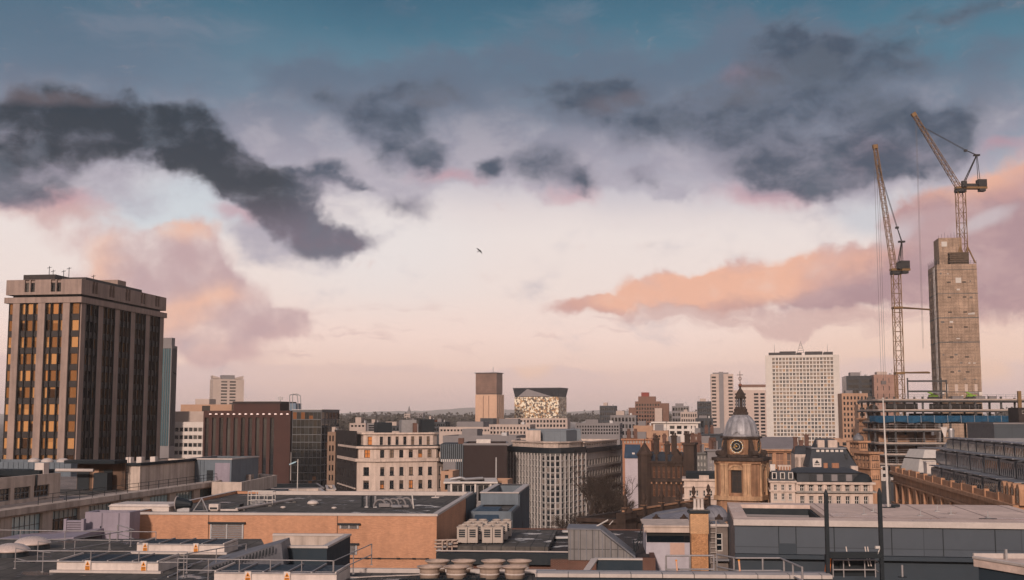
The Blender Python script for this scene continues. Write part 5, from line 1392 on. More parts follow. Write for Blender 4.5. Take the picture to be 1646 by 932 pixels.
# steel frame with blue net
D = 330
FRM = mat("site steel", (62, 60, 60), .7, .25, .5); SLB = mat("site floor slab edge", (158, 142, 132), .9, .25, .4)
xs = lambda px: Xp(px, D); x0 = xs(1412); xr = xs(1650); xm = xs(1530)
B = Bld("steel_frame_building", "half-built steel frame of open floors wrapped in a blue net band", "construction site", (x0, D), R(-4))
wf, wm_ = xr - x0 + 6, xm - x0
up = [(0, 6), (.7, 3), (2.2, 1), (5, 0), (wf, 0), (wf, 26), (0, 26)]; lo = [(0, 6), (.7, 3), (2.2, 1), (5, 0), (wm_, 0), (wm_, 24), (0, 24)]
zf = [Zp(y, D) for y in (641, 657.5, 676, 689, 711, 729, 745)]
for i, z in enumerate(zf):
    fp = up if i < 3 else lo
    B.add('floor_slab', SLB, lambda b: b.prism(fp, z - .42, z)); B.add('edge_beam', FRM, lambda b: b.prism(offset(fp, .12), z - .8, z - .425))
    def grl(b):
        k = 5 if i < 3 else 5
        pl = [Vector((p[0], p[1], 0)) for p in fp[:5]]
        for a, c in zip(pl, pl[1:]):
            n = max(1, int((c - a).length / 2.4))
            for j in range(n): q = a + (c - a) * (j / n); b.tube((q.x, q.y + .1, z), (q.x, q.y + .1, z + 1.15), .035, k=4)
            for h in (.6, 1.12): b.tube((a.x, a.y + .1, z + h), (c.x, c.y + .1, z + h), .03, k=4)
    B.add('guard_rail', STEEL if i else CRD, grl)
cols = [(.4, 6.2), (4.6, .5), (12.3, .5), (19.6, .5), (.4, 14), (12.3, 9), (19.6, 9), (4.6, 9), (.4, 22), (12.3, 20)]
for (x, y) in cols: B.box('column', FRM, x - .25, x + .25, y - .25, y + .25, 0, zf[0] + .6)
for x in (26.5, 33.5, 40.5): B.box('column', FRM, x - .25, x + .25, .25, .75, zf[2] - 7, zf[0] + .6); B.box('column', FRM, x - .25, x + .25, 10, 10.5, 0, zf[0] + .4)
NET = mat("blue debris net", (22, 66, 92), .9, .25, .5, streak=.3)
def net(b):
    fp = offset(up, 1.1); seg = []
    for i in range(4):
        a, c = Vector(fp[i]), Vector(fp[i + 1]); n = max(2, int((c - a).length / 1.6))
        seg += [a + (c - a) * (j / n) for j in range(n)]
    seg.append(Vector(fp[4])); za, zb = Zp(678.5, D), Zp(668, D)
    for j, (a, c) in enumerate(zip(seg, seg[1:])):
        o = .25 * math.sin(j * 2.1); o2 = .25 * math.sin((j + 1) * 2.1); s = .2 * math.sin(j * 1.3)
        b.quad((a.x, a.y - o, za + s), (c.x, c.y - o2, za + .2 * math.sin((j + 1) * 1.3)), (c.x, c.y + .3, zb), (a.x, a.y + .3, zb))
B.add('debris_net', NET, net)
B.add('net_pole', STEEL, lambda b: [b.tube((4 + i * 3.6, -1.45, Zp(680, D)), (4 + i * 3.6, -1.2, Zp(667, D)), .05, k=4) for i in range(11)])
BRD = mat("plywood and block infill", (146, 112, 88), .9, .4, .5, pattern='panel', psize=(2.4, 1.3))
for i in range(3, 7):
    for (a, c) in ((1.5, 4), (6.5, 10), (13.5, 17.5)): B.box('infill_board', BRD, a, c, 7 + i % 2, 7.3 + i % 2, zf[i] + .01, zf[i] + 1.9 + .4 * (i % 2))
for i in range(3, 7): B.box('added_backing', BRD, 1.0, wm_ - .5, 20.5, 20.8, zf[i] + .01, zf[i - 1] - 1.1)  # back walls added to darken the open floors, brown like the clutter there
for i in (1, 2): B.box('added_backing', mat('dark backing', (62, 60, 60), .9, .3, .3), 14 + 6 * (i % 2), wf - 12, 22, 22.3, zf[i] + .01, zf[i - 1] - 1.1)  # dark backing added to deepen the shade inside the upper floors
for i in range(2): B.box('inner_wall', mat("grey block wall", (92, 86, 82), .9, .2, .5), 5 + 14 * i, 14 + 16 * i, 12, 12.4, zf[1] + .01, zf[0] - 1.1)
def deck(b):
    for x in (8.8, 18.0, 19.4): b.box(x - .16, x + .16, 2, 2.3, zf[0], Zp(607 if x < 19 else 610, D))
    for y in (612, 628.5): b.box(8.8, 19.4, 2.02, 2.28, Zp(y + 1.6, D), Zp(y - 1.2, D))
B.add('deck_frame', FRM, deck)
B.add('tarpaulin', WHITE, lambda b: (b.hexa([(17.3, -.5, zf[3] - 1.6), (17.8, -.5, zf[3] - 2.6), (18, -.1, zf[3] - 2.6), (17.4, -.1, zf[3] - 1.6), (16.6, -.6, zf[3] + .4), (18.4, -.6, zf[3] + .4), (18.4, -.1, zf[3] + .5), (16.6, -.1, zf[3] + .5)])))
B.add('rubbish_chute', STEEL, lambda b: b.lathe([(.75, zf[3] - 2.6), (.8, zf[3] - .3), (.7, zf[3] + .1)], (19.4, -.7), 10))
for (a, c) in ((21, 24), (27, 30), (31, 33)): B.box('material_pallet', GREYF, a, c, 2.5, 4, zf[0] + .01, zf[0] + .8)
B.done()
GRN = mat("lime green machine paint", (110, 140, 40), .5, .15, 1)
for i, (px, lb) in enumerate(((1500, "lime green tracked mini lift on the frame deck, beside the crane mast"), (1561, "lime green tracked mini lift on the frame deck, in front of the concrete tower"))):
    p = W(px, 637, D + 4); o = empty('mini_lift', (p.x, p.y, zf[0]), R(-4), lb, 'machine', 'mini lifts on the deck')
    b = MB(); b.box(-1.2, 1.2, -.6, .6, .5, 1.2); b.hexa([(-.4, -.4, 1.2), (.5, -.4, 1.2), (.5, .4, 1.2), (-.4, .4, 1.2), (-1.6, -.3, 1.9), (-.9, -.3, 2.0), (-.9, .3, 2.0), (-1.6, .3, 1.9)]); b.build('body', GRN, o)
    for y in (-.75, .75): b = MB(); b.box(-1.4, 1.4, y - .2, y + .2, 0, .55); b.box(-1.2, 1.2, y - .18, y + .18, .551, .65); b.build('track', CRD, o)
    b = MB(); b.tube((-1.2, 0, 1.9), (2.4, 0, 1.6), .14, k=5); b.build('boom', STEEL, o); b = MB(); b.box(2.1, 3.0, -.5, .5, 1.0, 2.0); b.build('basket', WHITE, o)
p = W(1449, 768, 300); o = empty('site_hoist', (p.x, p.y, 0), 0, "yellow site hoist with a bright work lamp under the steel frame", "hoist")
b = MB(); lattice(b, (0, 0, 0), (0, 0, Zp(747, 300)), 1.4, 10, .1, .06); b.build('mast', YEL, o); b = MB(); b.box(-1.1, .9, -2.2, -.75, Zp(766, 300), Zp(752, 300)); b.build('cage', YEL, o)
b = MB(); b.lathe([(.1, 0), (.28, .1), (.28, .4), (.1, .5)], (0, -1.0), 10); l_ = b.build('work_lamp', emit("work lamp", (255, 240, 220), 6), o, (.2, 0, Zp(750, 300)))

# grey metal-clad block and small roofs at the right edge
CLAD = mat("dark grey metal cladding", (60, 66, 72), .5, .12, .15, pattern='panel', psize=(3.2, 6), rgb2=(44, 48, 54))
D = 222
P, L = front(1597, 1705, D); B = Bld("metal_clad_block", "dark grey metal-clad block below the right end of the blue net", "building", P); z1 = Zp(680, D)
B.body(rect(L, 22), 0, z1, CLAD, FELT); B.ring(rect(L, 22), z1 - .2, .3, .15, GREYF, 'coping', .35); B.box('door', DSTEEL, 7, 8.2, -.03, -.004, Zp(712, D) - 1, Zp(703, D)); B.done()
D = 238
P, L = front(1546, 1592, D); B = Bld("cream_roof_shed", "low cream shed wall between the dormer roofs and the metal-clad block", "building", P)
B.body(rect(L, 5), 0, Zp(707.5, D), CREAM, FELT); B.box('coping', WHITE, -.1, L + .1, -.15, .2, Zp(707.5, D) + .004, Zp(706.5, D)); B.done()
P, L = front(1524, 1539, 243); B = Bld("tapered_flue", "pale tapered roof flue with a tan cap beside the cream shed", "chimney", P)
B.add('shaft', LEAD, lambda b: b.hexa([(-.8, 0, 14), (L, 0, 14), (L, 3, 14), (-.8, 3, 14), (-.6, 0, Zp(718, 243)), (L, 0, Zp(718, 243)), (L, 3, Zp(718, 243)), (-.6, 3, Zp(718, 243))]))
B.add('hood', LEAD, lambda b: b.hexa([(-.6, 0, Zp(718, 243)), (L, 0, Zp(718, 243)), (L, 3, Zp(718, 243)), (-.6, 3, Zp(718, 243)), (.3, .3, Zp(709, 243)), (L - .2, .3, Zp(709, 243)), (L - .2, 2.6, Zp(709, 243)), (.3, 2.6, Zp(709, 243))])); B.box('cap', TANF, .2, L - .1, .2, 2.7, Zp(709, 243) + .004, Zp(706, 243)); B.done()
P, L = front(1637.5, 1690, 300); B = Bld("dark_edge_block", "dark narrow block at the right edge of the photo beside the net", "building", P)
B.body(rect(L, 10), 0, Zp(655, 300), mat("dark brick", (52, 44, 42), .9), FELT_D, {0: Fac(4, .4, [(Zp(665, 300), Zp(659, 300))], .3, .2)}); B.box('flue', YEL, .6, 1.4, 2, 3, Zp(655, 300), Zp(628, 300)); B.done()

# ------------------------------------------------------------------ Victorian range with stepped dormer roof (right)
Nn = W(1638, 812, 140); zc = Nn.z; yw = GRID
B = Bld("dormer_roof_range", "long ornate sandstone range with three stepped tiers of grey metal dormers", "building", (Nn.x, Nn.y), yw)
LEN = 88.0; WD = 24.0
f = Fac(30, .46, [(2, 5), (7, 10.5), (12, 15), (zc - 4.9, zc - 2.6)], .8, .4, (2, 2, .08, True)); f.style = (1, 2, .08, True)
B.body([(0, 0), (WD, 0), (WD, LEN), (0, LEN)], 0, zc, STONE, FELT_D, {3: f}, parapet=.2, fm=CREAM, gm=GLASS_D)
for (z, h, p) in ((zc - .5, .5, .7), (zc - 2.0, .3, .45), (zc - 6.0, .35, .5), (10.9, .3, .4)):
    B.box('cornice', STONE, -p, -.003, -.2, LEN, z, z + h)
for i in range(13):
    y = 2 + i * 6.8; B.box('pilaster', STONE, -.42, -.004, y - .45, y + .45, 2, zc - 2.05); B.box('parapet_pier', STONE, -.3, .3, y - .4, y + .4, zc + .004, zc + 1.0)
    B.box('balustrade', STONE, -.15, .15, y + .41, y + 6.39, zc + .003, zc + (.75 if i % 3 else .95))
MD = mat("grey standing seam metal", (112, 112, 116), .45, .15, .4, metal=.35); MDL = mat("dark zinc", (48, 53, 60), .5, .15, .3, metal=.25)
DGL = glass("dormer glass", (14, 18, 22), (90, 94, 98), .2, .06, .0)
def tier(b, v0, z0, v1, z1_, y0, y1): b.hexa([(v0, y0, z0), (v1 + 2, y0, z0), (v1 + 2, y1, z0), (v0, y1, z0), (v1, y0, z1_), (v1 + 2, y0, z1_), (v1 + 2, y1, z1_), (v1, y1, z1_)])
prof = [(1.2, zc - .1, 2.3, zc + 2.3), (3.2, zc + 2.3, 4.4, zc + 4.8), (5.4, zc + 4.8, 6.4, zc + 6.6)]
for t, (v0, z0, v1, z1_) in enumerate(prof): B.add('roof_slope', MDL, lambda b: tier(b, v0, z0, v1, z1_, .2 + t * 1.2, (58, 62, 66)[t]))
B.add('flat_roof', FELT_D, lambda b: b.box(6.5, 22, 3, 66, zc + 4.7, zc + 6.5)); B.add('end_wall', mat("blue black slate wall", (30, 40, 50), .6, .15, .5), lambda b: b.box(2.4, WD, .05, .19, zc - .1, zc + 6.5))
for i in range(8): B.box('roof_seam', MD, 6.6, 21.9, 7.5 + i * 7.3, 7.75 + i * 7.3, zc + 6.504, zc + 6.75)
def dormer(v, z, y, ln, h, strips, white):
    b = MB(); v0 = v - .55
    b.hexa([(v0, y, z), (v + 1.4, y, z), (v + 1.4, y + ln, z), (v0, y + ln, z), (v0, y, z + h), (v + 1.4, y, z + h + .25), (v + 1.4, y + ln, z + h + .25), (v0, y + ln, z + h)], 0)
    b.quad((v0 - .012, y + .2, z + .1), (v0 - .012, y + .2, z + h - .3), (v0 - .012, y + ln - .2, z + h - .3), (v0 - .012, y + ln - .2, z + .1), 1)
    for j in range(strips + 1):
        q = y + .2 + (ln - .4) * j / strips; b.box(v0 - .045, v0 - .016, q - .13, q + .13, z + .05, z + h - .25, 2)
    b.box(v0 - .3, v + 1.4, y - .1, y + ln + .1, z + h + .26, z + h + .4, 0)
    return b.build('dormer', [MD, DGL, white], B.root)
for i in range(6): dormer(1.3, zc + .2, 3.5 + i * 8.8, 7.7, 1.9, 7, MD)
for i in range(7): dormer(3.4, zc + 2.5, 4.0 + i * 8.4, 7.3, 2.1, 7, MD)
for i in range(11): dormer(5.6, zc + 4.9, 5.0 + i * 5.4, 4.5, 1.5, 5, WFRAME)
for i in range(4):
    def aed(b):
        y = i * 2.3
        b.box(-.1, .9, y - .75, y + .75, zc + .004, zc + 1.7); b.tube((-.1, y, zc + 1.7), (.9, y, zc + 1.7), .75, k=14)
    a_ = B.add('stone_dormer', STONE, aed); B.box('pane', GLASS_D, -.13, -.104, i * 2.3 - .32, i * 2.3 + .32, zc + .3, zc + 1.9, parent=a_)
B.add('stair_exit', WHITE, lambda b: (b.box(1.0, 2.4, 60, 60.4, zc, zc + 2.6), b.box(1.0, 1.3, 60.4, 63, zc, zc + 2.6), b.box(.9, 2.5, 59.9, 63, zc + 2.605, zc + 2.8)))
B.done(100)
D = 226
P, L = front(1504, 1546, D, R(6)); B = Bld("sawtooth_block", "tan and red brown roof block with two white sawtooth glazed lean-tos", "building", P, R(6))
z1 = Zp(722, D); z0 = Zp(757, D)
B.box('tan_wall', TANF, 0, L * .4, 0, 8, z0, z1); B.box('red_wall', mat("red brown render", (92, 54, 48), .8, .12, .3), L * .4 + .003, L, .1, 8, z0, z1 - .05); B.box('roof_cap', GREYF, -.1, L + .1, -.15, 8.1, z1 + .004, z1 + .25)
for (a, c, zt, zb) in ((-2.3, .0, z1 - .1, Zp(736, D)), (-3.4, -.3, Zp(738, D), Zp(760, D))):
    d = B.add('glazed_lean_to', WFRAME, lambda b: b.hexa([(a - .9, -.8, zb), (c, -.8, zb), (c, 7, zb), (a - .9, 7, zb), (a, .2, zt), (c, .2, zt), (c, 7, zt), (a, 7, zt)]))
    for j in range(6):
        x0_, x1_ = a - .6 + (c - a + .4) * j / 6, a - .6 + (c - a + .4) * (j + .62) / 6
        B.add('pane', GLASS_D, lambda b: b.quad((x0_ + .1, -.68, zb + (zt - zb) * .12), (x1_ + .1, -.68, zb + (zt - zb) * .12), (x1_ + .45, -.04, zb + (zt - zb) * .74), (x0_ + .45, -.04, zb + (zt - zb) * .74)), parent=d)
B.done()

# ------------------------------------------------------------------ bare trees
BARK = mat("winter bark", (44, 38, 34), .95, .3, 2.0); TWIG = mat("bare twigs", (62, 51, 44), .95, .3, 2.0)


def bare_tree(p, h, seed, label, spread=.5, twig=TWIG, n0=7):
    rnd = random.Random(seed); o = empty('bare_tree', p, rnd.uniform(0, 6), label, 'tree', 'bare winter trees in the streets')
    tb = MB(); cbm = MB(); th = h * .28
    tb.tube((0, 0, 0), (0, 0, th), h * .02, h * .014, 7)

    def grow(q, d, ln, r, lv):
        e = q + d * ln; cbm.tube(q, e, r, r * .65, 4 if lv < 2 else 3, cap=False)
        if lv >= 4:
            for _ in range(6):
                t = (d + Vector((rnd.gauss(0, .6), rnd.gauss(0, .6), rnd.gauss(.1, .5)))).normalized() * ln * rnd.uniform(.6, 1.1)
                s = q + d * ln * rnd.random(); u = t.orthogonal().normalized() * .024; cbm.poly([s - u, s + u, s + t])
                t2 = (t + Vector((rnd.gauss(0, .5), rnd.gauss(0, .5), rnd.gauss(0, .4))) * ln * .5); m = s + t * .5; cbm.poly([m - u * .7, m + u * .7, s + t2])
            return
        for i in range(3 if lv else n0):
            a = Vector((rnd.gauss(0, spread), rnd.gauss(0, spread), rnd.uniform(.1, .7)))
            grow(q + d * ln * rnd.uniform(.65, 1.0), (d * .8 + a).normalized(), ln * rnd.uniform(.62, .82), r * .6, lv + 1)
    grow(Vector((0, 0, th)), Vector((0, 0, 1)), h * .2, h * .0125, 0)
    tb.build('trunk', BARK, o); cbm.build('crown', twig, o)
    return o


TREES = [(884, 235, 10, "bare tree in front of the white fins, left side"), (905, 250, 11, "bare tree at the foot of the white fins, second from the left"), (926, 240, 13, "low bare tree before the right end of the white fins"),
         (948, 250, 21, "tallest bare tree, in front of the dark office wing"), (966, 240, 19, "dense bare tree before the middle of the dark office wing"), (984, 252, 20, "bare tree before the right end of the dark office wing"),
         (1000, 238, 17, "bare tree left of the gothic hall"), (1020, 232, 14, "bare tree before the gothic turret"), (1048, 236, 13, "bare tree before the gothic arched windows"), (1075, 232, 15, "bare tree before the gothic gable"), (1090, 228, 12, "bare tree left of the stucco house porch"),
         (940, 228, 12, "low bare tree before the white fins' right corner"), (975, 226, 13, "low bare tree in the square below the dark office wing"),
         (895, 222, 11, "low bare tree before the left corner of the white fins"), (958, 262, 20, "bare tree close against the dark office wing"), (1008, 222, 12, "low bare tree at the left end of the baroque parapet"), (1036, 226, 13, "low bare tree before the gothic lower windows"), (1062, 224, 12, "low bare tree between gothic hall and baroque parapet"),
         (1262, 200, 17, "bare tree before the dormer house"), (1290, 198, 18, "bare tree before the left end of the classical range"), (1315, 198, 15, "bare tree before the middle of the classical range"), (1352, 200, 14, "bare tree before the right half of the classical range"),
         (1408, 215, 16, "bare tree right of the classical range"), (1425, 225, 15, "bare tree behind the white flagpole"), (1445, 230, 16, "bare tree before the site hoist"), (1462, 240, 16, "bare tree at the far end of the side street"), (1478, 215, 13, "bare tree near the sandstone front in the side street"), (1395, 235, 14, "bare tree before the sandstone corner house")]
for i, (px, D, h, lb) in enumerate(TREES):
    p = W(px, 700, D); bare_tree((p.x, D, 0), h * (1.22 if px < 1100 else 1.05), 30 + i, lb, spread=.55)
p = W(793, 760, 150); bare_tree((p.x, 262, 0), 13, 90, "small tree with a few tan leaves right of the glazed annexe", .5, mat("tan winter leaves", (120, 92, 66), .9, .3, 2))
# ------------------------------------------------------------------ near roofs
ROOF_Z = 23.8
OBRICK = mat("sand orange brick", (190, 137, 105), .9, .14, .2, streak=.1, pattern='brick', psize=(.225, .075), rgb2=(170, 128, 104), fine=.1)
COPE = mat("pale metal coping", (170, 158, 152), .5, .12, .6)
ROOFN = mat("near roof felt", (76, 71, 67), .95, .4, .35, fine=.25, xy=True, pattern="panel", psize=(1.05, 7), rgb2=(32, 32, 32), patch=.45)
ROOFL = mat("weathered pale roof", (122, 110, 104), .95, .3, .3, fine=.15, patch=.2)
LILAC = mat("lilac grey panel", (134, 124, 134), .7, .12, .3, streak=.15)
BLUEG = mat("blue grey ribbed cladding", (94, 102, 110), .55, .15, .4, streak=.2)
WUP = mat("white upstand", (192, 178, 170), .7, .12, .6, streak=.2)
SKG = mat("rooflight glass", (34, 40, 46), .45, .3, .6, spec=.12)
RAILM = mat("galvanised rail", (138, 132, 132), .45, .2, 2.0, metal=.35)
TIMB = mat("bright pipe", (196, 150, 124), .6, .1)
SIGNY = mat("warning yellow", (206, 128, 40), .6, .08)

# plant house of sand-orange brick
D = 91; yw = R(-4)
P, L = front(215, 703, D, yw); zt = 24.72
B = Bld("brick_plant_house", "long sand orange brick plant house with a dark flat roof and white coping", "building", P, yw)
DPT = 26.0
B.body(rect(L, DPT), 12, zt, OBRICK, ROOFN, parapet=.22, thick=.3)
B.ring(rect(L, DPT), zt - .12, .17, .08, COPE, 'coping', .35)
X = lambda px, dd=0.0: front(215, px, D, yw)[1]
def zz(py): return Zp(py, D + .5)
def louvre(name, x0, x1, y0, y1, n, m, lint=True):
    a, c = X(x0), X(x1); z0, z1 = zz(y1), zz(y0)
    d = B.add(name, m, lambda b: (b.box(a, a + .12, -.09, -.004, z0, z1), b.box(c - .12, c, -.09, -.004, z0, z1), b.box((a + c) / 2 - .05, (a + c) / 2 + .05, -.1, -.004, z0, z1), [b.hexa([(a + .12, -.1, z0 + (z1 - z0) / n * i), (c - .12, -.1, z0 + (z1 - z0) / n * i), (c - .12, -.02, z0 + (z1 - z0) / n * (i + .55)), (a + .12, -.02, z0 + (z1 - z0) / n * (i + .55)), (a + .12, -.1, z0 + (z1 - z0) / n * (i + .1)), (c - .12, -.1, z0 + (z1 - z0) / n * (i + .1)), (c - .12, -.02, z0 + (z1 - z0) / n * (i + .66)), (a + .12, -.02, z0 + (z1 - z0) / n * (i + .66))]) for i in range(n)]))
    if lint: B.box('lintel', DSTEEL, a - .15, c + .15, -.2, -.004, z1 + .01, z1 + .14, parent=d)
louvre('louvre', 343, 396, 840, 867, 9, STEEL); louvre('louvre', 549, 579, 840.5, 846, 3, STEEL); louvre('louvre', 549.5, 577, 872, 887, 7, STEEL)
for px in (340, 545, 546): pass
for px in (340, 545): B.box('expansion_joint', mat("joint sealant", (92, 66, 52), .9), X(px) - .03, X(px) + .03, -.012, -.004, 13, zt - .13)
B.add('cable_tray', DSTEEL, lambda b: (b.box(X(530), X(690), -.14, -.06, zz(893), zz(892)), [b.box(X(px), X(px) + .25, -.14, -.004, zz(893.5), zz(891.5)) for px in (533, 560, 590, 610, 640, 665, 686)]))
for a, c in ((553, 589), (604, 643)): B.box('low_vent', DSTEEL, X(a), X(c), -.05, -.004, zz(915), zz(911))
B.box('cladding_end', BLUEG, L + .003, L + .05, DPT - 6, DPT + 3, 15, zt - .15); 
for i in range(12): B.box('cladding_rib', BLUEG, L + .051, L + .12, DPT - 5.9 + i * .75, DPT - 5.75 + i * .75, 15, zt - .2)
B.box('back_coping', COPE, L * .12, L - .4, DPT - 1.5, DPT - 1.2, zt - .22, zt + .12)
B.box('roof_curb', ROOFL, .6, L * .94, 1.2, 1.5, zt - .22, zt - .02); B.done()
zr = zt - .22
def roofpt(px, py): return G(px, py, zr)
def rt(name, label, cat, px, py, rz=yw, group=None):
    p = roofpt(px, py); return empty(name, p, rz, label, cat, group)
def part(o, name, m, fn, smooth=False):
    b = MB(); fn(b); return b.build(name, m, o, smooth=smooth)
o = rt('guard_frame', "white tubular guard frame on the brick plant house roof", "railing", 418, 812)
w = 2.1
part(o, 'frame', WFRAME, lambda b: [b.tube((x, y, 0), (x, y, 1.15), .035, k=6) for x in (-w / 2, -w / 6, w / 6, w / 2) for y in (0, .9)] + [b.tube((-w / 2, y, h), (w / 2, y, h), .035, k=6) for y in (0, .9) for h in (.4, .8, 1.15)] + [b.tube((x, 0, 1.15), (x, .9, 1.15), .035, k=6) for x in (-w / 2, w / 2)])
part(o, 'step', STEEL, lambda b: [b.box(-.5, .5, -.5 - .25 * i, -.3 - .25 * i, .45 - .15 * i, .5 - .15 * i) for i in range(3)])
o = rt('roof_pipe', "long pale pipe lying slantwise across the plant house roof", "pipe", 380, 822); q = roofpt(470, 806) - o.location
part(o, 'pipe', COPE, lambda b: b.tube(Matrix.Rotation(-yw, 3, 'Z') @ Vector((0, 0, .18)), Matrix.Rotation(-yw, 3, 'Z') @ (q + Vector((0, 0, .18))), .11, k=8)); part(o, 'pipe_block', CONC_D, lambda b: [b.box(q.x * f - .15, q.x * f + .15, q.y * f - .15, q.y * f + .15, 0, .1) for f in (.1, .5, .9)])
o = rt('roof_duct', "dark horn-shaped duct mouth on the left of the plant house roof", "duct", 290, 822)
part(o, 'horn', DSTEEL, lambda b: [b.tube((.9 - .3 * i, 0, .55 + .02 * i), (.9 - .3 * (i + 1), 0, .57 + .02 * i), .26 + .07 * i, .26 + .07 * (i + 1), 14) for i in range(4)]); part(o, 'mouth_rim', COPE, lambda b: b.lathe([(.56, -.04), (.62, 0), (.56, .04)], k=18)).rotation_euler = (0, R(90), 0)
o.children[-1].location = (-.3, 0, .62); part(o, 'foot', STEEL, lambda b: b.box(-.2, .8, -.25, .25, 0, .3))
o = rt('tripod', "dark A-frame tripod anchor on the plant house roof", "anchor", 322, 822)
part(o, 'leg_frame', STEEL, lambda b: (b.tube((-.6, 0, 0), (0, .3, 1.0), .05), b.tube((.6, 0, 0), (0, .3, 1.0), .05), b.tube((0, 1, 0), (0, .3, 1.0), .05), b.tube((-.6, 0, .05), (.6, 0, .05), .05)))
o = rt('roof_cowl', "small white box cowl right of the tripod on the plant house roof", "vent", 345, 821); part(o, 'cowl', WUP, lambda b: (b.box(-.38, .38, -.3, .3, .1, .55), b.box(-.3, .3, -.2, .2, 0, .1))); part(o, 'grille', DSTEEL, lambda b: b.box(-.3, .3, -.31, -.302, .15, .3))
o = rt('roof_hatch', "low dark sloped roof hatch beside the white box cowl", "hatch", 368, 820); part(o, 'cover', DSTEEL, lambda b: b.hexa([(-.8, -.5, 0), (.8, -.5, 0), (.8, .9, 0), (-.8, .9, 0), (-.6, -.4, .15), (1.0, -.4, .5), (1.0, .8, .5), (-.6, .8, .15)])); part(o, 'frame', COPE, lambda b: b.box(-.9, .95, -.62, -.503, 0, .14))
o = rt('flat_rooflight', "long low white flat rooflight on the left end of the plant house roof", "rooflight", 232, 822); part(o, 'upstand', WUP, lambda b: b.box(-2.6, 2.2, -.6, 2.6, 0, .42)); part(o, 'cover', WUP, lambda b: b.hexa([(-2.7, -.7, .43), (2.3, -.7, .43), (2.3, 2.7, .43), (-2.7, 2.7, .43), (-2.5, -.5, .6), (2.1, -.5, .6), (2.1, 2.5, .6), (-2.5, 2.5, .6)]))
o = rt('duct_cluster', "cluster of looping grey ducts and vertical pipes on the plant house roof", "ducts", 628, 816)
for i in range(5):
    part(o, 'duct_loop', GREYF, lambda b: b.path([(-.9 + .45 * i + .5 * math.cos(t), .6 * i, .1 + .55 * math.sin(t)) for t in [j * .349 for j in range(10)]], .08, 8))
for i in range(4): part(o, 'stand_pipe', [DSTEEL, STEEL][i % 2], lambda b: (b.tube((-2.4 + .36 * i, .2, 0), (-2.4 + .36 * i, .2, .95), .09, k=8), b.box(-2.55 + .36 * i, -2.25 + .36 * i, .05, .35, .0, .08)))
part(o, 'duct_box', GREYF, lambda b: (b.box(-.9, .0, -.5, .1, .1, .38), b.box(.1, 1.6, -.7, -.45, .1, .28))); part(o, 'silencer', LEAD, lambda b: b.tube((.3, -1.0, .18), (1.1, -1.0, .18), .15, k=12)); part(o, 'end_post', WFRAME, lambda b: b.tube((2.0, -.6, 0), (1.85, -.6, 1.2), .06))
o = rt('roof_spigot', "tiny white lightning spigot near the right back of the plant house roof", "vent", 700, 800); part(o, 'base', COPE, lambda b: b.box(-.35, .35, -.2, .2, 0, .08)); part(o, 'spike', COPE, lambda b: b.tube((0, 0, .08), (0, 0, .55), .06, .03))
for i, (px, py) in enumerate(((503, 812), (455, 817), (537, 818))):
    o = rt('roof_outlet', ["round white roof outlet in the middle of the plant house roof", "smaller pale outlet left of the round white outlet", "smaller pale outlet right of the round white outlet"][i], "vent", px, py); s = 1 if i == 0 else .45
    part(o, 'cap', WUP, lambda b: b.lathe([(.45 * s, .1 * s), (.5 * s, .2 * s), (.35 * s, .36 * s), (.05, .4 * s)], k=14), True); part(o, 'stub', STEEL, lambda b: b.tube((0, 0, 0), (0, 0, .1 * s), .3 * s, k=10))

# left: concrete complex running back from the camera
A0 = W(0, 760, 104); yl = GRID
B = Bld("concrete_deck_building", "long pale concrete deck building with a slanting parapet beam and ribbed openings", "building", (W(0, 825, 100).x, 100), yl)
zd = Zp(818, 100)
B.body([(-30, -6), (0, -6), (0, 60), (-30, 60)], 4, zd - .66, CONC, ROOFL, {1: Fac(10, .74, [(zd - 2.7, zd - .85)], .5, .3, (6, 2, .06, False))}, fm=mat("grey window mullion", (96, 98, 100), .6), gm=glass("pale teal pane", (34, 40, 42), (150, 172, 176), .35, .1), parapet=.05)
B.box('parapet_beam', CONC, -.9, .5, -6, 52, zd - .64, zd - .1); B.box('beam_joint', CONC_D, .504, .515, 20.0, 20.2, zd - .63, zd - .11)
B.box('deck', ROOFL, -30, -.903, -6, 58, zd - .63, zd - .4)
def rl(b):
    for i in range(18): b.tube((-.1, 6 + i * 2.4, zd - .1), (-.1, 6 + i * 2.4, zd + .75), .03, k=4)
    for h in (.38, .75): b.tube((-.1, 6, zd + h), (-.1, 46.8, zd + h), .03, k=4)
B.add('deck_rail', DSTEEL, rl)
B.add('pipe_run', COPE, lambda b: (b.tube((-1.4, 8, zd - .35), (-1.4, 40, zd - .35), .14, k=8), b.tube((-1.9, 10, zd - .45), (-1.9, 30, zd - .45), .1, k=8)))
B.box('white_cill', WUP, .004, .3, 2, 14, zd - 3.0, zd - 2.75); B.done()
# windowed concrete block at the left edge
P = W(96, 800, 113); B = Bld("windowed_concrete_block", "stained concrete roof block with a strip of steel windows at the left edge", "building", (P.x, P.y), yl)
z1 = Zp(759.5, 113); z0 = Zp(806, 113)
B.body([(-14, -16), (0, -16), (0, 0), (-14, 0)], z0 - 3, z1, CONC, ROOFN, {1: Fac(4, .82, [(Zp(800, 110) + .1, Zp(779, 110))], 1.6, .2, (4, 2, .08, False))}, fm=mat("grey window mullion", (96, 98, 100), .6), gm=GLASS_D)
B.box('base_lip', COPE, .003, .3, -16, .2, z0 + .1, z0 + .3); B.box('downpipe', DSTEEL, .01, .16, -4.4, -4.25, z1 - 1.2, z1); B.box('roof_unit', WUP, -6, -2.8, -7, -6, z1 - .3, z1 + .9); B.box('roof_box', WUP, -1.2, -.3, -2.5, -1.6, z1 - .3, z1 + 1.0); B.box('roof_edge', FELT_D, -14, -.4, -3, -.4, z1 - .2, z1 + .35); B.done()
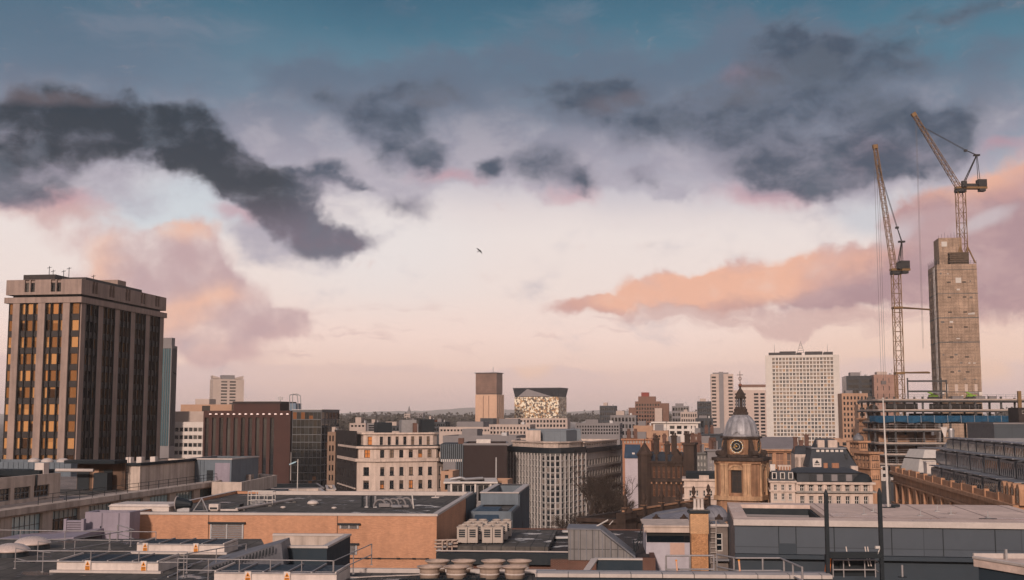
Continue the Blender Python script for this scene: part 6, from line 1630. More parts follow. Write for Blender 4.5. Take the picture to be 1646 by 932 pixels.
P, L = front(-60, 117, 175); B = Bld("ribbed_blue_roof", "low blue grey ribbed roof strip at the foot of the office tower", "roof", P)
B.body(rect(L, 10), 4, Zp(742, 175), BLUEG, ROOFL); [B.box('rib', BLUEG, .3 + i * .8, .42 + i * .8, -.1, -.004, Zp(757, 175), Zp(742.5, 175)) for i in range(int(L / .8))]
for x in (.62, .74, .88): B.add('dome_vent', COPE, lambda b: b.lathe([(.9, Zp(742, 175) - .3), (.9, Zp(742, 175) + .2), (.5, Zp(742, 175) + .5), (.1, Zp(742, 175) + .55)], (L * x, 1.5), 12), smooth=True)
B.done()
D = 128
P, L = front(97, 176, D); B = Bld("plant_yard", "dark sheltered plant yard with brown wall, doors and a white canopy pipe", "building", P)
z0, z1 = Zp(790, D), Zp(746, D)
B.box('back_wall', mat("brown stained wall", (92, 72, 60), .9, .35, .4, streak=.3), 0, L, 4, 4.3, z0, z1); B.box('roof_edge', FELT_D, -.2, L, 1.5, 4.4, z1 + .003, z1 + .35)
for a, c, m in ((.1, 1.5, DSTEEL), (1.9, 2.6, TANF), (3.2, 4.2, DSTEEL)): B.box('door', m, a, c, 3.9, 3.996, z0, z0 + 2.2)
B.add('canopy_pipe', COPE, lambda b: b.tube((-1.4, 2, Zp(757, D)), (3.0, 2, Zp(757, D)), .18, k=10)); B.box('cabinet', DSTEEL, 3.0, 4.6, 2.0, 3.2, z0, z0 + 1.9); B.box('yard_floor', ROOFN, -2, L, -4, 3.9, z0 - .3, z0 - .003)
B.done()
D = 132
P, L = front(175, 228, D); B = Bld("stained_lift_house", "stained concrete lift house with a caged ladder on its lit face", "building", P)
z0, z1 = Zp(795, D), Zp(744.5, D)
B.body(rect(L, 15), z0 - 2, z1, CONC, ROOFN, parapet=.3); B.ring(rect(L, 15), z1 - .25, .3, .25, FELT_D, 'roof_edge', .3)
def ladder(b):
    x = L * .62
    for q in (-.25, .25): b.tube((x + q, -.3, z0 - 1), (x + q, -.3, z1 + .9), .03, k=4)
    for i in range(12): b.tube((x - .25, -.3, z0 - .8 + i * .36), (x + .25, -.3, z0 - .8 + i * .36), .02, k=4)
    for i in range(4):
        z = z0 + 1.0 + i * .75
        b.path([(x + .38 * math.cos(t), -.3 - .55 * math.sin(t), z) for t in [j * .524 for j in range(7)]], .025, 4)
    for t in (.8, 1.57, 2.3): b.tube((x + .38 * math.cos(t), -.3 - .55 * math.sin(t), z0 + 1), (x + .38 * math.cos(t), -.3 - .55 * math.sin(t), z1 + .4), .02, k=4)
B.add('caged_ladder', DSTEEL, ladder); B.box('wall_cabinet', WUP, L * .34, L * .54, -.5, -.004, z0, z0 + 1.1)
for i, x in enumerate((.3, .5, .8)): B.box('roof_cowl', WUP, L * x, L * x + .6, 2 + i, 2.8 + i, z1 - .2, z1 + .6)
B.done()
D = 146
P, L = front(302, 374, D); B = Bld("blue_plant_room", "blue grey sheet-clad plant room with a door right of the stained lift house", "building", P)
z0, z1 = Zp(782, D), Zp(737, D)
B.body(rect(L, 9), z0 - 3, z1, BLUEG, ROOFN, parapet=.15); B.ring(rect(L, 9), z1 - .1, .15, .12, COPE, 'trim', .2)
for i in range(5): B.box('rib', BLUEG, .15 + i * .5, .3 + i * .5, -.1, -.004, z0 - 2, z1 - .2)
B.box('door', DSTEEL, L * .46, L * .6, -.05, -.004, z0 - 2, z0 + 2.0); B.box('smooth_panel', LILAC, L * .64, L * .97, -.04, -.004, z0 - 2, z1 - .5); B.done()
D = 140
p0, p1, p2 = W(340, 795, D + 1), W(388, 796, D), W(445, 783, D + 17)
B = Bld("concrete_canopy", "angular pale concrete canopy block in front of the red brown office", "building", (p0.x, p0.y), 0)
q = [(0, 0), (p1.x - p0.x, p1.y - p0.y), (p2.x - p0.x, p2.y - p0.y), (p2.x - p0.x - 3, p2.y - p0.y + 4), (-1, 16)]
z0, z1 = Zp(796, D), Zp(775, D)
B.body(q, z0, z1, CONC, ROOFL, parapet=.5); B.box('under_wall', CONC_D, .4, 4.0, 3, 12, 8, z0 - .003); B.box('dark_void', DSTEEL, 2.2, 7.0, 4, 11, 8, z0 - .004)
B.add('mast', COPE, lambda b: b.tube((p1.x - p0.x + 3.3, 12, z1 - .5), (p1.x - p0.x + 3.3, 12, z1 + 3.1), .05, .03)); B.box('roof_hut', ROOFL, 1, 2.6, 9, 11, z1 - .5, z1 + .4); B.done()
# low service roofs between the canopy and the dark brick wing
B_ = [("service_shed", "dark sloping service roof below the mirror glass office", 440, 522, 785, 210, FELT_D, R(14)), ("garage_range", "low pale garage range with dark doors left of the dark brick wing", 470, 528, 794, 190, CONC, R(14)), ("grey_lean_to", "grey louvred lean-to behind the white guard frame", 360, 470, 803, 150, GREYF, 0.0), ("corner_store", "small pale corner store at the foot of the dark brick wing", 528, 541, 786, 240, CONC, R(10))]
for nm, lb, x0, x1, yt, D, m, yw_ in B_:
    P, L = front(x0, x1, D, yw_); B = Bld(nm, lb, "building", P, yw_); z1 = Zp(yt, D)
    B.body(rect(L, 14 if D > 160 else 6), 4, z1, m, FELT_D, {0: Fac(3, .5, [(z1 - 3.5, z1 - 1.0)], .5, .3)}, fm=DFRAME, gm=GLASS_D); B.ring(rect(L, 14 if D > 160 else 6), z1 - .15, .2, .15, COPE if nm != "service_shed" else GREYF, 'coping', .3); B.done()
p = W(478, 786, 185); o = empty('lamp_post', (p.x, p.y, 0), 0, "slim white lamp post with a flat lamp arm in front of the mirror glass office", "street lamp")
z1 = Zp(738, 185); part(o, 'post', WFRAME, lambda b: b.tube((0, 0, 0), (0, 0, z1), .1, .07, 8)); part(o, 'lamp_head', mat("pale blue lamp cover", (150, 178, 190), .4), lambda b: b.hexa([(-1.3, -.2, z1 - .9), (-.3, -.2, z1 - .5), (-.3, .2, z1 - .5), (-1.3, .2, z1 - .9), (-1.3, -.2, z1 - .7), (-.3, -.2, z1 - .3), (-.3, .2, z1 - .3), (-1.3, .2, z1 - .7)])); part(o, 'arm', WFRAME, lambda b: b.tube((-.4, 0, z1 - .4), (0, 0, z1 - .3), .04))

# our own roof in the foreground
b = MB()
pts = [G(-60, 945, ROOF_Z), G(900, 945, ROOF_Z), G(860, 922, ROOF_Z), G(520, 919, ROOF_Z), G(440, 905, ROOF_Z), G(420, 866, ROOF_Z), G(-60, 866, ROOF_Z)]
B = Bld("near_roof", "dark felted near roof at the bottom left of the photo", "roof", (0, 0), 0.0)
nr = [(pts[0].x * .75, 44), (pts[1].x, 44), (pts[1].x, pts[2].y), (pts[3].x, pts[3].y), (pts[4].x, pts[4].y), (pts[5].x, pts[5].y), (pts[6].x, pts[6].y)]
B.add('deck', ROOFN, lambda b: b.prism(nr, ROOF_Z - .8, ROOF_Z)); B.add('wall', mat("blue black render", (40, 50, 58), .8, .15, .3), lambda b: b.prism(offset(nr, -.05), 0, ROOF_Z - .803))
a, c = pts[3], Vector((nr[2][0], nr[2][1], ROOF_Z))
B.add('coping', COPE, lambda b: b.hexa([(a.x, a.y - .25, ROOF_Z + .004), (c.x, c.y - .25, ROOF_Z + .004), (c.x, c.y + .05, ROOF_Z + .004), (a.x, a.y + .05, ROOF_Z + .004), (a.x, a.y - .25, ROOF_Z + .22), (c.x, c.y - .25, ROOF_Z + .22), (c.x, c.y + .05, ROOF_Z + .22), (a.x, a.y + .05, ROOF_Z + .22)]))
B.done()
P, L = front(436, 529, 68, R(-3)); B = Bld("light_well", "dark walled light well with a pale slanting coping before the brick plant house", "roof", P, R(-3))
zt = Zp(877, 68)
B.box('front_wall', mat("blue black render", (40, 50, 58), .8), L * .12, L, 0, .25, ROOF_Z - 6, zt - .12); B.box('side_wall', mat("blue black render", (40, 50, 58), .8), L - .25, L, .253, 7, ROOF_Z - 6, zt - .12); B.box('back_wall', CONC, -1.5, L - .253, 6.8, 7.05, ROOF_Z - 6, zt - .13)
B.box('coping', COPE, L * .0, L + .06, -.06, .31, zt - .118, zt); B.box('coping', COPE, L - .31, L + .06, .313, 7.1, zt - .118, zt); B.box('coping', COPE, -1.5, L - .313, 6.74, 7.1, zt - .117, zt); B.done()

# rooflights with warning signs
def rooflight(x0, x1, yb, D, dep, nb, label, signs, hgt=.5):
    P, L = front(x0, x1, D, R(-5)); P3 = (P.x, P.y, ROOF_Z)
    o = empty('rooflight', P3, R(-5), label, 'rooflight', 'glazed rooflights on the near roof')
    part(o, 'upstand', WUP, lambda b: (b.box(0, L, 0, .12, 0, hgt), b.box(0, .12, .123, dep, 0, hgt), b.box(L - .12, L, .123, dep, 0, hgt), b.box(.123, L - .123, dep - .12, dep, 0, hgt)))
    part(o, 'kerb_flashing', COPE, lambda b: b.box(-.25, L + .25, -.3, -.004, 0, .12))
    z = hgt
    part(o, 'glazing', SKG, lambda b: b.poly([(.1, .05, z + .05), (L - .1, .05, z + .05), (L - .1, dep - .1, z + .1), (.1, dep - .1, z + .1)]))
    for i in range(nb + 1):
        x = .05 + (L - .1) * i / nb
        part(o, 'glazing_bar', WUP if i in (0, nb) else RAILM, lambda b: b.hexa([(x - .04, 0, z + .02), (x + .04, 0, z + .02), (x + .04, dep, z + .06), (x - .04, dep, z + .06), (x - .04, 0, z + .13), (x + .04, 0, z + .13), (x + .04, dep, z + .18), (x - .04, dep, z + .18)]))
    part(o, 'front_bead', RAILM, lambda b: b.box(0, L, -.05, .06, z + .003, z + .08))
    for f in signs:
        s = part(o, 'warning_sign', WUP, lambda b: b.box(L * f - .16, L * f + .16, -.075, -.053, hgt - .45, hgt + .12)); part_ = MB()
        part_.poly([(L * f - .13, -.079, hgt - .14), (L * f + .13, -.079, hgt - .14), (L * f, -.079, hgt + .09)]); part_.quad((L * f - .13, -.079, hgt - .4), (L * f + .13, -.079, hgt - .4), (L * f + .13, -.079, hgt - .17), (L * f - .13, -.079, hgt - .17)); t = part_.build('symbol', SIGNY, s)
        pb = MB(); pb.poly([(L * f - .05, -.082, hgt - .1), (L * f + .05, -.082, hgt - .1), (L * f, -.082, hgt + .03)]); [pb.quad((L * f - .1, -.082, hgt - .36 + .07 * i), (L * f + .1, -.082, hgt - .36 + .07 * i), (L * f + .1, -.082, hgt - .33 + .07 * i), (L * f - .1, -.082, hgt - .33 + .07 * i)) for i in range(3)]; pb.build('lettering', BLK, s)
    return o
D1 = G(225, 889, ROOF_Z).y
rooflight(227, 366, 889, D1, 2.6, 4, "rooflight in front of the brick wall, farthest of the three glazed rooflights", (.1, .68))
D2 = G(100, 919, ROOF_Z).y
rooflight(101, 262, 919, D2, 3.0, 4, "rooflight at bottom left, with rails in front, holding two warning signs", (.31, .86))
rooflight(351, 545, 938, G(350, 938, ROOF_Z).y, 3.0, 5, "rooflight cut by the bottom edge of the photo below the light well", (.28, .6))
for i, (px, py, r, lb) in enumerate(((52, 882, 1.05, "pale domed rooflight on the near roof, farther of the two domes"), (18, 894, 1.0, "pale domed rooflight at the left edge, nearer of the two domes"))):
    p = G(px, py, ROOF_Z); o = empty('dome_rooflight', p, 0, lb, 'rooflight', 'domed rooflights on the near roof')
    part(o, 'kerb', DSTEEL, lambda b: b.lathe([(r, 0), (r * .95, .3)], k=20)); part(o, 'dome', mat("milky dome plastic", (176, 158, 150), .3, .1, 1), lambda b: b.lathe([(r * 1.05, .3), (r * 1.05, .38), (r * .92, .52), (r * .68, .66), (r * .35, .74), (.05, .77)], k=22), True)
o = empty('vent_hood', G(318, 922, ROOF_Z), R(-5), "sloping grey sheet metal vent hood with a toothed grille beside the light well", "vent hood")
part(o, 'hood', LEAD, lambda b: b.hexa([(0, 0, 0), (3.6, 3.5, 0), (3.4, 6.2, 0), (-.5, 4.5, 0), (.2, .2, .25), (3.4, 3.6, 1.25), (3.2, 6, 1.3), (-.3, 4.3, .4)]))
part(o, 'grille', DSTEEL, lambda b: [b.box(.6 + .14 * i, .66 + .14 * i, .45 + .136 * i, .52 + .136 * i, .06 + .04 * i, .3 + .045 * i) for i in range(19)])

# loose cables and small pipes on the near roof
for i, (a_, c_, lb) in enumerate((((20, 905), (230, 899), "thin grey cable lying across the near roof left of the rooflights"), ((270, 930), (330, 900), "short grey conduit beside the vent hood"), ((560, 931), (675, 926), "pale conduit running along the roof toward the fan drums"), ((850, 931), (640, 934), "dark conduit behind the fan drums at the bottom edge"))):
    p, q = G(*a_, ROOF_Z), G(*c_, ROOF_Z); d = q - p; o = empty('conduit', p, 0, lb, 'conduit'); rnd = random.Random(i)
    part(o, 'pipe', [STEEL, STEEL, COPE, DSTEEL][i], lambda b: b.path([d * (t / 6) + Vector((rnd.uniform(-.05, .05), rnd.uniform(-.15, .15), .08)) for t in range(7)], .035, 6))
    for t in (.15, .5, .85): part(o, 'foot', DSTEEL, lambda b: b.box(d.x * t - .1, d.x * t + .1, d.y * t - .1, d.y * t + .1, .002, .06))
# handrails
def handrail(label, pts, posts, hs=(.55, 1.1), r=.028, z=ROOF_Z, ends=()):
    o = empty('handrail', (pts[0][0], pts[0][1], z), 0, label, 'handrail', 'handrails on the near roofs'); q = [Vector((p[0] - pts[0][0], p[1] - pts[0][1], (p[2] if len(p) > 2 else 0.0))) for p in pts]
    for h in hs: part(o, 'rail', RAILM, lambda b: b.path([v + Vector((0, 0, h)) for v in q], r, 8))
    tot = sum((b_ - a_).length for a_, b_ in zip(q, q[1:])); n = posts
    for i in range(n):
        s = tot * i / max(1, n - 1); 
        for a_, b_ in zip(q, q[1:]):
            l = (b_ - a_).length
            if s <= l + 1e-6: v = a_ + (b_ - a_) * (s / l); break
            s -= l
        part(o, 'post', RAILM, lambda b: (b.tube(v, v + Vector((0, 0, hs[-1])), r, k=8), b.box(v.x - .07, v.x + .07, v.y - .07, v.y + .07, v.z + .002, v.z + .03)))
    return o
g = lambda px, py: G(px, py, ROOF_Z)
def g2(*a): return [(g(px, py).x, g(px, py).y) for px, py in a]
handrail("long handrail in front of the lower left rooflight, near the bottom edge", g2((24, 914), (43, 919), (300, 921)), 5)
handrail("handrail behind the two pale domes, running to the lilac doors", g2((-40, 880), (250, 884)), 5)
handrail("short handrail between the two pale domes and the lower left rooflight", g2((60, 902), (80, 904), (215, 880), (188, 871)), 5)
handrail("handrail along the bottom edge in front of the nearest rooflight", g2((285, 934), (535, 938), ), 6)
p0, p1 = g(536, 938), g(597, 919)
handrail("sloping handrail rising beside the brick plant house at the bottom", [(p0.x, p0.y), (p1.x, p1.y, .35)], 3)
handrail("handrail at the bottom left behind the long front handrail", g2((295, 926), (395, 906), ), 3)

# lilac doors and louvre at the left end of the brick plant house
P, L = front(143, 214, 88, R(-4)); B = Bld("lilac_switch_room", "lilac grey panelled switch room left of the sand orange brick wall", "building", P, R(-4))
z1 = Zp(823, 88)
B.body(rect(L, 2), 14, z1, LILAC, ROOFN, parapet=.1); [B.box('panel_joint', mat("dark joint", (96, 90, 98), .8), L * f - .03, L * f + .03, -.03, -.004, 20, z1 - .05) for f in (.38, .76)]; B.box('door_handle', DSTEEL, L * .35, L * .37, -.07, -.004, z1 - 1.3, z1 - 1.0); B.box('base', WUP, -.1, L + .9, -.6, -.004, ROOF_Z - 1.5, Zp(866, 88)); B.done()  # panel joints are darker grey strips
P, L = front(110, 142, 87, R(-4)); B = Bld("louvre_screen", "low lilac louvre screen beside the switch room", "screen", P, R(-4))
z1 = Zp(834, 87); z0 = Zp(862, 87)
B.add('louvre_blade', LILAC, lambda b: [b.hexa([(.2, -.08, z0 + .17 * i), (L - .2, -.08, z0 + .17 * i), (L - .2, .05, z0 + .1 + .17 * i), (.2, .05, z0 + .1 + .17 * i), (.2, -.08, z0 + .03 + .17 * i), (L - .2, -.08, z0 + .03 + .17 * i), (L - .2, .05, z0 + .13 + .17 * i), (.2, .05, z0 + .13 + .17 * i)]) for i in range(7)]); B.box('jamb', LILAC, 0, .2, -.1, .3, z0 - 2, z1); B.box('jamb', LILAC, L - .2, L, -.1, .3, z0 - 2, z1); B.box('back_panel', DSTEEL, .21, L - .21, .06, .2, z0 - 2, z1 - .05); B.done()
P, L = front(-20, 126, 84, R(-6)); B = Bld("lean_to_roof", "lilac grey sheet lean-to roof sloping down to the left of the louvre screen", "roof", P, R(-6))
B.add('roof_sheet', LILAC, lambda b: b.hexa([(0, 0, ROOF_Z - .5), (L, 0, ROOF_Z - .3), (L, 5, ROOF_Z - .3), (0, 5, ROOF_Z - .5), (0, 0, Zp(872, 84)), (L, 0, Zp(862, 84)), (L, 5, Zp(846, 89)), (0, 5, Zp(868, 89))])); B.box('gutter', COPE, 0, L * .9, -.15, -.004, Zp(877, 84), Zp(875, 84)); B.done()

# fan drums in the middle
FANM = mat("pale fan cowl", (168, 146, 132), .6, .15, .8, streak=.3)
proto = None; fan_labels = ["{} fan drum in the {} row at the bottom centre".format(a, r) for r in ("back", "front") for a in ("leftmost", "second from left", "third from left", "rightmost")]
k_ = 0
for row, (py, xs_) in enumerate(((919, (703, 745, 793, 835)), (929, (690.5, 733.5, 787, 827.5)))):
    for px in xs_:
        p = G(px, py, ROOF_Z + .05)
        if proto is None:
            proto = empty('fan_drum', p, 0)
            part(proto, 'cowl', FANM, lambda b: (b.lathe([(.5, 0), (.5, .42), (.52, .46), (.6, .52), (.66, .56), (.66, .6), (.6, .6), (.5, .52), (.46, .45), (.46, .2), (.1, .2)], k=28)), True)
            part(proto, 'band', WUP, lambda b: b.lathe([(.505, .2), (.515, .2), (.515, .26), (.505, .26)], k=28)); part(proto, 'fan_blades', DSTEEL, lambda b: [b.hexa([(.08 * math.cos(t) - .08 * math.sin(t), .08 * math.sin(t) + .08 * math.cos(t), .3), (.44 * math.cos(t), .44 * math.sin(t), .28), (.44 * math.cos(t + .5), .44 * math.sin(t + .5), .36), (.1 * math.cos(t + 1), .1 * math.sin(t + 1), .36), (.08 * math.cos(t) - .08 * math.sin(t), .08 * math.sin(t) + .08 * math.cos(t), .31), (.44 * math.cos(t), .44 * math.sin(t), .29), (.44 * math.cos(t + .5), .44 * math.sin(t + .5), .37), (.1 * math.cos(t + 1), .1 * math.sin(t + 1), .37)]) for t in [j * 1.2566 for j in range(5)]])
            part(proto, 'base_frame', DSTEEL, lambda b: (b.box(-.75, .75, -.7, -.6, -.2, -.004), b.box(-.75, .75, .6, .7, -.2, -.004), b.box(-.6, .6, -.596, .596, -.1, -.004)))
            o = proto
        else: o = copy_tree(proto)
        o.location = p; o.rotation_euler = (0, 0, .3 * k_)
        for ch in o.children:
            if ch.name.startswith('base_frame'): ch.rotation_euler = (0, 0, -.3 * k_)
        tag(o, fan_labels[k_], 'fan', 'pale fan drums on the near roof'); k_ += 1

# dark middle roof, condensers, plant room
D = 84
P, L = front(704, 912, D, R(-5)); zp = Zp(893, D)
B = Bld("dark_middle_roof", "dark low roof with condensers and long strip rooflights right of the plant house", "roof", P, R(-5))
B.body(rect(L + 6, 21), 0, zp, BRICK, mat("reddish roof felt", (58, 50, 48), .95, .3, .4, xy=True, pattern="panel", psize=(1.1, 8), patch=.3), parapet=.1); B.box('front_gutter', DSTEEL, 0, L + 1, -.5, -.004, zp - .5, zp + .25); B.add('gutter_rail', COPE, lambda b: (b.tube((0, -.55, zp + .4), (L + 1, -.55, zp + .4), .05), b.tube((0, -.2, zp - .1), (L + 1, -.2, zp - .1), .06)))
B.box('upper_deck', ROOFN, 1.0, 7.6, 3, 16, zp + .02, zp + .35)
B.done()
zq = zp + .36
ACW = mat("pale condenser casing", (160, 146, 136), .6, .1, .8)
proto = None
names = [("front row, leftmost", 0, 0), ("front row, second from the left", 1, 0), ("front row, third from the left", 2, 0), ("front row, rightmost", 3, 0), ("middle row, leftmost", 0, 1), ("middle row, second from the left", 1, 1), ("middle row, third from the left", 2, 1), ("middle row, rightmost", 3, 1), ("back row, leftmost", 0, 2), ("back row, second from the left", 1, 2), ("back row, third from the left", 2, 2), ("back row, rightmost", 3, 2)]
D = 88
for (lb, i, j) in names:
    px = (742.5, 759.5, 783, 800)[i]; p = W(px, 880, D); p = Vector((p.x + .3 * j, D + 2.4 * j, zq))
    if proto is None:
        proto = empty('condenser', p, R(-5))
        part(proto, 'casing', ACW, lambda b: (b.box(-.37, .37, 0, .75, .1, 1.2), b.box(-.4, .4, -.03, .78, 1.203, 1.25)))
        part(proto, 'grille', DSTEEL, lambda b: b.box(-.23, .23, -.012, -.003, .5, 1.06)); part(proto, 'grille_slat', ACW, lambda b: [b.box(-.23, .23, -.02, -.0125, .6 + .16 * q, .635 + .16 * q) for q in range(3)])
        part(proto, 'fan_cowl', ACW, lambda b: b.lathe([(.3, 1.251), (.34, 1.36), (.3, 1.36), (.26, 1.28)], (0, .37), 16)); part(proto, 'foot', DSTEEL, lambda b: b.box(-.33, -.2, .05, .7, 0, .098)); part(proto, 'foot', DSTEEL, lambda b: b.box(.2, .33, .05, .7, 0, .098))
        o = proto
    else: o = copy_tree(proto)
    o.location = p; tag(o, "pale condenser unit in the " + lb, 'condenser', 'condensers on the dark middle roof')
D = 96
P, L = front(757, 822, D + 12, R(-5)); B = Bld("grey_plant_room", "ribbed blue grey plant room with a roof well behind the condensers", "building", P, R(-5))
z1 = 24.6; fp = [(0, 0), (L, 0), (L, 22), (0, 22)]
B.body(fp, 12, z1 - 1.1, BLUEG, ROOFN, parapet=.1); B.body([(0, 8), (L - .05, 8), (L - .05, 21.95), (0, 21.95)], z1 - 1.1, z1, BLUEG, ROOFL, parapet=.9, thick=.5, name='upper_wall'); B.ring([(0, 8), (L - .05, 8), (L - .05, 21.95), (0, 21.95)], z1, .1, .08, COPE, 'coping', .55)
for i in range(20): B.box('rib', BLUEG, L + .003, L + .08, .3 + i * 1.1, .5 + i * 1.1, 14, (z1 - 1.25) if i < 7 else z1 - .1)
for y in (4.5, 12): B.box('door', DSTEEL, L + .004, L + .06, y, y + .9, 18, 21.6)
B.add('sloped_cowl', mat("blue black cowl", (46, 60, 74), .5, .15, .5), lambda b: b.hexa([(.2, -1.2, z1 - 2.6), (L * .72, -1.2, z1 - 2.6), (L * .72, 3, z1 - 2.6), (.2, 3, z1 - 2.6), (.5, .4, z1 - 1.0), (L * .68, .4, z1 - 1.0), (L * .68, 3, z1 - .9), (.5, 3, z1 - .9)])); B.box('roof_opening', DSTEEL, L * .35, L * .65, 10, 13, z1 - .88, z1 - .3); B.done()
for i, (px, py, lb) in enumerate(((876, 861, "strip rooflight on the dark middle roof, back left"), (863, 868, "strip rooflight on the dark middle roof, front left"), (917, 858, "strip rooflight near the metal shed, back one"), (906, 868, "strip rooflight near the metal shed, front one"))):
    p = G(px, py, zp - .1); o = empty('strip_rooflight', p, R(8), lb, 'rooflight', 'strip rooflights on the dark middle roof'); part(o, 'frame', DSTEEL, lambda b: b.box(-.75, .75, -.28, .28, 0, .15)); part(o, 'lid', WFRAME, lambda b: b.hexa([(-.7, -.24, .151), (.7, -.24, .151), (.7, .24, .151), (-.7, .24, .151), (-.65, -.2, .24), (.65, -.2, .24), (.65, .2, .3), (-.65, .2, .3)]))
# pipework by the corner of the plant house
p = W(718, 883, 87); o = empty('pipe_manifold', (p.x, 87, zq - .4), R(-5), "knot of pale pipes and valves at the brick plant house's corner", "pipes")
part(o, 'pipe', FANM, lambda b: [b.tube((-.9, .1 * i, .3 + .22 * i), (.8, .1 * i, .36 + .22 * i), .07, k=8) for i in range(3)] + [b.path([(-.3 + .35 * i, -.1, 0), (-.3 + .35 * i, -.15, .75), (.1 + .35 * i, -.1, .85)], .06, 8) for i in range(3)]); part(o, 'valve', STEEL, lambda b: [b.lathe([(.16, .1 + .2 * i), (.16, .22 + .2 * i)], (-.5 + .4 * i, -.25), 10) for i in range(3)])

# metal-clad shed with a slanting side
SHED = mat("grey lead-clad boards", (122, 116, 114), .6, .2, .5, streak=.35, pattern='panel', psize=(.42, 2.3), rgb2=(78, 74, 74))
D = 82
P, L = front(912, 1018, D, R(-5)); z = lambda y: Zp(y, D); B = Bld("slanted_metal_shed", "grey metal-clad shed with its right side slanting down in a striped roof", "shed", P, R(-5))
poly = [(0, z(900)), (L, z(900)), (L - .05, z(894)), (L * .5, z(852)), (0, z(851))]
DP = 3.2
B.add('wall', SHED, lambda b: (b.poly([(x, 0, q) for x, q in poly]), b.poly([(x, DP, q) for x, q in poly][::-1]), b.quad((0, 0, poly[4][1]), (0, DP, poly[4][1]), (0, DP, poly[0][1]), (0, 0, poly[0][1]))))
B.add('flat_top', LEAD, lambda b: b.hexa([(-.08, -.08, z(851) + .003), (L * .5, -.08, z(851.5)), (L * .5, DP + .1, z(851.5)), (-.08, DP + .1, z(851) + .003), (-.08, -.08, z(849)), (L * .5, -.08, z(849.5)), (L * .5, DP + .1, z(849.5)), (-.08, DP + .1, z(849))]))
def slope(b):
    n = 9
    for i in range(n):
        y0, y1 = -.06 + (DP + .1) * i / n, -.06 + (DP + .1) * (i + .8) / n
        b.hexa([(L * .5, y0, z(852)), (L, y0, z(895)), (L, y1, z(895)), (L * .5, y1, z(852)), (L * .5, y0, z(852) + .12), (L + .06, y0, z(895) + .1), (L + .06, y1, z(895) + .1), (L * .5, y1, z(852) + .12)])
B.add('striped_roof', mat("dark zinc stripes", (74, 78, 86), .45, .2, .5, metal=.3), slope); B.add('verge_trim', LEAD, lambda b: b.tube((L * .5, -.08, z(852)), (L + .02, -.08, z(895)), .07, k=5))
for i in range(8): B.box('seam', LEAD, L * (.03 + .12 * i), L * (.03 + .12 * i) + .05, -.04, -.003, z(899), z(853 + max(0, (.03 + .12 * i - .5)) * 86))
B.add('aerial', WFRAME, lambda b: (b.tube((L * .42, 2, z(850)), (L * .6, 2.4, z(840)), .05), b.tube((L * .62, 2.4, z(848)), (L * .68, 2.4, z(841)), .03)))
B.box('brick_plinth', BRICK, -1.2, L + .1, .1, DP, 10, z(900) - .003); B.done()
P, L = front(958, 1034, 72, R(-3)); B = Bld("sunken_roof", "dark sunken roof pit with a pale kerb in front of the metal shed", "roof", P, R(-3))
zk = Zp(905, 72); B.box('pit_wall', mat("blue black render", (40, 50, 58), .8), 0, L, 2.5, 2.7, 14, zk - .1); B.box('kerb', COPE, -.1, L, 2.4, 2.8, zk - .098, zk); B.add('kerb', COPE, lambda b: b.hexa([(-.9, 0, zk - .6), (-.5, 0, zk - .6), (.1, 2.39, zk - .1), (-.3, 2.39, zk - .1), (-.9, 0, zk - .5), (-.5, 0, zk - .5), (.1, 2.39, zk), (-.3, 2.39, zk)])); B.box('pit_floor', FELT_D, 0, L, 0, 2.49, 14, zk - 1.6); B.done()
# scroll bracket beside the shed
p = W(1026, 895, 84); o = empty('iron_scroll', (p.x, 84, Zp(893, 84)), R(-5), "dark iron scroll bracket between metal shed and white house", "bracket")
part(o, 'stay', DSTEEL, lambda b: (b.tube((-.3, 0, 0), (.35, 0, 2.2), .05), b.tube((-.3, 0, 0), (-.3, 0, 1.1), .05))); part(o, 'scroll', DSTEEL, lambda b: [b.path([(-.12 + .12 * i + .16 * math.cos(t), 0, .55 + .42 * i + .16 * math.sin(t)) for t in [j * .524 for j in range(13)]], .03, 5) for i in range(3)])

# white house, chimney, timber dormer and slate hips (centre right)
LAV = mat("lavender white render", (168, 160, 166), .8, .1, .4, streak=.15)
D = 86
P, L = front(1036, 1108, D, R(-4)); B = Bld("lavender_house", "pale lavender rendered wall with a dark strip and a pinkish patch", "house", P, R(-4)); z = lambda y: Zp(y, D)
B.body(rect(L, 5), 10, z(846), LAV, ROOFN, parapet=.1); B.box('cornice', CREAM, -.15, L + .1, -.3, -.004, z(855), z(846)); B.box('cornice_lip', CREAM, -.2, L + .15, -.4, 5, z(846) + .004, z(843.5)); B.box('dark_strip', GLASS_D, .05, L * .97, -.06, -.004, z(871), z(855.5)); B.box('patch', mat("pinkish render patch", (178, 146, 132), .85, .1, .4), L * .53, L * .85, -.02, -.004, z(891), z(872))  # dark glossy strip runs below the cornice
B.box('downpipe', DSTEEL, L * .965, L * .985, -.12, -.07, z(920), z(856)); B.box('patch_sill', WUP, L * .52, L * .86, -.06, -.004, z(893), z(891.3)); B.done()
D = 82
PBR = mat("pale tan brick", (206, 158, 116), .9, .18, .6, pattern='brick', psize=(.225, .075), rgb2=(150, 120, 96), fine=.14)
P, L = front(1107, 1136, D, R(-4)); z = lambda y: Zp(y, D); B = Bld("brick_chimney", "tall pale tan brick chimney with three white pots on a dark cap", "chimney", P, R(-4))
B.box('upper_shaft', PBR, 0, L, 0, 1.1, z(858), z(825)); B.box('lower_shaft', mat("rough tan brick", (192, 140, 100), .95, .3, 1.2, pattern='brick', psize=(.225, .075), bump=.8, fine=.3), .05, L - .05, .05, 1.1, 10, z(858) - .003)
B.box('cap', DSTEEL, -.12, L + .12, -.12, 1.2, z(825) + .003, z(821)); B.box('cap_stone', CONC_D, -.02, L + .02, -.02, 1.12, z(821) + .002, z(819.5))
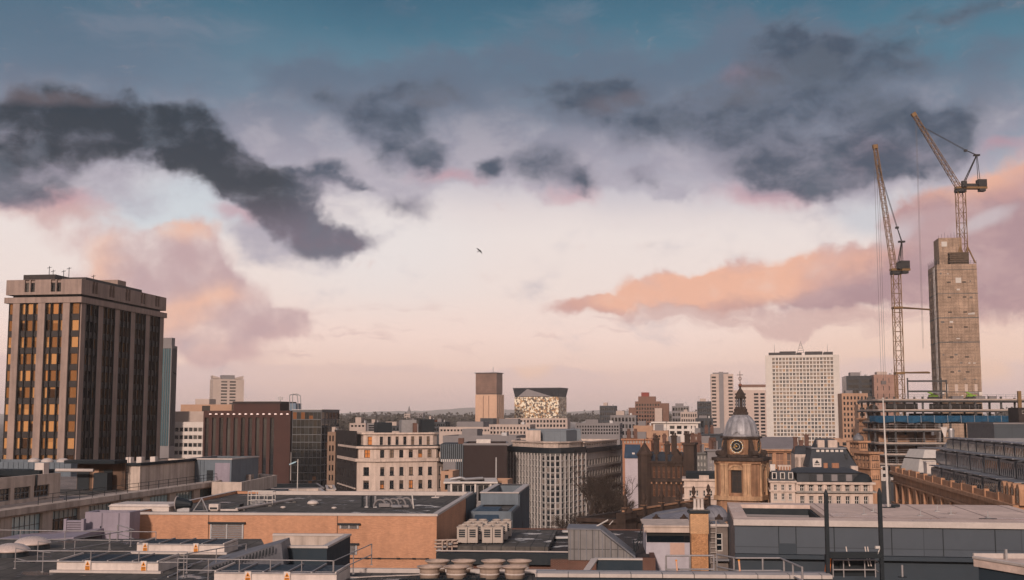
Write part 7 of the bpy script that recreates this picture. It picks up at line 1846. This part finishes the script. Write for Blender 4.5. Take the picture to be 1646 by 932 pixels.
for x in (.3, .5, .7): B.add('pot', WUP, lambda b: b.lathe([(.16, z(819.5)), (.11, z(816)), (.1, z(803)), (.13, z(802))], (L * x, .5), 10))
B.done()
D = 84
P, L = front(1138, 1166, D, R(-4)); z = lambda y: Zp(y, D); B = Bld("timber_dormer", "grey timber dormer with a tall dark sash window and ladder by the chimney", "house", P, R(-4))
B.body(rect(L, 4), 10, z(843), ROOFL, LEAD, {0: Fac(1, .5, [(z(886), z(856))], .1, .15, (1, 3, .07, False))}, parapet=.05, fm=WFRAME, gm=GLASS_D); B.box('fascia', WUP, -.1, L + .1, -.15, -.004, z(846), z(842)); B.add('ladder', COPE, lambda b: ([b.tube((q, -.3, z(905)), (q, -.3, z(836)), .03, k=5) for q in (-.05, .4)], [b.tube((-.05, -.3, z(903 - 8 * i)), (.4, -.3, z(903 - 8 * i)), .02, k=4) for i in range(8)])); B.box('sill_roof', LEAD, .1, L + .3, -.6, -.16, z(900), z(897)); B.done()
D = 100
SL2 = mat("pale ribbed slate", (110, 108, 114), .6, .2, .6, pattern='panel', psize=(.5, .9))
for nm, lb, x0, x1, yt, yb in (("slate_hip_roof", "pale ribbed hip roof behind the lavender house with two stone urns", 1036, 1110, 823, 846), ("round_hip_roof", "pale rounded hip roof between chimney and dark long building", 1139, 1166, 818, 842)):
    P, L = front(x0, x1, D, R(-4)); B = Bld(nm, lb, "roof", P, R(-4)); z0, z1 = Zp(yb, D), Zp(yt, D)
    if nm == "slate_hip_roof": B.add('roof', SL2, lambda b: b.hexa([(0, 0, z0), (L, 0, z0), (L, 8, z0), (0, 8, z0), (L * .3, 3, z1 - .45), (L * .98, 3, z1), (L * .98, 6, z1), (L * .3, 6, z1 - .45)])); B.add('hip_ridge', LEAD, lambda b: (b.tube((0, 0, z0), (L * .3, 3, z1 - .45), .08), b.tube((L * .3, 3, z1 - .45), (L * .98, 3, z1), .08), b.tube((L * .3, 3, z1 - .45), (L * .62, 0, z0), .06)))
    else: B.add('roof', SL2, lambda b: b.lathe([(L * .8, z0), (L * .78, z0 + .5), (L * .66, z0 + .9), (L * .4, z1), (.1, z1 + .1)], (L * .5, 3), 16), smooth=True)
    B.box('wall', CREAM, 0, L, .1, 7, 8, z0 - .004); B.done()
    for i, px in enumerate((1055, 1099.5) if nm == "slate_hip_roof" else (1156,)):
        p = W(px, 846, D - 1.5); q = ["dark stone urn on the cornice before the pale hip roof, left one", "dark stone urn on the cornice beside the brick chimney's left"][i] if nm == "slate_hip_roof" else "dark stone urn on the cornice before the rounded hip roof"
        o = empty('stone_urn', (p.x, D - 1.5, Zp(845, D)), 0, q, 'urn', 'dark urns along the cornices'); part(o, 'pedestal', STONE_D, lambda b: b.box(-.2, .2, -.2, .2, -1.5, .12)); part(o, 'bowl', STONE_D, lambda b: b.lathe([(.12, .12), (.08, .3), (.3, .62), (.34, .8), (.2, .86), (.12, .98), (.03, 1.1)], k=12), True)
# baroque balustrade with urn finials
p0, p1 = W(1003, 830, 150), W(1142, 812, 174); dv = Vector((p1.x - p0.x, p1.y - p0.y)); yb_ = math.atan2(dv.y, dv.x); L = dv.length
B = Bld("baroque_front", "sooty baroque parapet with carved piers running behind the chimney", "building", (p0.x, p0.y), yb_); z0 = Zp(836, 150)
B.body(rect(L, 6), 0, z0, STONE_D, FELT_D, {0: Fac(7, .45, [(z0 - 4.5, z0 - 1.4)], .5, .4, (2, 2, .1, True))}, fm=STONE_D, gm=GLASS_D); B.ring(rect(L, 6), z0 - .4, .5, .5, STONE_D, 'cornice', .3); B.box('balustrade_rail', STONE, 0, L, -.05, .25, z0 + 1.0, z0 + 1.2)
B.add('baluster_row', STONE_D, lambda b: [b.lathe([(.09, z0), (.14, z0 + .35), (.07, z0 + .8), (.1, z0 + 1.0)], (.3 + i * .42, .1), 6) for i in range(int(L / .42))])
for i in range(6): B.box('pier', STONE_D, L * i / 5.2 - .32 + .4, L * i / 5.2 + .32 + .4, -.2, .45, z0, z0 + 1.5)
B.add('carved_gable', STONE_D, lambda b: (b.box(-.6, 2.6, -.5, .8, z0 - 2, z0 + .9), b.lathe([(.8, z0 + .9), (.7, z0 + 1.3), (.3, z0 + 1.7)], (1, .1), 10), b.box(3.2, 4.6, -1.4, -.2, z0 - 3, z0 - .6))); B.done()
fl = ["leftmost stone urn finial on the baroque parapet", "second stone urn finial from the left on the baroque parapet", "third stone urn finial from the left on the baroque parapet", "third stone urn finial from the right on the baroque parapet", "second stone urn finial from the right on the baroque parapet", "rightmost stone urn finial on the baroque parapet, near the stucco house"]
for i in range(6):
    q = Vector((p0.x, p0.y)) + dv.normalized() * (L * i / 5.2 + .4); o = empty('urn_finial', (q.x, q.y, z0 + 1.5), yb_, fl[i], 'finial', 'urn finials on the baroque parapet')
    part(o, 'urn', STONE_D, lambda b: b.lathe([(.28, 0), (.28, .15), (.12, .3), (.3, .7), (.36, .95), (.2, 1.05), (.26, 1.2), (.16, 1.45), (.03, 1.65)], k=12), True); part(o, 'plinth', STONE, lambda b: b.box(-.34, .34, -.34, .34, -.02, -.003 + .02))

# long dark building, right
D = 71.5
DPAN = mat("slate blue metal panel", (66, 72, 80), .5, .1, .2, pattern='panel', psize=(5.4, 1.28), rgb2=(50, 55, 62), fine=.05)
PROOF = mat("pale pink roof membrane", (190, 166, 154), .9, .16, .3, fine=.12, patch=.12)
yw = R(-8.6)
P, L = front(1177, 1720, 71.4, yw); z = lambda y: Zp(y, 71.4)
B = Bld("long_panel_building", "long slate blue panelled building with a pale pinkish flat roof", "building", P, yw); zt = z(835.5); DEP = 14.6
hole = (.9, 5.4, 3.2, 12.6)          # roof well
x0, x1, y0, y1 = hole
B.add('wall', DPAN, lambda b: (b.quad((0, 0, z(889)), (L, 0, z(889)), (L, 0, zt - .25), (0, 0, zt - .25)), b.quad((0, DEP, 5), (0, 0, 5), (0, 0, zt - .25), (0, DEP, zt - .25)), b.quad((L, DEP, 5), (0, DEP, 5), (0, DEP, zt - .25), (L, DEP, zt - .25)), b.quad((0, .5, 5), (L, .5, 5), (L, .5, z(889)), (0, .5, z(889)))))
B.add('roof', PROOF, lambda b: (b.box(0, L, -.1, 2.4, zt - .25, zt), b.box(0, .85, 2.403, DEP, zt - .25, zt), b.box(.853, 5.6, 12.7, DEP, zt - .25, zt), b.box(5.603, L, 2.403, DEP, zt - .25, zt)))
B.box('roof_edge', COPE, -.05, L, -.2, -.103, zt - .3, zt + .05); B.box('lower_band', mat("dark slate panel", (44, 52, 60), .6, .12, .3), 0, L, -.3, -.004, z(896), z(889.5)); B.box('recess_wall', mat("dark slate panel", (44, 52, 60), .6), 0, L, .2, .494, z(930), z(896.5))
B.box('service_door', mat("dark slate panel", (44, 52, 60), .6), L * .134, L * .186, -.04, -.004, z(889), z(872)); 
for f in (.134, .186, .3, .47, .62, .77, .9): B.box('panel_joint', DSTEEL, L * f - .025, L * f + .025, -.03, -.003, z(888), zt - .3)
B.box('well_floor', FELT_D, x0, x1, 2.4, 12.7, zt - 2.6, zt - 2.4); B.box('well_wall', DSTEEL, .86, .98, 2.41, 12.69, zt - 2.4, zt - .26); B.box('well_wall', DSTEEL, .99, 5.59, 12.55, 12.69, zt - 2.4, zt - .26); B.box('well_wall', DSTEEL, 5.47, 5.59, 2.41, 12.54, zt - 2.4, zt - .26)
for i in range(5): B.add('well_beam', STEEL if i % 2 else GREYF, lambda b: b.tube((1.0, 3.4 + i * 2.1, zt - .7), (5.4, 3.0 + i * 2.1, zt - .7), .12, k=5))
for i in range(3): B.box('well_duct', BLUEG, 1.4 + i * 1.3, 2.3 + i * 1.3, 4 + i * 2, 6.4 + i * 2, zt - 2.39, zt - 1.1)
B.add('seam', mat("roof seam", (128, 108, 102), .9), lambda b: [b.box(6 + i * 3.1, 6.06 + i * 3.1, 2.5, DEP - .1, zt + .002, zt + .012) for i in range(5)] + [b.box(5.7, L, 2.6, 2.66, zt + .002, zt + .014)])
for x, y in ((8.2, 5.2), (9.1, 7.5), (11.5, 4.6), (13.6, 6.0), (15.2, 3.4), (13.2, 8.2)): B.add('anchor', STEEL, lambda b: (b.tube((x, y, zt), (x, y, zt + .42), .035), b.box(x - .16, x + .16, y - .12, y + .12, zt + .001, zt + .04)))
B.box('puddle_grate', DSTEEL, 14.6, 15.6, 2.9, 3.1, zt + .004, zt + .03); B.done()
p = G(1428, 816, zt); o = empty('flagpole', p, 0, "leaning-looking slim white flagpole on the pale pinkish roof", "flagpole")
h = Zp(642, p.y) - zt; part(o, 'pole', WFRAME, lambda b: b.tube((0, 0, 0), (-.12, 0, h), .085, .045, 10)); part(o, 'base_plate', DSTEEL, lambda b: (b.box(-.4, .4, -.25, .25, 0, .06), b.box(.25, .75, -.12, .2, .061, .22))); part(o, 'finial', WFRAME, lambda b: b.lathe([(.02, h), (.09, h + .06), (.02, h + .14)], (-.12, 0), 10), True)

# window-cleaning gantry with a cradle, dark posts
D = 56; zb = Zp(935, D); z = lambda y: Zp(y, D)
a, c = Xp(1330, D, 880), Xp(1416.5, D, 880)
o = empty('roof_gantry', (a, D, zb - 1), 0, "black steel roof gantry of two tall posts joined by a beam", "gantry"); zo = zb - 1
for x, yt in ((0, 795), (c - a, 793)): part(o, 'post', DSTEEL, lambda b: (b.box(x - .085, x + .085, -.085, .085, 0, z(yt) - zo), b.hexa([(x - .085, -.085, z(yt) - zo + .002), (x + .085, -.085, z(yt) - zo + .002), (x + .085, .085, z(yt) - zo + .002), (x - .085, .085, z(yt) - zo + .002), (x - .03, -.03, z(yt) - zo + .25), (x + .03, -.03, z(yt) - zo + .25), (x + .03, .03, z(yt) - zo + .25), (x - .03, .03, z(yt) - zo + .25)])))
part(o, 'cross_beam', DSTEEL, lambda b: b.box(.09, c - a - .09, -.12, .12, z(897) - zo, z(887) - zo)); part(o, 'floodlight', WFRAME, lambda b: (b.box(c - a - .32, c - a - .12, -.2, -.05, z(881) - zo, z(877) - zo), b.tube((c - a - .2, -.1, z(890) - zo), (c - a - .1, -.1, z(881) - zo), .025)))
p = W(1376, 930, 57); o = empty('cleaning_cradle', (p.x, 57, z(932)), 0, "dark window-cleaning cradle with pale rails and an orange roller under the gantry", "cradle")
part(o, 'carriage', DSTEEL, lambda b: (b.box(-1.1, 1.0, .3, 1.4, 0, .9), b.box(-.7, .2, .2, .296, .3, .7))); part(o, 'rail', RAILM, lambda b: [b.path([(-1.1, -.1, h), (.9, -.1, h), (1.1, .1, h - .15)], .035, 7) for h in (.35, .8)] + [b.tube((x, -.1, 0), (x, -.1, .8), .03) for x in (-1.1, -.6, .4, .9)]); part(o, 'orange_roller', mat("orange plastic", (196, 104, 40), .6), lambda b: b.hexa([(-1.5, -.1, 0), (-1.25, -.1, 0), (-1.25, .1, 0), (-1.5, .1, 0), (-1.35, -.1, .9), (-1.15, -.1, 1.05), (-1.15, .1, 1.05), (-1.35, .1, .9)])); part(o, 'rope', WUP, lambda b: [b.path([(x, .1, 1.4), (x + .05, .05, .9), (x + .12, .0, .5)], .03, 5) for x in (-.4, .5, .62)])

# handrails and copings along the bottom right
q = lambda px, py: W(px, py, 58)
zr2 = Zp(936, 58)
def hr(lb, pix, n, top=895, z=zr2):
    P = [W(px, 930, d) for px, d in pix]; handrail(lb, [(v.x, v.y) for v in P], n, hs=(Zp(915, 58) - z, Zp(top, 58) - z), r=.045, z=z)
hr("handrail in front of the lavender house and the brick chimney", [(1071, 58), (1148, 58)], 3, 893)
hr("handrail with a downward slope in front of the long panel building", [(1153, 59), (1184, 57.5), (1255, 57.5), (1290, 54)], 6, 895)
P, L = front(862, 1330, 56, R(-3)); B = Bld("near_parapet", "pale metal-capped parapet along the bottom centre", "wall", P, R(-3))
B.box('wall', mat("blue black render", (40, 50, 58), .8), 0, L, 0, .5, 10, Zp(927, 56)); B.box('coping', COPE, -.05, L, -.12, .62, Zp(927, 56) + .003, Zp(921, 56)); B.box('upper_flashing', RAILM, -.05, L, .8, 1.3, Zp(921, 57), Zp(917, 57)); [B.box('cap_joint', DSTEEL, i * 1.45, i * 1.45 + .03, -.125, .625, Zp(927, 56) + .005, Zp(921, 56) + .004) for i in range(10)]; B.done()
P, L = front(1588, 1760, 58, R(-3)); B = Bld("corner_roof", "low pale roof with a slanting kerb in the bottom right corner", "roof", P, R(-3)); zt2 = Zp(909, 58)
B.add('roof', PROOF, lambda b: b.prism([(0, 3), (2.4, -3), (L, -3), (L, 3)], zt2 - .4, zt2)); B.add('kerb', COPE, lambda b: (b.tube((0, 3, zt2 + .05), (2.4, -3, zt2 + .05), .09, k=5), b.box(0, L, 2.92, 3.1, zt2 + .003, zt2 + .25))); B.add('wall', mat("blue black render", (40, 50, 58), .8), lambda b: b.prism([(.2, 2.9), (2.5, -2.9), (L, -2.9), (L, 2.9)], 8, zt2 - .403)); B.box('vent', STEEL, L * .28, L * .3, 2.5, 2.7, zt2, zt2 + .5); B.done()
p = W(1450, 905, 66); o = empty('stub_post', (p.x, 66, Zp(928, 66)), 0, "short pale post in front of the long panel building, right of the gantry", "post"); part(o, 'post', RAILM, lambda b: b.tube((0, 0, 0), (0, 0, Zp(908, 66) - Zp(928, 66)), .06)); part(o, 'foot', DSTEEL, lambda b: b.box(-.2, .2, -.15, .15, 0, .04))
for px, lb in ((1092, "thin orange pole leaning on the handrail before the lavender house"), (1193, "thin orange pole leaning on the sloping handrail")):
    p = W(px, 930, 57); o = empty('scaffold_pole', (p.x, 57, zr2 - .5), 0, lb, 'pole', 'orange poles by the handrails'); part(o, 'pole', TIMB, lambda b: b.tube((0, 0, 0), (-.12, .1, Zp(902, 57) - zr2 + .5), .045)); part(o, 'end_cap', SIGNY, lambda b: b.lathe([(.05, Zp(902, 57) - zr2 + .5), (.05, Zp(902, 57) - zr2 + .56)], (-.12, .1), 8))

# far-off birds
for i, (px, py, D, s, lb) in enumerate(((771, 403, 120, .36, "dark bird gliding high over the middle of the town"), (281, 600, 160, .3, "tiny dark bird just right of the teal glass tower"))):
    p = W(px, py, D); o = empty('bird', p, R(20), lb, 'bird'); m = mat("dark feathers", (40, 38, 40), .8)
    def bird(b):
        b.lathe([(.02, -.55), (.1, -.4), (.13, 0), (.1, .3), (.03, .5)], k=8)
    b = MB(); bird(b)
    for sg_ in (-1, 1): b.poly([(0, 0, .2), (sg_ * .75, .18, .12), (sg_ * 1.5, .02, -.22), (sg_ * .8, .06, -.18), (0, 0, -.18)]); b.poly([(0, .03, -.18), (sg_ * .8, .09, -.18), (sg_ * 1.5, .05, -.22), (sg_ * .75, .21, .12), (0, .03, .2)])
    b.poly([(-.05, 0, -.5), (.05, 0, -.5), (.18, 0, -.85), (-.18, 0, -.85)])
    ob = b.build('body', m, o); ob.rotation_euler = (R(65), R(28), R(30)); ob.scale = (s, s, s)
